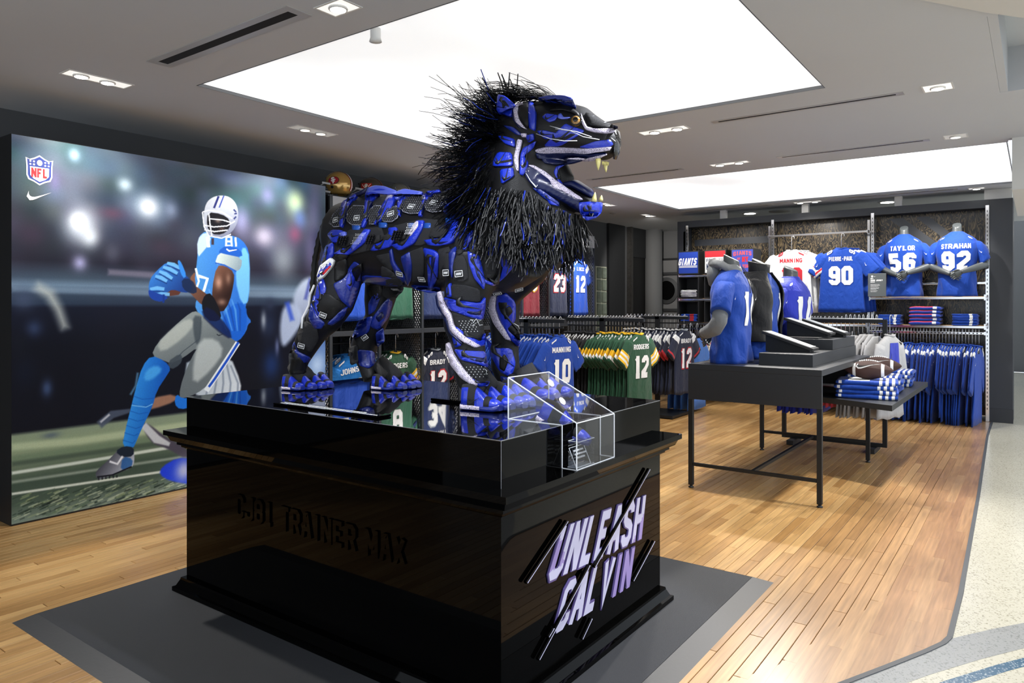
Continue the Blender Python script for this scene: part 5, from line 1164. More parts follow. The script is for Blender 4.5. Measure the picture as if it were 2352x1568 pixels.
helmet((5.58, 5.60, HZ), ('silver', '8f938f', .7), 'silver football helmet with a star emblem, third from the left', ('3a4a7a', 'dddddd'), math.radians(-70), (lg_star, ('2a3a66', 'e6e6e6', '22305c')))
helmet((5.98, 5.60, HZ), ('pale', '9a9c98', .6), 'pale silver football helmet fourth from the left, just above the lion back', ('50566a', 'c8c8c8'), math.radians(-70))
# ================================================================ MANNEQUINS
M_man = mat('mannequin_grey', '4b5052', .38, bump=(30, .02))
TP = [(0, .235, .15), (.06, .232, .148), (.16, .225, .142), (.28, .22, .138), (.38, .232, .145), (.48, .252, .152), (.56, .258, .15), (.62, .25, .138), (.67, .225, .115), (.705, .18, .095), (.735, .125, .082), (.755, .095, .075)]
class Torso:
    def __init__(s, prof=TP, ph=0, amp=.008, k=1): s.p, s.ph, s.amp, s.k = prof, ph, amp, k
    def r(s, z):
        P = s.p
        for (a, b, c), (d, e, f) in zip(P, P[1:]):
            if z <= d: t = (z-a)/(d-a); return (b+(e-b)*t)*s.k, (c+(f-c)*t)*s.k
        return P[-1][1]*s.k, P[-1][2]*s.k
    def pt(s, a, z, e=0):
        rx, ry = s.r(z); q = s.amp*(math.sin(a*9+s.ph)*max(0, 1-z/.45)*1.3+math.sin(a*5+z*26+s.ph)*.7*min(1, max(0, (.7-z)*4)))+e
        ca, sa = math.cos(a), math.sin(a)
        return Vector((math.copysign(abs(ca)**.85, ca)*(rx+q), math.copysign(abs(sa)**.85, sa)*(ry+q), z))
    def mesh(s, mb, mi=0, n=44, e=0, z0=None, z1=None, a0=None, a1=None):
        Z = [z0 or 0]; 
        zs_ = sorted(set([round(i*.03, 3) for i in range(26)]+[p[0] for p in s.p])); zs_ = [z for z in zs_ if (z0 or 0) <= z <= (z1 or s.p[-1][0])]
        if a0 is None: mb.rings([[s.pt(2*PI*k/n, z, e) for k in range(n)] for z in zs_], mi)
        else:
            m_ = 30; V = [[s.pt(a0+(a1-a0)*k/m_, z, e) for k in range(m_+1)] for z in zs_]; vs = [p for r in V for p in r]
            mb.add(vs, [(i*(m_+1)+k, i*(m_+1)+k+1, (i+1)*(m_+1)+k+1, (i+1)*(m_+1)+k) for i in range(len(V)-1) for k in range(m_)], mi, True)
    def put(s, mb, qs, a_c, z0, e=.004, mi=0):
        R_ = .2
        def f(x, z):
            # arc length around the front (-y) side, centred on angle a_c
            return s.pt(a_c+x/R_, z0+z, e)
        mb.quads(qs, f, mi, .02)
def arm_hand(r, side, elbow, wrist, palm_dir, fing, m=M_man, pn='forearm', r0=.05, shoulder=None, thumb_up=True):
    """tapered arm ending in a palm with five fingers"""
    E_, W_ = Vector(elbow), Vector(wrist); b = MB()
    pts = ([Vector(shoulder)] if shoulder else [])+[E_, E_.lerp(W_, .35), E_.lerp(W_, .7), W_]
    rr = ([.052] if shoulder else [])+[.044, .043, .034, .026]
    d = Vector(palm_dir).normalized(); up = Vector(fing).normalized(); up = (up-d*up.dot(d)).normalized(); nn = d.cross(up)
    P1 = W_+d*.045; P2 = W_+d*.09
    rings = []
    b.tube(pts+[W_+d*.012], .03, 14, rr=rr+[(.026)])
    # palm
    for c, w_, t in ((W_, .024, .020), (W_+d*.02, .031, .017), (W_+d*.05, .040, .015), (W_+d*.08, .041, .013), (W_+d*.092, .036, .010)):
        rings.append([c+up*w_*math.cos(2*PI*k/12)+nn*t*math.sin(2*PI*k/12) for k in range(12)])
    b.rings(rings)
    for i, L in enumerate((.062, .075, .070, .055)):
        o_ = (.030-.020*i); a = W_+d*.082+up*o_
        k1 = a+d*L*.45+nn*.004; k2 = k1+d*L*.32-nn*.008+up*(.002*(1.5-i)); k3 = k2+d*L*.25-nn*.014
        b.tube([a, k1, k2, k3], .009, 7, rr=[.0095, .009, .008, .0055])
    t0 = W_+d*.022+up*.028; b.tube([t0, t0+d*.03+up*.022, t0+d*.058+up*.026-nn*.006], .01, 7, rr=[.0125, .0105, .007])
    return b.build(pn, m, r)
def bust(nm, lb, loc, rz, body, name=None, num=None, hands='back', stripes=(), ph=0, shoulder=None, skirt=None, k=1, num_a=-PI/2, numh=.23):
    r = empty(nm, loc, rz, lb, 'mannequin'); T = Torso(ph=ph, k=k)
    # grey mannequin body with neck
    b = MB(); n = 28; rs = []
    for z, rx, ry, sk in ((.02, .2, .12, 0), (.3, .19, .115, 0), (.6, .2, .11, 0), (.72, .1, .075, 0), (.76, .068, .066, 0), (.80, .062, .064, 0), (.835, .060, .062, .02), (.85, .056, .058, .03)):
        rs.append([(rx*math.cos(2*PI*q/n), ry*math.sin(2*PI*q/n), z+sk*math.sin(2*PI*q/n)) for q in range(n)])
    b.rings(rs); b.build('mannequin_body', M_man, r)
    MB().lathe([(.17, 0), (.17, .008), (.03, .012), (.015, .02)], n=32, sy=.75).build('base', M_charfloor, r)
    # the garment stays a top-level thing? it is worn: a part of the dressed figure
    b = MB(); T.mesh(b)
    j = b.build('jersey', cloth(*body), r)
    for sd in (-1, 1):
        sl = MB(); A = Vector((sd*.17*k, 0, .625)); B = Vector((sd*.325*k, .0 if hands != 'back' else .01, .40)); d = (B-A).normalized(); p = Vector((-d.z, 0, d.x)); rs = []
        for i in range(13):
            t = i/12; c = A.lerp(B, t)+Vector((sd*.03*math.sin(t*PI), 0, .02*math.sin(t*PI))); ra = .085*(1-.06*t); rb = .082*(1-.05*t)
            if t < .2: ra *= .7+t*1.5
            rs.append([c+p*ra*math.cos(2*PI*q/18)+Vector((0, 1, 0))*rb*math.sin(2*PI*q/18)+p*.006*math.sin(q*1.3+i*.9+ph) for q in range(18)])
        sl.rings(rs); s_ = sl.build('sleeve', cloth(*body), j)
        q = MB(); q.quads(swoosh(.055, 0, 0, math.radians(-18*sd), -sd), lambda a, c_, sd=sd: (sd*.275*k+a*.8, -.093, .52+c_), maxl=.02)
        q.build('tick_mark', cloth('print_white', 'e8eaec'), j)
    cm = MB(); n = 24
    cm.rings([[((.085+dr)*math.cos(2*PI*q/n), (.07+dr)*math.sin(2*PI*q/n), z+.0*math.sin(2*PI*q/n)) for q in range(n)] for dr, z in ((.008, .748), (.006, .764), (-.006, .768), (-.014, .755))], cap=False); cm.build('collar', cloth(*body), j)
    pm = cloth('print_white', 'e8eaec')
    if name: b = MB(); T.put(b, text(name, .058, .034*len(name)+.03, th=.95), num_a, .56); b.build('name_lettering', pm, j)
    if num:
        b = MB(); T.put(b, text(num, numh, .27, th=1.3), num_a, .30); b.build('number', pm, j)
    if shoulder:
        for sd in (-1, 1):
            b = MB(); b.quads(text(shoulder[0 if sd < 0 else 1], .065, .055, th=1.15), lambda a, c_, sd=sd: T.pt(num_a+sd*(.72+c_*3), .695-c_*.25+a*.45, .008)*1.0, maxl=.02); b.build('shoulder_number', pm, j)
    return r
RW = math.radians(-90)
def back_arms(r, k=1):
    arm_hand(r, -1, (-.335*k, -.01, .37), (-.075, -.205, .265), (1, -.1, -.35), (0, .15, 1), shoulder=(-.31*k, .0, .44))
    arm_hand(r, 1, (.335*k, -.01, .37), (.085, -.235, .285), (-1, -.12, -.5), (0, -.2, 1), shoulder=(.31*k, .0, .44))
b1 = bust('mannequin_bust', 'left grey bust on the top shelf in blue jersey 56, hands clasped behind', (10.52, 1.385, 1.556), RW, ROY, 'TAYLOR', '56', shoulder='65', ph=.3, k=1.08); back_arms(b1, 1.08)
b2 = bust('mannequin_bust', 'right grey bust beside the chrome upright in blue jersey 92, hands clasped behind', (10.52, .80, 1.556), RW, ROY, 'STRAHAN', '92', shoulder='29', ph=2.3, k=1.08); back_arms(b2, 1.08)
b1.scale = (.84, 1, 1.05); b2.scale = (.84, 1, 1.05)
# three figures on the table, chests towards the aisle
m1 = bust('mannequin_bust', 'bust in blue jersey 10 over a grey hooded sweatshirt, nearest on the table', (5.79, 2.01, TZ+.001), math.radians(7), ROY, None, '10', ph=.9, k=1.02, numh=.27)
M_hood = cloth('heather', '6c7074')
hd = MB(); rs = []
for i, (z, rx, ry, dy) in enumerate(((.735, .11, .10, .02), (.75, .135, .125, .04), (.775, .145, .135, .05), (.80, .13, .125, .045), (.812, .105, .10, .03), (.80, .085, .08, .02), (.77, .075, .07, .01))):
    rs.append([(rx*math.cos(a)*(1+.06*math.sin(3*a)), ry*math.sin(a)+dy, z+.035*math.sin(a)+.008*math.sin(5*a)) for a in [2*PI*q/28 for q in range(28)]])
hd.rings(rs, cap=False); hd.build('hood', M_hood, m1)
h2 = MB(); h2.rings([[(.10*s*math.cos(a)*1.2, .13+.06*s*math.sin(a), z+.0) for a in [2*PI*q/18 for q in range(18)]] for s, z in ((.3, .60), (.8, .63), (1.05, .70), (1, .76), (.6, .81), (.2, .82))]); h2.build('hood_back', M_hood, m1)
for x in (-.03, .03): MB().tube([(x, -.085, .775), (x*1.3, -.12, .72), (x*1.5, -.155, .62), (x*1.4, -.16, .56)], .003, 5).build('drawstring', M_black, m1)
def sweat_arm(r, sd):
    a = MB(); a.tube([(sd*.31, .01, .44), (sd*.335, .02, .34), (sd*.315, .06, .28), (sd*.25, .13, .25), (sd*.20, .17, .24)], .05, 16, rr=[.060, .062, .062, .052, .042]); a.build('sweatshirt_sleeve', M_hood, r)
    c = MB(); c.tube([(sd*.20, .17, .24), (sd*.165, .19, .23)], .04, 14, rr=[.042, .038]); c.build('cuff', cloth('heather_dark', '4c5053'), r)
    arm_hand(r, sd, (sd*.2, .17, .24), (sd*.14, .20, .22), (-sd, .1, -.55), (0, .3, 1), pn='hand')
for sd in (-1, 1): sweat_arm(m1, sd)
m2 = bust('mannequin_bust', 'bust in an open black jacket over a blue jersey, middle on the table', (6.42, 1.98, TZ+.001), math.radians(-6), ROY, None, '11', ph=1.9, k=1.0, numh=.27)
jk = Torso([(p[0], p[1]+.012, p[2]+.012) for p in TP], ph=4, amp=.009, k=1.04); b = MB(); jk.mesh(b, 0, 44, .012, .14, .755, -PI/2+.36, 1.5*PI-.36); M_jk = cloth('jacket_black', '17181b')
o = b.build('jacket', M_jk, m2); o.modifiers.new('s', 'SOLIDIFY').thickness = .006
for sd in (-1, 1):
    b = MB(); b.tube([(sd*.18, 0, .64), (sd*.29, .0, .56), (sd*.335, .015, .42), (sd*.34, .05, .30), (sd*.27, .15, .22)], .09, 18, rr=[.07, .098, .094, .082, .06]); b.build('jacket_sleeve', M_jk, m2)
b = MB(); n = 24
b.rings([[((.088+dr)*math.cos(a), (.078+dr)*math.sin(a), z+.02*math.sin(a)) for a in [-PI/2+.5+(2*PI-1.0)*q/n for q in range(n+1)]] for dr, z in ((.012, .73), (.01, .79), (.016, .835), (.008, .838), (0, .79))], cap=False); b.build('stand_collar', M_jk, m2)
b = MB(); b.bar((.14, -.145, .70), (.10, -.165, .66), .03, .004); b.build('collar_lining', M_white, m2)
tag(m2)
m3 = bust('mannequin_bust', 'bust in a violet blue jersey with a white 10, farthest on the table', (6.98, 1.86, TZ+.001), math.radians(-10), ('violet_blue', '2636b0'), None, '10', ph=2.7, k=.98, numh=.27, shoulder='00')
m3.scale = (1, 1, .95)
# ================================================================ FRONT-HUNG JERSEYS ON THE HIGH RAIL
def fj(y, x, lb, body, name, num, z=2.20, **k):
    hang((x, y, z+.06), RW, 'hanger of the front %s jersey on the high chrome rail' % ('white' if body is WHT else 'blue'))
    return full_jersey('football_jersey', lb, (x, y, z), RW, body, name, num, **k)
fj(2.74, 10.33, 'white jersey with red lettering and a red 10 on the high rail', WHT, 'MANNING', '10', ncol='red', smats=(RED,), stripes=((.72, .78, 1), (.82, .88, 1), (.92, 1, 0)), shoulder='01', ph=.5, ws=1.1, L=.85, collar=WHT)
fj(2.10, 10.33, 'royal blue jersey with a white 90 on the high rail', ROY, 'PIERRE-PAUL', '90', shoulder='09', ph=1.5, ws=1.12, L=.84)
me_w = stack_mesh('jersey_spare', WHT, (RED,), ((.72, .8, 1), (.84, .9, 1)), shnum='1', L=.85, collar=0, shcol='b3202e'); me_b = stack_mesh('jersey_spare', ROY, shnum='9', L=.84, collar=0)
for y, me_, wd in ((2.74, me_w, 'white'), (2.10, me_b, 'blue')):
    for k in range(3):
        o = bpy.data.objects.new('football_jersey', me_); COL.objects.link(o); o.location = (10.40+.05*k, y-.05-.03*k, 2.195); o.rotation_euler = (0, 0, RW); o.scale = (1.1, 1, 1)
        tag(o, '%s jersey hung %s behind the front %s one on the high rail' % (wd, ordw(k), wd), 'jersey', '%s jerseys behind the front one on the high rail' % wd)
# ---- the long row of blue shirts under the shelves
me_r = stack_mesh('blue_shirt_row', ROY, (WHT,), ((0.0, .10, 1),), shnum='8', L=.95, end=(.37, -.54), collar=0, r0=.12, r1=.10, th=.015, sth=.013)
for i, y in enumerate(fr(.56, 1.70, 34)):
    o = bpy.data.objects.new('football_jersey', me_r); COL.objects.link(o); o.location = (10.36, y, .955+random.uniform(-.012, .01)); o.rotation_euler = (random.uniform(-.03, .03), random.uniform(-.04, .04), random.uniform(-.22, -.08)); o.scale = (1, 1, random.uniform(.93, 1.03))
    tag(o, '%s royal blue shirt from the right in the long row under the shelves' % ordw(i), 'jersey', 'blue shirts in the long row under the shelves')
    hang((10.36, y, .955+.06), random.uniform(-.2, .1), 'hanger of the %s blue shirt from the right in the long row' % ordw(i), 'hangers of the long blue row')
def simple_row(nm, lb, grp, me_, x, ys_, z, rz, rn, hz=.06, tl=.04):
    for i, y in enumerate(ys_):
        o = bpy.data.objects.new(nm, me_); COL.objects.link(o); o.location = (x, y, z+random.uniform(-.01, .01)); o.rotation_euler = (0, random.uniform(-tl, tl), rz+random.uniform(-rn, rn)); tag(o, '%s, %s from the right' % (lb, ordw(i)), 'shirt', grp)
        if hz is not None: hang((x, y, z+hz), rz+random.uniform(-rn, rn), '%s hanger from the right, %s' % (ordw(i), ' '.join(grp.split()[:11])), 'hangers of the '+grp)
simple_row('blue_shirt', 'royal blue shirt on the low rail of the left bay', 'blue shirts on the low rail of the left bay', stack_mesh('s1', ROY, shnum='', tickc=False, L=.7), 10.36, fr(4.02, 4.36, 9), .95, 0, .05)
simple_row('cream_shirt', 'cream shirt on the low rail of the left bay', 'cream shirts on the low rail of the left bay', stack_mesh('s2', ('cream', 'd9d4c4'), (RED,), ((0, .12, 1),), shnum='', tickc=False, L=.62), 10.36, fr(3.60, 3.96, 9), .95, 0, .05)
simple_row('navy_shirt', 'dark blue shirt on the low rail behind the floor rack', 'dark blue shirts behind the floor rack', stack_mesh('s3', ('deep_blue', '17217a'), shnum='', tickc=False, L=.7), 10.36, fr(1.9, 3.0, 16), .90, 0, .04)
# ---- rectangular floor rack with mixed shirts
FRX = 7.86; fy0, fy1 = 1.20, 2.16
fk = empty('floor_rack', (FRX, (fy0+fy1)/2, 0), 0, 'rectangular black floor rack with mixed shirts behind the tables', 'rack'); fl = -Vector(fk.location)
for n_, a, b_ in (('post', (FRX-.02, fy0-.02, .05), (FRX+.02, fy0+.02, 1.305)), ('post', (FRX-.02, fy1-.02, .05), (FRX+.02, fy1+.02, 1.305)), ('top_bar', (FRX-.018, fy0+.021, 1.27), (FRX+.018, fy1-.021, 1.305)), ('bottom_bar', (FRX-.018, fy0+.021, .05), (FRX+.018, fy1-.021, .085))):
    MB().box(a, b_).build(n_, M_charfloor, fk, loc=fl, bevel=.0015)
for y in (fy0+.1, fy1-.1): MB().box((FRX-.16, y-.035, 0), (FRX+.16, y+.035, .05)).build('foot_block', M_black, fk, loc=fl, bevel=.004)
MB().tube([(FRX, fy0+.02, 1.311), (FRX, fy1-.02, 1.311)], .006, 6).build('hook_rail', M_white, fk, loc=fl)
RF = math.radians(-12)
simple_row('violet_shirt', 'violet blue shirt on the floor rack', 'violet blue shirts on the floor rack', stack_mesh('s4', ('violet_blue', '2636b0'), (WHT,), ((0, .1, 1),), shnum='', tickc=False, L=.78), FRX, fr(1.80, 2.12, 12), 1.13, RF, .05, hz=.06)
simple_row('coral_shirt', 'coral red shirt on the floor rack', 'coral red shirts on the floor rack', stack_mesh('s5', ('coral', 'e0495a'), shnum='', tickc=False, L=.7), FRX, fr(1.60, 1.76, 5), 1.13, RF, .05)
simple_row('grey_shirt', 'light grey long sleeved shirt on the floor rack', 'light grey shirts on the floor rack', stack_mesh('s6', ('light_grey', 'b5b5b7'), shnum='', tickc=False, L=.8, end=(.33, -.6), r1=.05), FRX, fr(1.28, 1.56, 8), 1.15, RF, .05)
# front raglan shirt on the rack end
rg = empty('raglan_shirt', (FRX-.02, fy0-.045, 1.15), math.radians(-20), 'grey raglan shirt with a blue front on the end of the floor rack', 'shirt')
j = Jersey(.8, .95, ph=.8); b = MB(); j.body(b); b.build('body', cloth('light_grey', 'b5b5b7'), rg)
for sd in (-1, 1):
    b = MB(); j.sleeve(b, sd, end=(.34, -.62), r1=.05); b.build('sleeve', cloth('light_grey', 'b5b5b7'), rg)
b = MB(); j.put(b, [[(-.05, .18), (.09, .18), (.14, -.2), (.02, -.45)], [(-.06, .18), (-.03, .18), (-.05, .0), (-.07, .0)]], dz=-.25); b.build('print', cloth('violet_blue', '2636b0'), rg)
b = MB(); j.collar(b); b.build('collar', cloth('light_grey', 'b5b5b7'), rg)
hang((FRX-.02, fy0-.045, 1.21), math.radians(-30), 'hanger on the end of the floor rack holding the raglan shirt')
# ================================================================ FOLDED STACKS
def folded(nm, w_, d, h, mats, mif=None, seed=0, n=16):
    """fold nose at -x; width along y"""
    rn = random.Random(seed); prof = [(-d/2+h*.5-h*.5*math.cos(a), h/2+h/2*math.sin(a)) for a in [-PI/2+PI*k/6 for k in range(7)]]
    prof = [(-d/2+h*.5-h*.5*math.cos(a), h/2-h/2*math.sin(a)*-1) for a in [-PI/2+PI*k/6 for k in range(7)]]+[(d/2, h*.93), (d/2, h*.05)]
    rs = []
    for i in range(n+1):
        t = i/n; y = -w_/2+w_*t; ed = min(1, min(t, 1-t)*n/1.2); q = .55+.45*ed
        rs.append([(x+.004*math.sin(t*9+seed), y, h/2+(z-h/2)*q+.0015*math.sin(t*13+x*30+seed)) for x, z in prof])
    b = MB(); b.rings(rs, 0, mif=mif); return b.mesh(nm, mats)
def pile(me_, nm, lb, grp, loc, h, n_, rz=0, jit=.006, cat='folded shirt'):
    for k in range(n_):
        o = bpy.data.objects.new(nm, me_); COL.objects.link(o); o.location = (loc[0]+random.uniform(-jit, jit), loc[1]+random.uniform(-jit, jit), loc[2]+.001+k*h); o.rotation_euler = (0, 0, rz+random.uniform(-.02, .02))
        tag(o, '%s, %s from the bottom' % (lb, ordw(k)), cat, grp)
thin = folded('folded_blue', .26, .30, .0155, [cloth(*ROY), cloth('print_white', 'e8eaec')], lambda i, k: 1 if 3 <= i < 5 and k < 7 else 0)
pile(thin, 'folded_shirt', 'thin blue folded shirt in the left pile under the busts', 'blue folded shirts in the left pile', (10.40, 1.52, 1.2), .0155, 8)
pile(thin, 'folded_shirt', 'thin blue folded shirt in the right pile under the busts', 'blue folded shirts in the right pile', (10.40, .70, 1.2), .0155, 9)
stp = folded('folded_striped', .34, .32, .046, [cloth('deep_royal', '143a9c'), cloth('stripe_red', 'c4364e'), cloth('print_white', 'e8eaec')], lambda i, k: (2 if 2 <= i < 4 and k in (2, 3, 4) else 1 if k in (4, 5) and i >= 4 else 0), 3)
pile(stp, 'folded_striped_shirt', 'blue and red striped folded shirt, middle pile under the busts', 'striped folded shirts in the middle pile', (10.40, 1.12, 1.2), .046, 5)
# printed boxes and cubbies of the left bay
M_cub = mat('box_black', '1e1f21', .5)
def pbox(y, lb, col, fn, z=1.906):
    r = empty('printed_box', (10.35, y, z), 0, lb, 'box'); MB().box((-.15, -.165, 0), (.17, .165, .345)).build('box', M_cub, r, bevel=.002)
    b = MB(); ms = fn(b); b.build('print', ms, r)
FP = lambda e=.001: (lambda a, b: (-.1505-e, -a, b))
def f1(b):
    b.quads(rect(-.15, .015, .15, .33), FP(), 0, 9); b.quads(text('GIANTS', .105, .28, th=1.2, it=.22), lambda p, q: (-.153, -(p-.02), q+.135), 1, 9)
    for z0 in (.118, .10): b.quads(rect(-.145, z0, .14, z0+.009), FP(.002), 1, 9)
    return [mat('box_blue', '17399a', .5), M_white]
def f2(b):
    b.quads(rect(-.15, .015, .15, .33), FP(), 1, 9); b.quads(rect(-.15, .24, .15, .33), FP(.0015), 0, 9); b.quads(text('NEW YORK', .09, .26, th=1.1), lambda p, q: (-.153, -p, q+.06), 2, 9); b.quads(text('FOOTBALL', .05, .26, th=1.0), lambda p, q: (-.153, -p, q+.17), 2, 9)
    return [mat('box_red', 'c4202c', .5), M_white, mat('box_ink', '20304c', .5)]
def f3(b):
    b.quads(rect(-.15, .015, .15, .33), FP(), 0, 9)
    b.quads([[(p[0], p[1]-.9*p[0]**2) for p in q] for q in text('GIANTS', .06, .26, th=1.1)], lambda p, q: (-.153, -p, q+.255), 1, 9)
    b.quads(text('OF', .035, .05, th=1.1), lambda p, q: (-.153, -(p-.05), q+.185), 1, 9); b.quads(text('NY', .075, .09, th=1.3), lambda p, q: (-.153, -(p+.04), q+.155), 2, 9); b.quads(text('NEW YORK', .05, .26, th=1.1), lambda p, q: (-.153, -p, q+.07), 1, 9)
    return [mat('box_blue2', '3a49a8', .5), mat('box_red2', 'c8505e', .5), mat('box_red', 'c4202c', .5)]
pbox(4.19, 'black box with white slanted lettering on blue, leftmost on the top shelf', 0, f1); pbox(3.78, 'black box with a red and white print, middle on the top shelf', 0, f2); pbox(3.38, 'black box with red arched lettering on blue, right on the top shelf', 0, f3)
for zz_, nm_ in ((1.551, 'upper'), (1.191, 'lower')):
    for y, wd in ((4.19, 'left'), (3.78, 'middle')):
        r = empty('open_cubby', (10.35, y, zz_), 0, 'open black cubby box on the %s shelf, %s one' % ('middle' if nm_ == 'upper' else 'lowest', wd), 'box')
        for n_, a, b_ in (('panel', (-.15, -.165, 0), (.17, .165, .014)), ('panel', (-.15, -.165, .306), (.17, .165, .32)), ('panel', (-.15, -.165, .0145), (.17, -.151, .3055)), ('panel', (-.15, .151, .0145), (.17, .165, .3055)), ('panel', (.156, -.15, .0145), (.17, .15, .3055))): MB().box(a, b_).build(n_, M_cub, r)
wst = folded('folded_white', .25, .26, .021, [cloth('white', 'dfe1e2'), cloth('plum', '3c2450')], lambda i, k: 1 if k in (0, 1, 2) else 0, 5)
brs = folded('folded_bluered', .25, .26, .0175, [cloth(*ROY), cloth(*RED)], lambda i, k: 1 if 3 <= i < 7 else 0, 8)
pile(wst, 'folded_white_shirt', 'white and plum folded shirt in the upper cubby', 'white folded shirts in the upper cubby', (10.34, 4.19, 1.566), .021, 5)
pile(brs, 'folded_blue_red_shirt', 'blue folded shirt with a red band in the lower cubby', 'blue and red folded shirts in the lower cubby', (10.34, 4.19, 1.206), .0175, 6)
# striped jerseys folded on the low board and the two balls
fj_ = folded('folded_jersey', .46, .36, .036, [cloth(*ROY), cloth('print_white', 'e8eaec')], lambda i, k: (1 if i in (2, 4, 6) or (i in (0,) and False) else 1 if (i in (12, 13) and k in (3, 4, 5)) else 0), 4, n=20)
stripe_me = []
for sd_ in range(3):
    def mi_(i, k, sd_=sd_):
        if i in (1, 3, 5): return 1
        if sd_ == 0 and 9 <= i <= 15 and k == 6: return 1
        if i in (18,) and k in (2, 3, 4): return 1
        return 0
    stripe_me.append(folded('folded_jersey', .46, .38, .037, [cloth(*ROY), cloth('print_white', 'e8eaec')], mi_, sd_*2+1, n=20))
for (x, y, n_, rz_, wd, sq) in ((6.62, 1.155, 4, math.radians(8), 'nearest', 1), (7.15, 1.17, 4, math.radians(3), 'middle', .95), (7.75, 1.15, 4, math.radians(2), 'farthest', .9)):
    for k in range(n_):
        o = bpy.data.objects.new('folded_jersey', stripe_me[k % 3 if k < n_-1 else 0]); COL.objects.link(o); o.location = (x+random.uniform(-.01, .01), y+random.uniform(-.012, .012), lz+.001+k*.037); o.rotation_euler = (0, 0, rz_+random.uniform(-.05, .05)); o.scale = (sq, sq, 1)
        tag(o, 'blue striped jersey folded in the %s pile on the low board, %s from the bottom' % (wd, ordw(k)), 'folded jersey', 'folded striped jerseys in the %s pile' % wd)
def ball(x, y, z, lb, rz=0):
    r = empty('football', (x, y, z), rz, lb, 'ball'); L = .145; Rm = .083; bm_ = mat('ball_leather', '3f241e', .6, bump=(900, .5))
    pf = lambda t: Rm*max(.0, math.cos(t*PI/2*.985))**.72
    N_ = 36
    def P(t, a, k=1): r_ = pf(t)*k; return (r_*math.cos(a), L*1.05*t*1.0, r_*math.sin(a)+Rm)
    rs = [[P(-1+2*i/N_, 2*PI*k/28) for k in range(28)] for i in range(N_+1)]
    MB().rings(rs, 0).build('shell', bm_, r)
    for s in (-1, 1):
        b = MB(); a0, a1 = math.radians(115), math.radians(245)
        rs2 = [[P(s*(.52+.13*i/4), a0+(a1-a0)*k/20, 1.012) for k in range(21)] for i in range(5)]
        b.add([p for q in rs2 for p in q], [(i*21+k, i*21+k+1, (i+1)*21+k+1, (i+1)*21+k) for i in range(4) for k in range(20)], smooth=True); b.build('white_stripe', M_white, r)
    b = MB()
    for k in range(9):
        t = -.36+.72*k/8; p = P(t, math.radians(103), 1.0); q = P(t, math.radians(77), 1.0); b.tube([p, (0, p[1], P(t, PI/2, 1.05)[2]), q], .0042, 6)
    b.tube([P(-.4+.8*k/10, PI/2, 1.03) for k in range(11)], .0035, 6); b.build('laces', M_white, r)
    b = MB(); b.quads(swoosh(.15, 0, 0, 0, 1, 1.1), lambda a, c: P(-a/L, math.radians(148)-c/Rm, 1.015), 0, .01); b.build('tick_outline', M_white, r)
    b = MB(); b.quads([[(p[0]*.86-.004, p[1]*.62+.002) for p in q] for q in swoosh(.15, 0, 0, 0, 1, 1.1)], lambda a, c: P(-a/L, math.radians(148)-c/Rm, 1.022), 0, .01); b.build('tick_mark', M_black, r)
    MB().lathe([(.006, -.002), (.006, .002)], n=8).build('valve', M_black, r, loc=(0, 0, .001))
    r.scale = (1, 1.2, .95)
    return r
ball(6.60, 1.13, lz+4*.037+.002, 'brown football with white stripes on the nearest folded pile', math.radians(6))
ball(7.13, 1.14, lz+4*.037+.002, 'brown football on the second folded pile, partly behind the other', math.radians(6))
# shelf sign
sg = empty('shelf_sign', (10.27, 1.66, 1.5565), 0, 'grey sign with small white text at the left end of the bust shelf', 'sign')
MB().box((-.012, -.105, 0), (.012, .105, .30)).build('panel', mat('sign_grey', '53595c', .5), sg, bevel=.004)
b = MB(); SG = lambda dx, dz: (lambda p, q: (-.0135, -(p+dx), q+dz))
b.quads(shield_q(.024), SG(-.055, .262), 0, 9); b.quads(swoosh(.03), SG(-.02, .26), 0, 9)
for t_, w_, h_, z_ in (('NFL', .035, .016, .225), ('GAME JERSEY', .14, .02, .2), ('NIKE', .05, .012, .182)): b.quads([[(p[0]+w_/2, p[1]) for p in q] for q in text(t_, h_, w_, th=1.3, it=.1 if 'G' in t_ else 0)], SG(-.073, z_), 0, 9)
for k, w_ in enumerate((.105, .11, .09, .1, .095, .07, .08, .07)):
    z_ = .155-k*.0115-(k//3)*.006; x_ = 0
    while x_ < w_: l_ = random.uniform(.006, .018); b.quads(rect(x_, 0, min(x_+l_, w_), .004), SG(-.073, z_), 0, 9); x_ += l_+.003
b.build('lettering', M_white, sg)
# ================================================================ THE LION (built of sports shoes)
from mathutils.geometry import tessellate_polygon
XC = 2.70
lion = empty('lion_sculpture', (XC, 2.4, PT_+.0005), 0, 'roaring lion sculpture assembled from blue and black sports shoes on the plinth', 'sculpture')
LO = -Vector(lion.location)
def C(u, v, dx=0): return at(u, v, x=XC+dx)
def px(u, dx=0):
    p = C(u, 500, dx); return (p.x*_F[0]+p.y*_F[1])/FPX
M_lb = mat('lion_black', '09090b', .5, spec=.35, bump=(220, .10), var=(9, .3)); M_knit = mat('lion_knit', '17181c', .8, bump=(420, .5), var=(6, .2))
M_blue = mat('lion_blue', '1730b4', .28, spec=.5, coat=.5, bump=(160, .22), var=(26, .28)); M_blue2 = mat('lion_blue_dark', '10257e', .3, spec=.6, coat=.5, bump=(120, .2), var=(14, .3))
M_pale = mat('lion_pale_highlight_blue', '5868d4', .15, spec=.7, coat=.8, var=(12, .25)); M_navy = mat('sole_navy', '0a1440', .3, spec=.4, coat=.12, var=(10, .3))
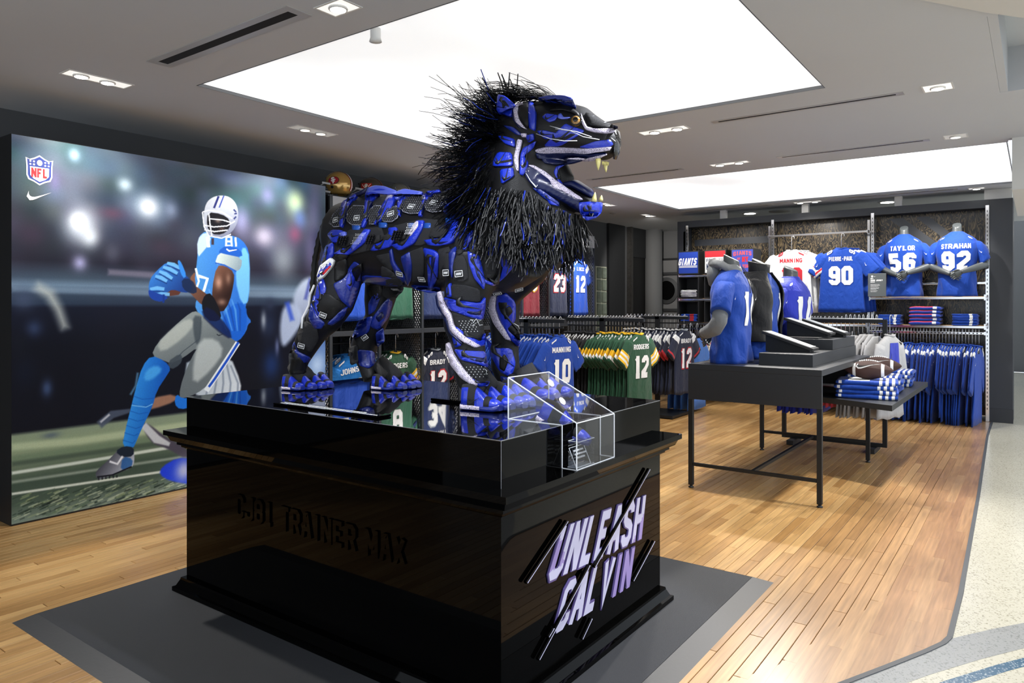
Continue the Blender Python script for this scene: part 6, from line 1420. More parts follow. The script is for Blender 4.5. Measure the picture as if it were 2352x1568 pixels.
def speck():
    m = bpy.data.materials.new('speckled_white'); m.use_nodes = True; nt = m.node_tree; b = nt.nodes['Principled BSDF']; N = nt.nodes.new
    tc = N('ShaderNodeTexCoord'); n = N('ShaderNodeTexNoise'); n.inputs['Scale'].default_value = 330; n.inputs['Detail'].default_value = 2; nt.links.new(tc.outputs['Object'], n.inputs['Vector'])
    r = N('ShaderNodeValToRGB'); e = r.color_ramp.elements; e[0].position = .40; e[0].color = (.02, .02, .04, 1); e[1].position = .46; e[1].color = (*lin('d8cfe4'), 1); nt.links.new(n.outputs['Fac'], r.inputs[0]); nt.links.new(r.outputs[0], b.inputs['Base Color'])
    b.inputs['Roughness'].default_value = .35; return m
M_speck = speck()
bm_ = MB()
def limb(nodes, n=20):
    bm_.tube([C(u, v, dx) for u, v, dx, r in nodes], .1, n, rr=[(r[0], r[1]) if isinstance(r, tuple) else r for *_, r in nodes])
body = [(762, 545, .0, (.09, 40)), (785, 540, 0, (.15, 74)), (840, 548, 0, (.195, 98)), (900, 552, 0, (.21, 104)), (960, 556, 0, (.215, 107)), (1030, 560, 0, (.225, 110)), (1100, 565, 0, (.24, 113)), (1165, 560, 0, (.24, 112)), (1215, 545, 0, (.19, 95))]
limb([(u, v, dx, (r[0], r[1]*px(u))) for u, v, dx, r in body], 28)
limb([(1190, 560, 0, (.16, .17)), (1200, 480, 0, (.17, .17)), (1205, 400, 0, (.15, .17)), (1200, 330, 0, (.13, .13))], 24)
limb([(812, 575, -.08, .14), (788, 617, -.10, .118), (779, 654, -.12, .115), (766, 694, -.14, .112), (746, 731, -.155, .095), (722, 756, -.165, .083), (706, 787, -.175, .07), (690, 824, -.18, .052), (683, 853, -.18, .045), (690, 882, -.18, .045)])
limb([(880, 600, .08, .11), (880, 650, .11, .10), (871, 694, .12, .085), (866, 731, .12, .068), (845, 768, .13, .078), (833, 805, .13, .078), (842, 835, .13, .052), (854, 872, .13, .048)])
limb([(1085, 590, -.15, .14), (1080, 650, -.17, .115), (1066, 705, -.17, .098), (1064, 745, -.17, .092), (1075, 785, -.17, .08), (1076, 830, -.17, .08), (1085, 870, -.17, .075), (1095, 895, -.17, .06)])
limb([(1175, 600, .13, .12), (1160, 670, .2, .085), (1158, 730, .24, .078), (1160, 790, .26, .07), (1160, 840, .27, .075), (1175, 890, .27, .06)])
limb([(1262, 598, .16, .03), (1235, 630, .18, .045), (1180, 675, .2, .05)])
limb([(1235, 420, 0, (.12, .09)), (1258, 485, 0, (.13, .085)), (1258, 535, 0, (.14, .075)), (1230, 585, 0, (.14, .08))], 20)
# skull and jaw
limb([(1170, 320, 0, (.11, .12)), (1225, 303, 0, (.135, .135)), (1285, 298, 0, (.13, .125)), (1328, 303, 0, (.105, .11)), (1368, 322, 0, (.08, .085)), (1403, 332, 0, (.065, .07)), (1416, 338, 0, (.04, .036))], 24)
limb([(1195, 395, 0, (.105, .07)), (1245, 417, 0, (.10, .062)), (1298, 447, 0, (.08, .050)), (1338, 468, 0, (.07, .042)), (1372, 482, 0, (.056, .036))], 20)
bm_.tube([C(1250, 395), C(1290, 400), C(1310, 420)], .05, 14, rr=[.085, .055, .03])
tmp = bm_.build('tmp_lion', M_lb); md = tmp.modifiers.new('r', 'REMESH'); md.mode = 'VOXEL'; md.voxel_size = .0125; md.use_smooth_shade = True
sm = tmp.modifiers.new('s', 'SMOOTH'); sm.factor = .5; sm.iterations = 4
dg = bpy.context.evaluated_depsgraph_get(); me = bpy.data.meshes.new_from_object(tmp.evaluated_get(dg)); bpy.data.objects.remove(tmp)
me.name = 'lion_body'; me.materials.clear(); me.materials.append(M_lb)
lb_ = bpy.data.objects.new('body', me); COL.objects.link(lb_); lb_.parent = lion; lb_.location = LO
VN = [v.normal.copy() for v in me.vertices]; PV = [tuple(p.vertices) for p in me.polygons]
BV = BVHTree.FromPolygons([v.co.copy() for v in me.vertices], [tuple(p.vertices) for p in me.polygons])
EYE = Vector((0, 0, CAMH))
M_tick = mat('tick_dark', '15171c', .4, spec=.5)
def hit(u, v, fx):
    d = ray(u, v).normalized(); h = BV.ray_cast(EYE, d, 6)
    if h[0] is not None:
        n = sum((VN[i] for i in PV[h[2]]), Vector()).normalized(); n = (n*.8-d*.2).normalized()
        return h[0], (n if n.dot(d) < 0 else -n)
    return at(u, v, x=fx), Vector((-.92, -.35, .1)).normalized()
KA = lambda p: (740+p[0]/10.69, 380+p[1]/10.69); KB = lambda p: (840+p[0]/6.03, 420+p[1]/6.03); KC = lambda p: (640+p[0]/2.703, 380+p[1]/2.703)
KD = lambda p: (980+p[0]/3.564, 540+p[1]/3.564); KE = lambda p: (1120+p[0]/4.9, 200+p[1]/4.9)
def panel(K, pts, m, th=.010, name='shoe_panel', fx=None, smo=1, res=9, parent=None, lift=0, dome=.22, ins=True):
    th = th*.62
    P2 = [Vector((*K(p), 0)) for p in pts]
    for _ in range(smo):
        q = []
        for i in range(len(P2)): a, b = P2[i], P2[(i+1) % len(P2)]; q += [a.lerp(b, .12), a.lerp(b, .88)]
        P2 = q
    # split long borders, then triangulate and refine
    Q = []
    for i in range(len(P2)):
        a, b = P2[i], P2[(i+1) % len(P2)]; n = max(1, int((b-a).length/res)); Q += [a.lerp(b, k/n) for k in range(n)]
    tris = tessellate_polygon([Q]); V = Q[:]; T = [tuple(t) for t in tris]; nb = len(Q)
    for _ in range(4):
        cache = {}; nt_ = []; ch = False
        def midp(i, j):
            if (min(i, j), max(i, j)) in cache: return cache[(min(i, j), max(i, j))]
            V.append((V[i]+V[j])/2); cache[(min(i, j), max(i, j))] = len(V)-1; return len(V)-1
        def isb(i, j): return i < nb and j < nb and (abs(i-j) == 1 or abs(i-j) == nb-1)
        for (a, b, c) in T:
            E3 = [(a, b, c), (b, c, a), (c, a, b)]; sp = [(V[x]-V[y]).length > res*1.5 and not isb(x, y) for x, y, z in E3]
            k = sum(sp)
            if k == 0: nt_.append((a, b, c)); continue
            ch = True
            if k == 3:
                x, y, z = midp(a, b), midp(b, c), midp(c, a); nt_ += [(a, x, z), (x, b, y), (z, y, c), (x, y, z)]
            elif k == 1:
                i = sp.index(True); x, y, z = E3[i]; m2 = midp(x, y); nt_ += [(x, m2, z), (m2, y, z)]
            else:
                i = sp.index(False); x, y, z = E3[i]; p, q2 = midp(y, z), midp(z, x); nt_ += [(x, y, p), (x, p, q2), (p, z, q2)]
        T = nt_
        if not ch: break
    fx = XC-.12 if fx is None else fx
    H = [hit(v.x, v.y, fx) for v in V]
    na = sum((n for h, n in H), Vector()).normalized(); H = [(h, (n*.55+na*.45).normalized()) for h, n in H]
    if name == 'leg_panel' and sum(BV.ray_cast(EYE, ray(v.x, v.y).normalized(), 6)[0] is not None for v in V) < .6*len(V): return None
    out = [h+n*(th*(1 if i >= nb else 1-dome*.6)+lift) for i, (h, n) in enumerate(H)]; inn = [h-n*.006+n*lift*.5 for i, (h, n) in enumerate(H[:nb])]
    # orientation
    fs = []
    for (a, b, c) in T:
        nn = (out[b]-out[a]).cross(out[c]-out[a])
        fs.append((a, b, c) if nn.dot(ray(V[a].x, V[a].y)) < 0 else (a, c, b))
    mb = MB(); mb.add(out+inn, fs, 0, True); N0 = len(out); b0 = 0
    for i in range(nb):
        j = (i+1) % nb; mb.f.append([i, j, N0+j, N0+i]); mb.m.append(0); mb.sm.append(False)
    o = mb.build(name, m, parent or lion, loc=(LO if parent is None else None))
    bb_ = [K(p) for p in pts]; bw = max(p[0] for p in bb_)-min(p[0] for p in bb_); bh = max(p[1] for p in bb_)-min(p[1] for p in bb_)
    if ins and m is M_blue and len(pts) >= 4 and max(bw, bh) > 20 and max(bw, bh) < 3.2*min(bw, bh):
        A_ = [Vector(K(p)) for p in pts]; c_ = sum(A_, Vector((0, 0)))/len(A_)
        best = max(((p-q).length, i, j) for i, p in enumerate(A_) for j, q in enumerate(A_)); ax = (A_[best[1]]-A_[best[2]]).normalized()
        if ax.x < 0: ax = -ax
        pr = Vector((-ax.y, ax.x)); ln = best[0]; wd = max((p-c_).dot(pr) for p in A_)-min((p-c_).dot(pr) for p in A_)
        sw_ = [c_+ax*((q[0]-.5)*ln*.62)-pr*((q[1]-.17)*min(ln*.62, wd*1.25)) for q in (SW[0], SW[2], SW[3], SW[4], SW[6], SW[8], SW[10], SW[12])]
        panel(lambda p: (p[0], p[1]), [(q.x, q.y) for q in sw_], M_tick, (th+.0045)/.62, 'tick_insert', fx, 0, res, ins=False)
    return o
# ---- back: quilted pads, straps, glossy spine shoes
for P_ in ([(430, 330), (436, 290), (470, 255), (535, 258), (540, 345), (515, 372), (460, 370), (435, 350)], [(325, 360), (345, 310), (395, 262), (412, 270), (400, 330), (385, 380), (350, 382)], [(566, 290), (600, 255), (640, 258), (625, 330), (605, 365), (572, 368)], [(645, 330), (680, 280), (735, 258), (755, 290), (742, 330), (710, 352), (662, 352)],
          [(766, 270), (790, 212), (860, 192), (900, 215), (903, 270), (870, 302), (820, 304), (780, 292)], [(912, 250), (940, 198), (1000, 196), (1045, 240), (1025, 288), (960, 296), (922, 282)]):
    o = panel(KC, P_, M_knit, .016, 'quilted_pad')
    cx_ = sum(p[0] for p in P_)/len(P_); cy_ = sum(p[1] for p in P_)/len(P_); k = MB()
    q = [hit(*KC(p), XC-.2) for p in (lambda R_: [(cx_+(p[0]-cx_)*R_, cy_+(p[1]-cy_)*R_) for p in P_])(1.0)]
    pts = [h+n*.009 for h, n in q]; pts = [p for p in pts if p.z < max(w.z for w in pts)-.015]
    if len(pts) > 3:
        k.tube([h+n*.009 for h, n in q]+[q[0][0]+q[0][1]*.009], .0028, 5); k.build('piping', mat('piping_grey', '8e90a0', .4), lion, loc=LO)
    kb = MB()
    for ix in range(-5, 6):
        for iz in range(-5, 6):
            pu, pv = cx_+ix*13+(iz % 2)*6.5, cy_+iz*11
            from_in = sum(((P_[i][1] > pv) != (P_[(i+1) % len(P_)][1] > pv)) and pu < (P_[(i+1) % len(P_)][0]-P_[i][0])*(pv-P_[i][1])/(P_[(i+1) % len(P_)][1]-P_[i][1]+1e-9)+P_[i][0] for i in range(len(P_))) % 2
            if not from_in: continue
            h, n = hit(*KC((pu, pv)), XC-.2); t1 = n.orthogonal().normalized(); t2 = n.cross(t1); c0 = h+n*.016
            kb.add([c0+t1*.007, c0+t2*.007, c0-t1*.007, c0-t2*.007, c0+n*.006], [(0, 1, 4), (1, 2, 4), (2, 3, 4), (3, 0, 4)], 0, True)
    if kb.v: tag(kb.build('quilting', mat('quilt', '25262b', .35), lion, loc=LO), kind='stuff')
for P_, m in (([(440, 230), (530, 180), (548, 172), (545, 250), (470, 252), (418, 275)], M_knit), ([(572, 240), (640, 188), (692, 190), (662, 252), (600, 256)], M_knit), ([(745, 262), (760, 215), (830, 195), (790, 212), (765, 262)], M_knit)): panel(KC, P_, m, .010, 'fabric_panel')
for P_ in ([(400, 235), (480, 180), (492, 190), (440, 260), (402, 388), (384, 382), (388, 290)], [(545, 172), (600, 172), (632, 180), (575, 240), (562, 330), (532, 392), (518, 384), (538, 300)], [(688, 185), (742, 178), (705, 275), (640, 345), (602, 374), (598, 360), (640, 270)], [(742, 232), (795, 188), (832, 195), (778, 230), (758, 322), (744, 312)], [(888, 240), (935, 168), (962, 172), (914, 245), (892, 318), (872, 322)], [(1030, 300), (1040, 255), (1062, 240), (1065, 270), (1045, 300)]):
    o = panel(KC, P_, M_blue, .024, 'blue_strap')
    a = [p for p in P_]; panel(KC, [((p[0]*.35+P_[4][0]*.3+P_[3][0]*.35), (p[1]*.55+P_[4][1]*.3+P_[3][1]*.15)) for p in P_], M_navy, .027, 'strap_tick', smo=1)
for P_, m in (([(412, 235), (448, 185), (530, 150), (565, 132), (548, 172), (478, 196), (440, 222)], M_navy), ([(538, 195), (556, 142), (600, 126), (660, 130), (740, 160), (745, 178), (660, 182), (585, 172)], M_pale), ([(690, 215), (712, 178), (780, 148), (840, 158), (900, 168), (890, 186), (800, 190), (735, 215)], M_pale), ([(895, 200), (930, 160), (1000, 150), (1010, 168), (960, 176), (915, 210)], M_blue), ([(560, 160), (620, 140), (700, 155), (640, 160)], M_blue), ([(700, 205), (740, 180), (810, 172), (760, 195)], M_lb)):
    panel(KC, P_, m, .020, 'spine_shoe', smo=2)  # pale blue puts highlights of the light from above into the spine colour
for P_ in ([(420, 400), (640, 380), (660, 440), (600, 520), (430, 560)], [(700, 380), (900, 330), (1000, 340), (960, 470), (880, 500), (720, 480)], [(800, 540), (905, 500), (905, 690), (830, 720), (812, 640)], [(990, 520), (1070, 500), (1060, 690), (990, 720)], [(1090, 430), (1180, 350), (1180, 520), (1110, 560)], [(600, 560), (700, 540), (720, 640), (700, 660)]):
    panel(KC, P_, M_knit, .010, 'fabric_panel')
# ---- flank: shoes, ribs, black panels
for P_, m, th in (([(310, 430), (340, 400), (400, 402), (425, 440), (404, 478), (340, 482)], M_blue, .022), ([(385, 420), (425, 410), (430, 440), (400, 460)], M_pale, .03), ([(345, 548), (400, 515), (450, 515), (490, 470), (540, 395), (580, 398), (545, 480), (442, 556), (400, 548)], M_blue, .026), ([(395, 475), (438, 428), (492, 430), (472, 482), (430, 505)], M_knit, .028), ([(460, 500), (525, 420), (560, 415), (530, 470), (470, 530)], M_pale, .032),
        ([(350, 560), (400, 540), (440, 552), (420, 585), (370, 600)], M_lb, .02),
        ([(578, 525), (598, 490), (640, 478), (690, 440), (690, 388), (742, 384), (752, 430), (702, 505), (650, 520), (600, 530)], M_blue, .024), ([(655, 440), (690, 425), (715, 440), (690, 465), (655, 462)], M_knit, .028), ([(590, 490), (610, 440), (640, 430), (640, 470)], M_knit, .03),
        ([(706, 495), (760, 478), (800, 470), (862, 345), (915, 345), (900, 400), (852, 485), (762, 530)], M_blue, .028), ([(735, 468), (770, 415), (812, 415), (792, 460)], M_knit, .032), ([(815, 430), (860, 355), (880, 352), (880, 385), (830, 445)], M_speck, .034),
        ([(912, 465), (960, 458), (1040, 452), (1062, 420), (1092, 345), (1135, 345), (1130, 420), (1082, 485), (1000, 502), (940, 494)], M_blue, .030), ([(985, 478), (1050, 472), (1085, 440), (1080, 470), (1020, 492)], M_navy, .034), ([(935, 450), (965, 380), (1040, 370), (1050, 430), (1000, 448)], M_knit, .02),
        ([(1150, 528), (1168, 440), (1222, 395), (1205, 470), (1160, 530)], M_blue, .022), ([(1300, 558), (1330, 380), (1350, 340), (1378, 380), (1372, 485), (1332, 550)], M_blue, .024),
        ([(690, 528), (706, 512), (722, 600), (792, 700), (802, 738), (740, 692), (700, 605)], M_blue2, .014), ([(762, 565), (820, 530), (834, 620), (828, 700), (806, 748), (788, 660)], M_blue2, .018), ([(902, 510), (958, 520), (1002, 548), (994, 690), (952, 770), (934, 742), (930, 600)], M_blue, .020), ([(958, 560), (985, 560), (970, 640), (950, 720), (955, 620)], M_navy, .024), ([(1062, 535), (1112, 498), (1088, 620), (1082, 705), (1064, 640)], M_blue2, .016),
        ([(1186, 470), (1240, 400), (1320, 400), (1310, 545), (1240, 556), (1188, 540)], M_knit, .014), ([(1085, 600), (1110, 560), (1150, 560), (1170, 600), (1180, 700), (1140, 725), (1090, 710)], M_knit, .014),
        ([(1172, 535), (1200, 545), (1245, 560), (1262, 640), (1278, 722), (1270, 770), (1215, 705), (1180, 610)], M_blue, .024), ([(1200, 560), (1215, 600), (1245, 680), (1262, 740), (1225, 680)], M_navy, .028), ([(1250, 580), (1360, 560), (1350, 660), (1320, 700), (1270, 690)], M_knit, .012),
        ([(1268, 700), (1322, 726), (1372, 700), (1398, 600), (1420, 480), (1440, 560), (1480, 600), (1400, 690), (1330, 745), (1278, 728)], M_blue, .02), ([(1362, 520), (1400, 490), (1428, 590), (1400, 640), (1372, 600)], M_blue, .018),
        ([(820, 740), (1000, 755), (1010, 780), (940, 792), (860, 770)], M_blue2, .010), ([(520, 680), (700, 690), (790, 745), (640, 740), (520, 720)], M_blue2, .012),
        ([(640, 620), (690, 640), (760, 700), (700, 720), (640, 690)], M_knit, .01)):
    panel(KC, P_, m, th, 'shoe_panel')
for cx_, cz_ in ((485, 385), (650, 372), (835, 375), (925, 375), (1065, 345)):
    panel(KC, [(cx_-26, cz_-16), (cx_+26, cz_-16), (cx_+24, cz_+16), (cx_-24, cz_+16)], mat('lion_mid_blue', '1c4a9c', .35, var=(20, .4)), .012, 'blue_patch')
# studs on the grips and white perforations
st = MB()
for gx_, gz_, w_, h_ in ((432, 468, 4, 4), (612, 462, 3, 4), (772, 440, 4, 4)):
    for i in range(w_):
        for k in range(h_):
            h, n = hit(*KC((gx_-28+i*16+k*-5, gz_-22+k*13)), XC-.2); t1 = n.orthogonal().normalized(); t2 = n.cross(t1); c0 = h+n*.028; s = .006
            st.add([c0+t1*s+t2*s, c0-t1*s+t2*s, c0-t1*s-t2*s, c0+t1*s-t2*s]+[c0+t1*s*.6+t2*s*.6+n*.009, c0-t1*s*.6+t2*s*.6+n*.009, c0-t1*s*.6-t2*s*.6+n*.009, c0+t1*s*.6-t2*s*.6+n*.009], [(4, 5, 6, 7), (0, 1, 5, 4), (1, 2, 6, 5), (2, 3, 7, 6), (3, 0, 4, 7)])
tag(st.build('grip_studs', M_lb, lion, loc=LO), kind='stuff')
# ---- woven labels
M_lab = mat('label_black', '0c0c0e', .6); nl = 0
def label(p, K=KC, rot=0, w_=.038, off=.02):
    d_ = ray(*K(p)).normalized()
    if BV.ray_cast(EYE, d_, 6)[0] is None: return
    h, n = hit(*K(p), XC-.2); tz = (Vector((0, 0, 1))-n*n.z).normalized(); tx = tz.cross(n).normalized()
    c_, s_ = math.cos(rot), math.sin(rot); ax = tx*c_+tz*s_; az = tz*c_-tx*s_; f = lambda e: (lambda a, b: h+n*(off+e)+ax*a+az*b)
    b = MB(); H_ = w_*.72
    b.quads(rect(-w_/2, -H_/2, w_/2, H_/2), f(0), 0, 9); t = .0022
    for q in (rect(-w_/2, -H_/2, w_/2, -H_/2+t), rect(-w_/2, H_/2-t, w_/2, H_/2), rect(-w_/2, -H_/2, -w_/2+t, H_/2), rect(w_/2-t, -H_/2, w_/2, H_/2)): b.quads(q, f(.0006), 1, 9)
    for k in range(7): b.quads(stroke([(-w_*.3+k*w_*.09, -H_*.22), (-w_*.26+k*w_*.1, H_*.2)], .0016), f(.0006), 1, 9)
    b.quads(rect(-w_*.33, -.001, w_*.33, .001), f(.0006), 1, 9)
    b.build('woven_label', [M_lab, M_white], lion, loc=LO)
for p, r_ in (((500, 333), 0), ((370, 345), .15), ((708, 311), .25), ((835, 270), -.2), ((972, 247), -.25), ((763, 660), -.3), ((900, 692), -.1), ((1057, 665), .0), ((1128, 672), .1), ((1248, 502), .0), ((728, 747), 0), ((280, 922), -.4), ((148, 1112), -.3), ((1355, 772), .5), ((1485, 750), .45), ((540, 1060), .6), ((437, 1145), 1.2), ((1298, 1000), .2)):
    label(p, rot=r_)
# ---- hind legs
for P_, m, th in (([(336, 735), (400, 702), (432, 640), (470, 592), (515, 620), (505, 760), (445, 890), (380, 832)], M_blue2, .016), ([(350, 600), (425, 575), (432, 660), (400, 700), (346, 722)], M_lb, .022), ([(420, 700), (450, 640), (470, 640), (470, 720), (440, 780), (415, 740)], M_blue, .022), ([(455, 640), (520, 600), (525, 650), (480, 720)], M_lb, .024),
        ([(226, 1010), (190, 950), (205, 860), (240, 930), (290, 975), (270, 1010)], M_blue2, .016), ([(86, 1120), (100, 1090), (120, 1150), (200, 1190), (185, 1215), (150, 1220), (92, 1175)], M_blue2, .016), ([(230, 900), (250, 780), (330, 800), (400, 850), (380, 930), (300, 960)], M_lb, .014), ([(245, 740), (280, 700), (300, 770), (260, 870), (225, 860)], M_blue, .014),
        ([(300, 500), (345, 480), (345, 560), (300, 600), (270, 640), (270, 590)], M_blue, .02), ([(245, 690), (262, 630), (330, 572), (352, 590), (345, 620), (290, 690), (262, 712)], M_white, .028), ([(252, 700), (270, 650), (330, 600), (340, 615), (290, 680)], M_blue, .033), ([(280, 672), (330, 622), (335, 630), (290, 682)], M_red, .036),
        ([(585, 940), (640, 860), (690, 810), (705, 850), (680, 940), (620, 1020), (570, 1000)], M_blue2, .014), ([(600, 940), (640, 900), (655, 935), (620, 970)], M_navy, .018), ([(430, 1075), (500, 960), (530, 970), (480, 1060)], M_blue2, .012), ([(490, 1140), (590, 1150), (600, 1230), (560, 1260), (500, 1240)], M_blue2, .014), ([(650, 715), (760, 700), (780, 745), (745, 770), (660, 770)], M_knit, .012), ([(560, 740), (640, 740), (660, 800), (600, 840), (560, 800)], M_lb, .012)):
    panel(KC, P_, m, th, 'leg_panel')
for P_, m, th in (([(500, 960), (590, 930), (560, 1040), (455, 1080)], M_blue2, .014), ([(655, 700), (770, 690), (775, 780), (700, 840), (640, 800)], M_knit, .014), ([(560, 850), (600, 780), (640, 800), (600, 900), (560, 930)], M_blue2, .012), ([(120, 1040), (170, 960), (240, 1000), (250, 1080), (200, 1160), (130, 1110)], M_knit, .014), ([(66, 1170), (92, 1135), (160, 1222), (168, 1290), (72, 1290)], M_lb, .02),
        ([(300, 760), (345, 730), (390, 830), (330, 900), (270, 870)], M_knit, .012), ([(205, 870), (225, 800), (262, 860), (250, 960), (215, 940)], M_blue, .014), ([(440, 1130), (490, 1110), (500, 1220), (450, 1240)], M_knit, .016), ([(600, 1040), (650, 1000), (660, 1090), (610, 1130)], M_blue2, .014), ([(380, 900), (430, 870), (400, 940), (330, 990), (300, 980)], M_blue2, .016)):
    panel(KC, P_, m, th, 'leg_panel')
wl = MB()
for pl_, K in (([(228, 745), (205, 800), (195, 870), (160, 950), (152, 1010)], KC),):
    q = [hit(*K(p), XC-.2) for p in pl_]; wl.tube([h+n*.012 for h, n in q], .006, 6)
wl.build('white_cord', M_white, lion, loc=LO)
# ---- front legs: stacked shoes
for P_, m, th in (([(170, 440), (190, 400), (205, 390), (215, 500), (180, 510)], M_blue, .02), ([(205, 400), (330, 410), (430, 440), (440, 545), (210, 520)], M_knit, .016), ([(150, 505), (220, 525), (430, 552), (478, 500), (468, 600), (448, 690), (330, 660), (190, 605)], M_blue, .026), ([(260, 570), (330, 610), (400, 620), (440, 600), (425, 650), (340, 640)], M_navy, .03), ([(200, 612), (330, 660), (445, 690), (462, 760), (432, 870), (330, 810), (240, 750)], M_knit, .018), ([(238, 742), (330, 812), (432, 872), (465, 800), (488, 830), (480, 900), (400, 915), (320, 860), (230, 790)], M_blue, .022),
        ([(92, 470), (128, 458), (150, 560), (205, 640), (230, 740), (320, 830), (440, 905), (395, 920), (300, 872), (205, 782), (180, 680), (115, 590)], M_speck, .03), ([(78, 500), (95, 480), (118, 590), (180, 690), (205, 790), (300, 880), (290, 895), (190, 800), (160, 700), (90, 580)], M_navy, .022),
        ([(215, 830), (260, 810), (290, 900), (240, 920)], M_blue, .018), ([(228, 930), (350, 945), (470, 950), (492, 1085), (400, 1052), (280, 1020)], M_blue, .026), ([(290, 985), (360, 1010), (450, 1010), (470, 990), (475, 1055), (380, 1030)], M_navy, .03), ([(280, 1030), (400, 1060), (500, 1100), (520, 1200), (430, 1225), (340, 1140)], M_knit, .018), ([(340, 1150), (430, 1200), (520, 1195), (500, 1230), (420, 1235)], M_blue, .022),
        ([(165, 888), (192, 876), (220, 960), (270, 1040), (340, 1130), (425, 1222), (385, 1232), (290, 1165), (215, 1065), (168, 965)], M_speck, .03)):
    panel(KD, P_, m, th, 'shoe_panel', fx=XC-.2)
for P_, m, th in (([(528, 488), (578, 488), (566, 590), (595, 680), (695, 862), (645, 845), (560, 725), (520, 620)], M_speck, .026), ([(578, 488), (650, 470), (725, 540), (722, 690), (655, 765), (770, 880), (742, 912), (685, 852), (600, 690), (572, 590)], M_blue, .022), ([(620, 600), (680, 570), (700, 620), (640, 690)], M_lb, .026), ([(590, 540), (660, 540), (650, 600), (600, 600)], M_lb, .027), ([(650, 760), (700, 720), (760, 800), (765, 870)], M_lb, .018),
        ([(480, 830), (560, 920), (695, 925), (725, 1050), (692, 1165), (600, 1115), (520, 960)], M_blue, .02), ([(600, 1000), (640, 970), (670, 1020), (640, 1115), (600, 1090)], M_lb, .024), ([(600, 1150), (690, 1170), (740, 1290), (640, 1240)], M_blue2, .018)):
    panel(KD, P_, m, th, 'shoe_panel', fx=XC+.2)
# perforations and lace scribbles on the leg shoes
pf = MB()
def dotgrid(K, x0, y0, x1, y1, dx_, dy_, skew=0, r_=.0022, off=.0135):
    y = y0; j = 0
    while y < y1:
        x = x0+(j % 2)*dx_/2+skew*(y-y0)
        while x < x1+skew*(y-y0):
            d_ = ray(*K((x, y))).normalized(); h_ = BV.ray_cast(EYE, d_, 6)
            if h_[0] is not None:
                n = h_[1] if h_[1].dot(d_) < 0 else -h_[1]; t1 = n.orthogonal().normalized(); t2 = n.cross(t1); c0 = h_[0]+n*off
                pf.add([c0+t1*r_, c0+t2*r_, c0-t1*r_, c0-t2*r_], [(0, 1, 2, 3)])
            x += dx_
        y += dy_; j += 1
dotgrid(KD, 270, 700, 390, 800, 24, 18, .3); dotgrid(KD, 330, 1080, 470, 1180, 26, 20, .2); dotgrid(KC, 822, 375, 868, 430, 9, 9, -.3, .003, .024); dotgrid(KC, 500, 430, 552, 490, 9, 9, -.5, .0028, .023)
tag(pf.build('perforations', M_white, lion, loc=LO), kind='stuff')
for L_ in ([(350, 690), (430, 690), (365, 742), (440, 735)], [(370, 720), (395, 680), (420, 745)], [(460, 1098), (500, 1110), (470, 1140), (505, 1135)], [(700, 715), (735, 740), (742, 765)]):
    b = MB(); q = [hit(*KD(p), XC-.2) for p in L_]; b.tube([h+n*.0135 for h, n in q], .0016, 4); b.build('lace_scribble', M_white, lion, loc=LO)
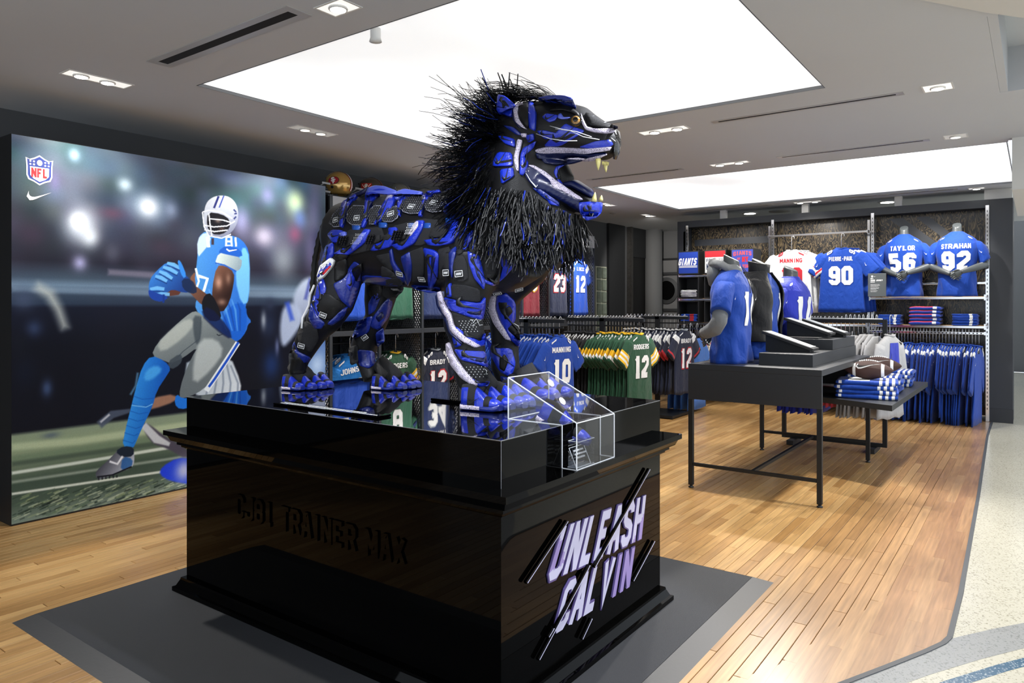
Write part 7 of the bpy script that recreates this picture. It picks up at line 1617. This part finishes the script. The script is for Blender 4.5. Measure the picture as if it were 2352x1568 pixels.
# ---- head
for P_, m, th in (([(630, 665), (760, 520), (880, 408), (950, 440), (1100, 490), (1000, 560), (820, 662)], M_blue, .010), ([(800, 600), (940, 520), (1000, 530), (850, 610)], M_knit, .013), ([(555, 490), (640, 485), (790, 520), (780, 565), (650, 585), (600, 540)], M_blue, .010),
        ([(538, 702), (680, 668), (850, 680), (1050, 690), (1392, 662), (1372, 702), (1080, 742), (950, 722), (560, 730)], M_speck, .022), ([(538, 735), (900, 725), (1090, 745), (1355, 735), (1150, 802), (880, 802), (700, 802), (560, 800)], M_navy, .026), ([(700, 797), (1000, 800), (1355, 735), (1250, 792), (1080, 818), (880, 812)], M_speck, .030), ([(600, 812), (900, 815), (1080, 822), (960, 860), (760, 880), (640, 860)], M_navy, .018),
        ([(1030, 672), (1200, 612), (1380, 588), (1412, 640), (1390, 662), (1150, 688)], M_blue, .014), ([(1046, 295), (1082, 380), (1120, 455), (1200, 478), (1340, 478), (1432, 472), (1424, 512), (1330, 528), (1200, 512), (1100, 482), (1056, 400)], M_speck, .018), ([(1090, 300), (1200, 330), (1330, 420), (1470, 455), (1430, 475), (1300, 472), (1140, 440)], M_lb, .02),
        ([(565, 128), (700, 103), (860, 103), (955, 133), (1002, 245), (940, 222), (800, 182), (640, 168)], M_blue2, .018), ([(690, 280), (800, 220), (930, 235), (1020, 300), (1040, 360), (960, 300), (840, 270)], M_lb, .02), ([(615, 340), (660, 300), (800, 320), (760, 380), (690, 400)], M_blue, .010), ([(790, 350), (800, 310), (830, 300), (860, 345), (940, 345), (900, 360), (830, 365)], M_pale, .012),
        ([(305, 262), (338, 200), (405, 188), (372, 232), (352, 300), (372, 380), (452, 482), (400, 462), (328, 400)], M_speck, .03), ([(360, 240), (420, 190), (470, 200), (475, 460), (440, 460), (370, 360)], M_lb, .03), ([(468, 178), (522, 188), (552, 300), (542, 500), (482, 472), (465, 300)], M_blue, .026), ([(290, 270), (310, 240), (330, 400), (400, 470), (360, 460), (300, 380)], M_navy, .024),
        ([(120, 92), (205, 112), (312, 200), (278, 348), (108, 292)], M_blue, .024), ([(165, 165), (200, 160), (260, 235), (220, 215), (180, 260)], M_knit, .028), ([(78, 832), (130, 738), (282, 744), (292, 892), (73, 898)], M_blue, .020), ([(105, 790), (140, 850), (280, 820), (280, 850), (120, 875)], M_knit, .024), ([(148, 932), (292, 908), (302, 1002), (160, 1098)], M_blue, .018), ([(165, 980), (200, 1040), (270, 1000), (260, 1020), (190, 1065)], M_knit, .022), ([(122, 552), (200, 560), (312, 590), (314, 682), (200, 642)], M_blue, .018),
        ([(180, 430), (300, 450), (400, 540), (340, 540)], M_blue2, .018), ([(380, 518), (440, 518), (450, 560), (400, 560)], M_speck, .022), ([(345, 588), (398, 600), (352, 780), (352, 952), (328, 942), (298, 822)], M_speck, .026), ([(400, 690), (552, 600), (522, 682), (410, 782), (462, 862), (402, 1002), (358, 982), (370, 762)], M_blue, .022), ([(430, 545), (520, 520), (530, 590), (470, 620)], M_blue, .018),
        ([(408, 932), (450, 884), (520, 898), (700, 1000), (852, 1120), (1082, 1280), (1030, 1292), (1042, 1400), (860, 1292), (650, 1182), (520, 1132), (430, 1022)], M_navy, .020), ([(450, 888), (522, 893), (652, 960), (762, 1060), (902, 1160), (1084, 1282), (1000, 1272), (850, 1182), (740, 1142), (700, 1062), (560, 952)], M_speck, .026),
        ([(1018, 1300), (1150, 1296), (1282, 1302), (1272, 1400), (1222, 1472), (1110, 1507), (1040, 1402)], M_blue, .018), ([(1120, 1330), (1160, 1320), (1190, 1400), (1170, 1480), (1140, 1400)], M_knit, .022), ([(1030, 1320), (1070, 1310), (1050, 1380), (1100, 1470), (1080, 1480)], M_pale, .022), ([(498, 1130), (622, 1152), (640, 1170), (812, 1292), (812, 1347), (640, 1252)], M_blue2, .020), ([(640, 1180), (700, 1220), (810, 1340), (700, 1320)], M_blue, .022), ([(745, 960), (770, 900), (885, 868), (800, 920), (780, 1000), (850, 1100), (790, 1070)], M_blue, .012), ([(838, 1380), (880, 1390), (940, 1480), (930, 1560), (880, 1500)], M_blue2, .014)):
    panel(KE, P_, m, th, 'face_panel', res=7)
tk = MB(); q = [hit(*KE(p), XC-.12) for p in ((425, 975), (470, 1060), (540, 1130), (570, 1105))]; tk.tube([h+n*.024 for h, n in q], .0025, 5, rr=[.001, .002, .004, .002]); tk.build('tick_mark', M_white, lion, loc=LO)
# eye
h, n = hit(*KE((995, 388)), XC-.1); e0 = h+n*.004
ey = MB(); ey.lathe([(.023*math.cos(a), .023*math.sin(a)) for a in [math.radians(-60+15*k) for k in range(11)]], n=20); eo = ey.build('eye', mat('eye_amber', '8a6326', .06, coat=1, var=(60, .3)), lion, loc=e0+LO)
eo.rotation_euler = n.to_track_quat('Z', 'Y').to_euler()
ir = MB(); ir.lathe([(.011, .0208), (.009, .0225), (.001, .0238)], n=16); ir.build('pupil', mat('pupil', '020204', .02), eo)
rm = MB(); rm.tube([(.023*math.cos(a), .023*math.sin(a)*.85, .010) for a in [2*PI*k/20 for k in range(21)]], .004, 6); rm.build('eye_rim', M_lb, eo)
# teeth, tongue, nose, whiskers
M_tooth = mat('tooth_ivory', 'cfc47a', .3, coat=.4, var=(30, .15))
for (u0, v0, u1, v1, r_, dx) in ((1374, 365, 1374, 391, .012, -.045), (1390, 372, 1392, 396, .011, .02), (1364, 463, 1367, 441, .012, -.04), (1380, 461, 1382, 448, .010, .02)):
    a, b_ = C(u0, v0, dx), C(u1, v1, dx); t = MB(); t.tube([a, a.lerp(b_, .35), a.lerp(b_, .7), b_], r_, 10, rr=[r_, r_*.85, r_*.5, .001]); t.build('fang', M_tooth, lion, loc=LO)
t = MB()
for k in range(5): a = C(1384+k*3.2, 371+k*.4, -.03+k*.013); t.tube([a, a-Vector((0, 0, .014))], .004, 6, rr=[.0045, .002])
t.build('front_teeth', M_tooth, lion, loc=LO)
t = MB(); t.tube([C(1290, 430), C(1325, 425), C(1350, 440), C(1362, 452)], .03, 12, rr=[(.05, .02), (.055, .022), (.045, .018), (.02, .008)]); t.build('tongue', M_navy, lion, loc=LO)
t = MB(); t.tube([C(1404, 296, 0), C(1414, 304, 0), C(1417, 322, 0), C(1416, 348, 0), C(1412, 366, 0)], .03, 12, rr=[(.02, .010), (.032, .014), (.028, .014), (.022, .012), (.012, .006)]); t.build('nose', mat('nose_black', '060607', .12, coat=1, bump=(60, .6)), lion, loc=LO)
wk = MB()
for L_ in ([(698, 436), (850, 478), (1000, 500), (1170, 560)], [(762, 470), (930, 490), (1080, 560), (1258, 590)], [(530, 518), (700, 580), (860, 606), (1008, 604)], [(1390, 570), (1440, 610)]):
    pts = [KE(p) for p in L_]; n_ = len(pts)
    q = [at(u, v, x=XC-.12-.035*math.sin(PI*i/(n_-1))) for i, (u, v) in enumerate(pts)]; wk.tube(q, .0016, 5)
wk.build('whiskers', M_white, lion, loc=LO)
# ---- sneakers
def shoe_meshes(L, W_, H, nm):
    """toe at -y, heel at +y, z = 0 sole; returns (name, mesh) list"""
    PH = [(0, .34), (.06, .42), (.15, .48), (.28, .52), (.4, .60), (.52, .76), (.64, .93), (.75, 1.0), (.88, 1.0), (1.01, .96)]
    PWd = [(0, .52), (.04, .72), (.12, .93), (.25, 1.0), (.4, .96), (.6, .84), (.75, .8), (.9, .82), (.97, .7), (1.01, .5)]
    def ip(P, t):
        for (a, b), (c, d) in zip(P, P[1:]):
            if t <= c: return b+(d-b)*(t-a)/(c-a)
        return P[-1][1]
    N_ = 20; up = []; so = []
    for i in range(N_+1):
        t = i/N_; w_ = W_/2*ip(PWd, t); h_ = H*ip(PH, t); y = -L/2+L*t; z0 = H*.17+max(0, .14-t)*H*.6
        if i == 0: h_ = z0+H*.08
        tp_ = 1-.42*max(0, (h_/H-.5))
        up.append([(w_*math.copysign(abs(math.cos(a))**.75, math.cos(a))*(1-(1-tp_)*max(0, math.sin(a))), y, z0+(h_-z0)*max(0, math.sin(a))**.8) for a in [2*PI*k/20 for k in range(20)]])
        so.append([(w_*1.1*math.copysign(abs(math.cos(a))**.5, math.cos(a)), y*1.04, max(0, .14-t)*H*.35+H*.12+(H*.12)*math.copysign(abs(math.sin(a))**.6, math.sin(a))) for a in [2*PI*k/18 for k in range(18)]])
    zmin = min(p[2] for r in so for p in r); so = [[(x, y, z-zmin) for x, y, z in r] for r in so]; up = [[(x, y, z-zmin*.5) for x, y, z in r] for r in up]
    U = MB(); U.rings(up, 0, mif=lambda i, k: 1 if (i < 4 or (i > 15 and k in (0, 1, 2, 7, 8, 9))) else 0); S_ = MB(); S_.rings(so, 0, mif=lambda i, k: 1 if (k in (8, 9, 7, 0, 1) and i > 8) else 0)
    st_ = MB(); rs = []
    for i, o_ in ((7, 0), (8, .003), (9, .003), (10, .003), (11, .003), (12, 0)): rs.append([(x*(1+o_*14), y-.0*x, z+o_*max(0, math.sin(PI*k/10))) for k, (x, y, z) in enumerate(up[i][0:11])])
    st_.add([p for r in rs for p in r], [(i*11+k, i*11+k+1, (i+1)*11+k+1, (i+1)*11+k) for i in range(5) for k in range(10)], smooth=True)
    tkm = MB(); 
    for s in (-1, 1): tkm.quads(swoosh(L*.4, 0, 0, .15, 1), lambda a, b, s=s: (s*(W_*.5*1.03), L*.08-a*1.0, H*.42+b*.9), 0, 9)
    return [('upper', U.mesh(nm+'_upper', [M_knit, M_blue])), ('sole', S_.mesh(nm+'_sole', [M_blue2, M_speck])), ('strap', st_.mesh(nm+'_strap', M_blue)), ('tick_mark', tkm.mesh(nm+'_tick', M_lab))]
S_small = shoe_meshes(.135, .060, .085, 'paw_shoe'); S_mid = shoe_meshes(.19, .072, .115, 'front_paw_shoe'); S_big = shoe_meshes(.27, .095, .12, 'trainer')
def put_shoe(ms, loc, rz, rx=0, ry=0, parent=lion, nm='shoe', sc_=1):
    e = bpy.data.objects.new(nm, ms[0][1]); COL.objects.link(e); e.parent = parent; e.location = Vector(loc)+(LO if parent is lion else Vector()); e.rotation_euler = (rx, ry, rz); e.scale = (sc_,)*3
    for n_, m in ms[1:]:
        c = bpy.data.objects.new(n_, m); COL.objects.link(c); c.parent = e
    return e
ZP = PT_+.001
for i in range(4): put_shoe(S_small, (2.455+.062*i, 3.245-.012*i+(.02 if i in (0, 3) else 0), ZP), math.radians(10-7*i))
for i in range(4): put_shoe(S_small, (2.755+.062*i, 2.86-.012*i+(.02 if i in (0, 3) else 0), ZP), math.radians(10-7*i))
for i in range(4): put_shoe(S_mid, (2.465+.072*i, 1.965-.02*i+(.02 if i == 3 else 0), ZP), math.radians(8-6*i))
put_shoe(S_big, (2.90, 2.01, ZP), math.radians(-8)); put_shoe(S_mid, (2.98, 1.99, ZP), math.radians(-4)); put_shoe(S_mid, (3.06, 1.97, ZP), math.radians(4))
# ankles joining paws to the legs
ak = MB()
for x_, y_, z_, yy, r_ in ((2.545, 3.29, 1.03, 3.36, .062), (2.85, 2.90, 1.03, 3.0, .062), (2.57, 2.03, 1.05, 2.09, .085), (2.97, 2.05, 1.04, 2.1, .08)):
    ak = MB(); ak.tube([(x_, y_-.03, z_), (x_, y_+.02, z_+.035), (x_-.01, yy, z_+.09)], .05, 12, rr=[(r_*1.1, r_*.55), (r_*1.15, r_*.7), (r_*.7, r_*.8)]); ak.build('ankle_cuff', M_knit, lion, loc=LO)
# tail: ribbed black hose down behind the hind leg
tl_ = MB(); tp = [C(775, 475, -.02), C(752, 500, -.02), C(735, 545, -.01), C(724, 600, 0), C(719, 660, 0), C(718, 700, 0), C(712, 735, 0)]
fine = []
for i in range(len(tp)-1):
    for k in range(6): fine.append(tp[i].lerp(tp[i+1], k/6))
tl_.tube(fine, .02, 10, rr=[.017+.005*(i % 2) for i in range(len(fine))]); tl_.build('tail', M_lb, lion, loc=LO)
tt = MB()
for k in range(16):
    a = tp[-1]; d = Vector((random.uniform(-.02, .02), random.uniform(.0, .05), random.uniform(-.04, .03))); tt.tube([a, a+d], .0025, 3)
tt.build('tail_tuft', M_lb, lion, loc=LO)
# ---- mane
rg_ = random.Random(11); mane = MB(); cY = C(1178, 405); M_lace = mat('black_lace', '08090b', .36, spec=.45, bump=(500, .2)); M_laceb = mat('blue_lace', '16309c', .3)
ax_y, ax_z, ax_x = .20, .285, .185
def strand(p, d, L_, w_, bend, mi, mirror=False, J=.24):
    pts = [p]; dd = d.normalized(); seg = 4
    for k in range(seg):
        dd = (dd+bend*(1/seg)+Vector((rg_.uniform(-J, J), rg_.uniform(-J, J), rg_.uniform(-J, J)))).normalized(); pts.append(pts[-1]+dd*L_/seg)
    rr_ = [(w_*1.5, w_*.5)]*4+[(w_*1.2, w_*.45)]
    mane.tube(pts, w_, 4, mi, smooth=False, rr=rr_)
    if mirror: mane.tube([Vector((2*XC-q.x, q.y, q.z)) for q in pts], w_, 3, mi, smooth=False, rr=rr_)
ZONE = [(1110, 225), (1148, 235), (1168, 300), (1146, 345), (1142, 428), (1212, 440), (1255, 466), (1305, 486), (1318, 505), (1312, 530), (1280, 552), (1210, 565), (1140, 545), (1085, 515), (1050, 480), (1040, 430), (1050, 340), (1075, 265)]
def inz(u, v, Z=ZONE): return sum(((Z[i][1] > v) != (Z[(i+1) % len(Z)][1] > v)) and u < (Z[(i+1) % len(Z)][0]-Z[i][0])*(v-Z[i][1])/(Z[(i+1) % len(Z)][1]-Z[i][1]+1e-9)+Z[i][0] for i in range(len(Z))) % 2
cnt = 0
while cnt < 3300:
    u = rg_.uniform(1030, 1330); v = rg_.uniform(220, 620)
    if not inz(u, v): continue
    # widen the neck outward with depth: root on a bulged surface
    d_ = ray(u, v).normalized(); hh = BV.ray_cast(EYE, d_, 6)
    if hh[0] is None: cnt += 1; continue
    h, n = hh[0], hh[1]
    if n.dot(d_) > 0: n = -n
    # flow: back along the upper neck, downwards under the jaw
    t = min(1, max(0, ((u-1080)/220)*.75+((v-330)/260)*.7))
    flow = Vector((0, 1-.95*t, .30-.25*t)) if v < 330 else Vector((0, .9-.9*t, -.18-.95*t))
    out = Vector((-1, -.15, .05)) if n.x > -.2 else n
    bulge = rg_.uniform(0, .06)+(.035 if v < 440 and u < 1150 else 0)
    L_ = rg_.uniform(.09, .17) if v < 470 else rg_.uniform(.09, .15)
    strand(h+out*bulge, flow.normalized()+out*rg_.uniform(.0, .45)+Vector((0, rg_.uniform(-.35, .35), rg_.uniform(-.3, .3))), L_, rg_.uniform(.0016, .0028), Vector((-.0, .05, -.35*(.3+t))), 1 if rg_.random() < .05 else 0, mirror=rg_.random() < .4, J=.27); cnt += 1
cnt = 0
while cnt < 2600:      # outer ring of the mane: back, crown and chest, seen as spikes against the light
    th = rg_.uniform(0, 2*PI); cz = rg_.uniform(-1, 1); s = math.sqrt(1-cz*cz); n_ = Vector((s*math.cos(th), s*math.sin(th), cz))
    ang = math.degrees(math.atan2(n_.z, n_.y)) % 360     # 0 = towards the rump, 90 = up, 180 = face
    if 96 < ang < 232: continue
    if abs(n_.x) > .8: continue
    p = cY+Vector((n_.x*ax_x, n_.y*ax_y, n_.z*ax_z-.02))
    out = Vector((n_.x*.4, n_.y, n_.z)).normalized()
    if ang <= 96: d = out+Vector((0, .55, .05)); bend = Vector((0, .3, -.2)); L_ = rg_.uniform(.15, .30)
    elif ang > 315: d = out+Vector((0, .25, -.25)); bend = Vector((0, .0, -.45)); L_ = rg_.uniform(.13, .25)
    elif ang > 285: d = out+Vector((0, .15, -.35)); bend = Vector((0, 0, -.5)); L_ = rg_.uniform(.08, .15)
    else: p = p+Vector((0, -.03, 0)); d = out+Vector((0, -.25, -.35)); bend = Vector((0, 0, -.5)); L_ = rg_.uniform(.10, .17)
    strand(p-n_*.03, d+Vector((rg_.uniform(-.3, .3), rg_.uniform(-.3, .3), rg_.uniform(-.3, .3))), L_, rg_.uniform(.0018, .003), bend*rg_.uniform(.3, 1.5), 1 if rg_.random() < .04 else 0); cnt += 1
# crest strands over the top of the head
for k in range(230):
    t = rg_.random(); p = C(1150+150*t, 240-18*math.sin(t*PI)+rg_.uniform(-4, 10), rg_.uniform(-.09, .09)); L_ = rg_.uniform(.14, .27)
    d = Vector((rg_.uniform(-.2, .2), .55+.3*rg_.random(), 1.0-.5*rg_.random())); strand(p, d, L_, rg_.uniform(.0018, .003), Vector((0, .9, -.6)), 0)
for k in range(26):      # a few long stray laces
    p = C(1120+rg_.uniform(-60, 80), 270+rg_.uniform(-30, 60), rg_.uniform(-.15, .1)); strand(p, Vector((rg_.uniform(-.3, .2), .9, rg_.uniform(.3, 1.0))), rg_.uniform(.2, .34), .0025, Vector((0, .5, -.2)), 0)
for k in range(40):
    p = C(1030+rg_.uniform(-20, 40), 370+rg_.uniform(-30, 30), rg_.uniform(-.15, .1)); strand(p, Vector((rg_.uniform(-.3, .2), 1, rg_.uniform(-.2, .25))), rg_.uniform(.10, .2), .0025, Vector((0, .2, -.2)), 0)
tag(mane.build('mane', [M_lace, M_laceb], lion, loc=LO), kind='stuff')
mc = MB(); mc.lathe([(math.sin(PI*k/14)*1.0+.001, -math.cos(PI*k/14)*1.0) for k in range(15)], n=24)
mo = mc.build('mane_core', M_lb, lion, loc=cY+Vector((0, 0, -.02))+LO); mo.scale = (ax_x*.70, ax_y*.95, ax_z*.95)
# ================================================================ shoe in the acrylic case
tr = bpy.data.objects.new('display_shoe', None); COL.objects.link(tr); tr.location = (2.50, 1.50, PT_+.002)
stn = empty('shoe_stand', (2.45, 1.445, .8206), 0, 'small clear riser under the blue shoe inside the case', 'stand')
MB().box((-.06, -.02, .0), (.06, .028, .10), bev=.002).build('block', M_pane, stn); e_ = MB()
for z in (0, .1):
    for a, b in (((-.06, -.02), (.06, -.02)), ((-.06, .028), (.06, .028)), ((-.06, -.02), (-.06, .028)), ((.06, -.02), (.06, .028))): e_.bar((*a, z), (*b, z), .002, .002)
e_.build('edges', mat('polished_edge'), stn)
bpy.data.objects.remove(tr)
ds = empty('display_shoe', (2.47, 1.52, .924), 0, 'single blue and black basketball style shoe inside the acrylic case', 'shoe')
for n_, m in S_big:
    o = bpy.data.objects.new(n_, m); COL.objects.link(o); o.parent = ds
ds.rotation_euler = (math.radians(24), 0, math.radians(14)); ds.scale = (.85, .85, .85); ds.location = (2.46, 1.545, .935)
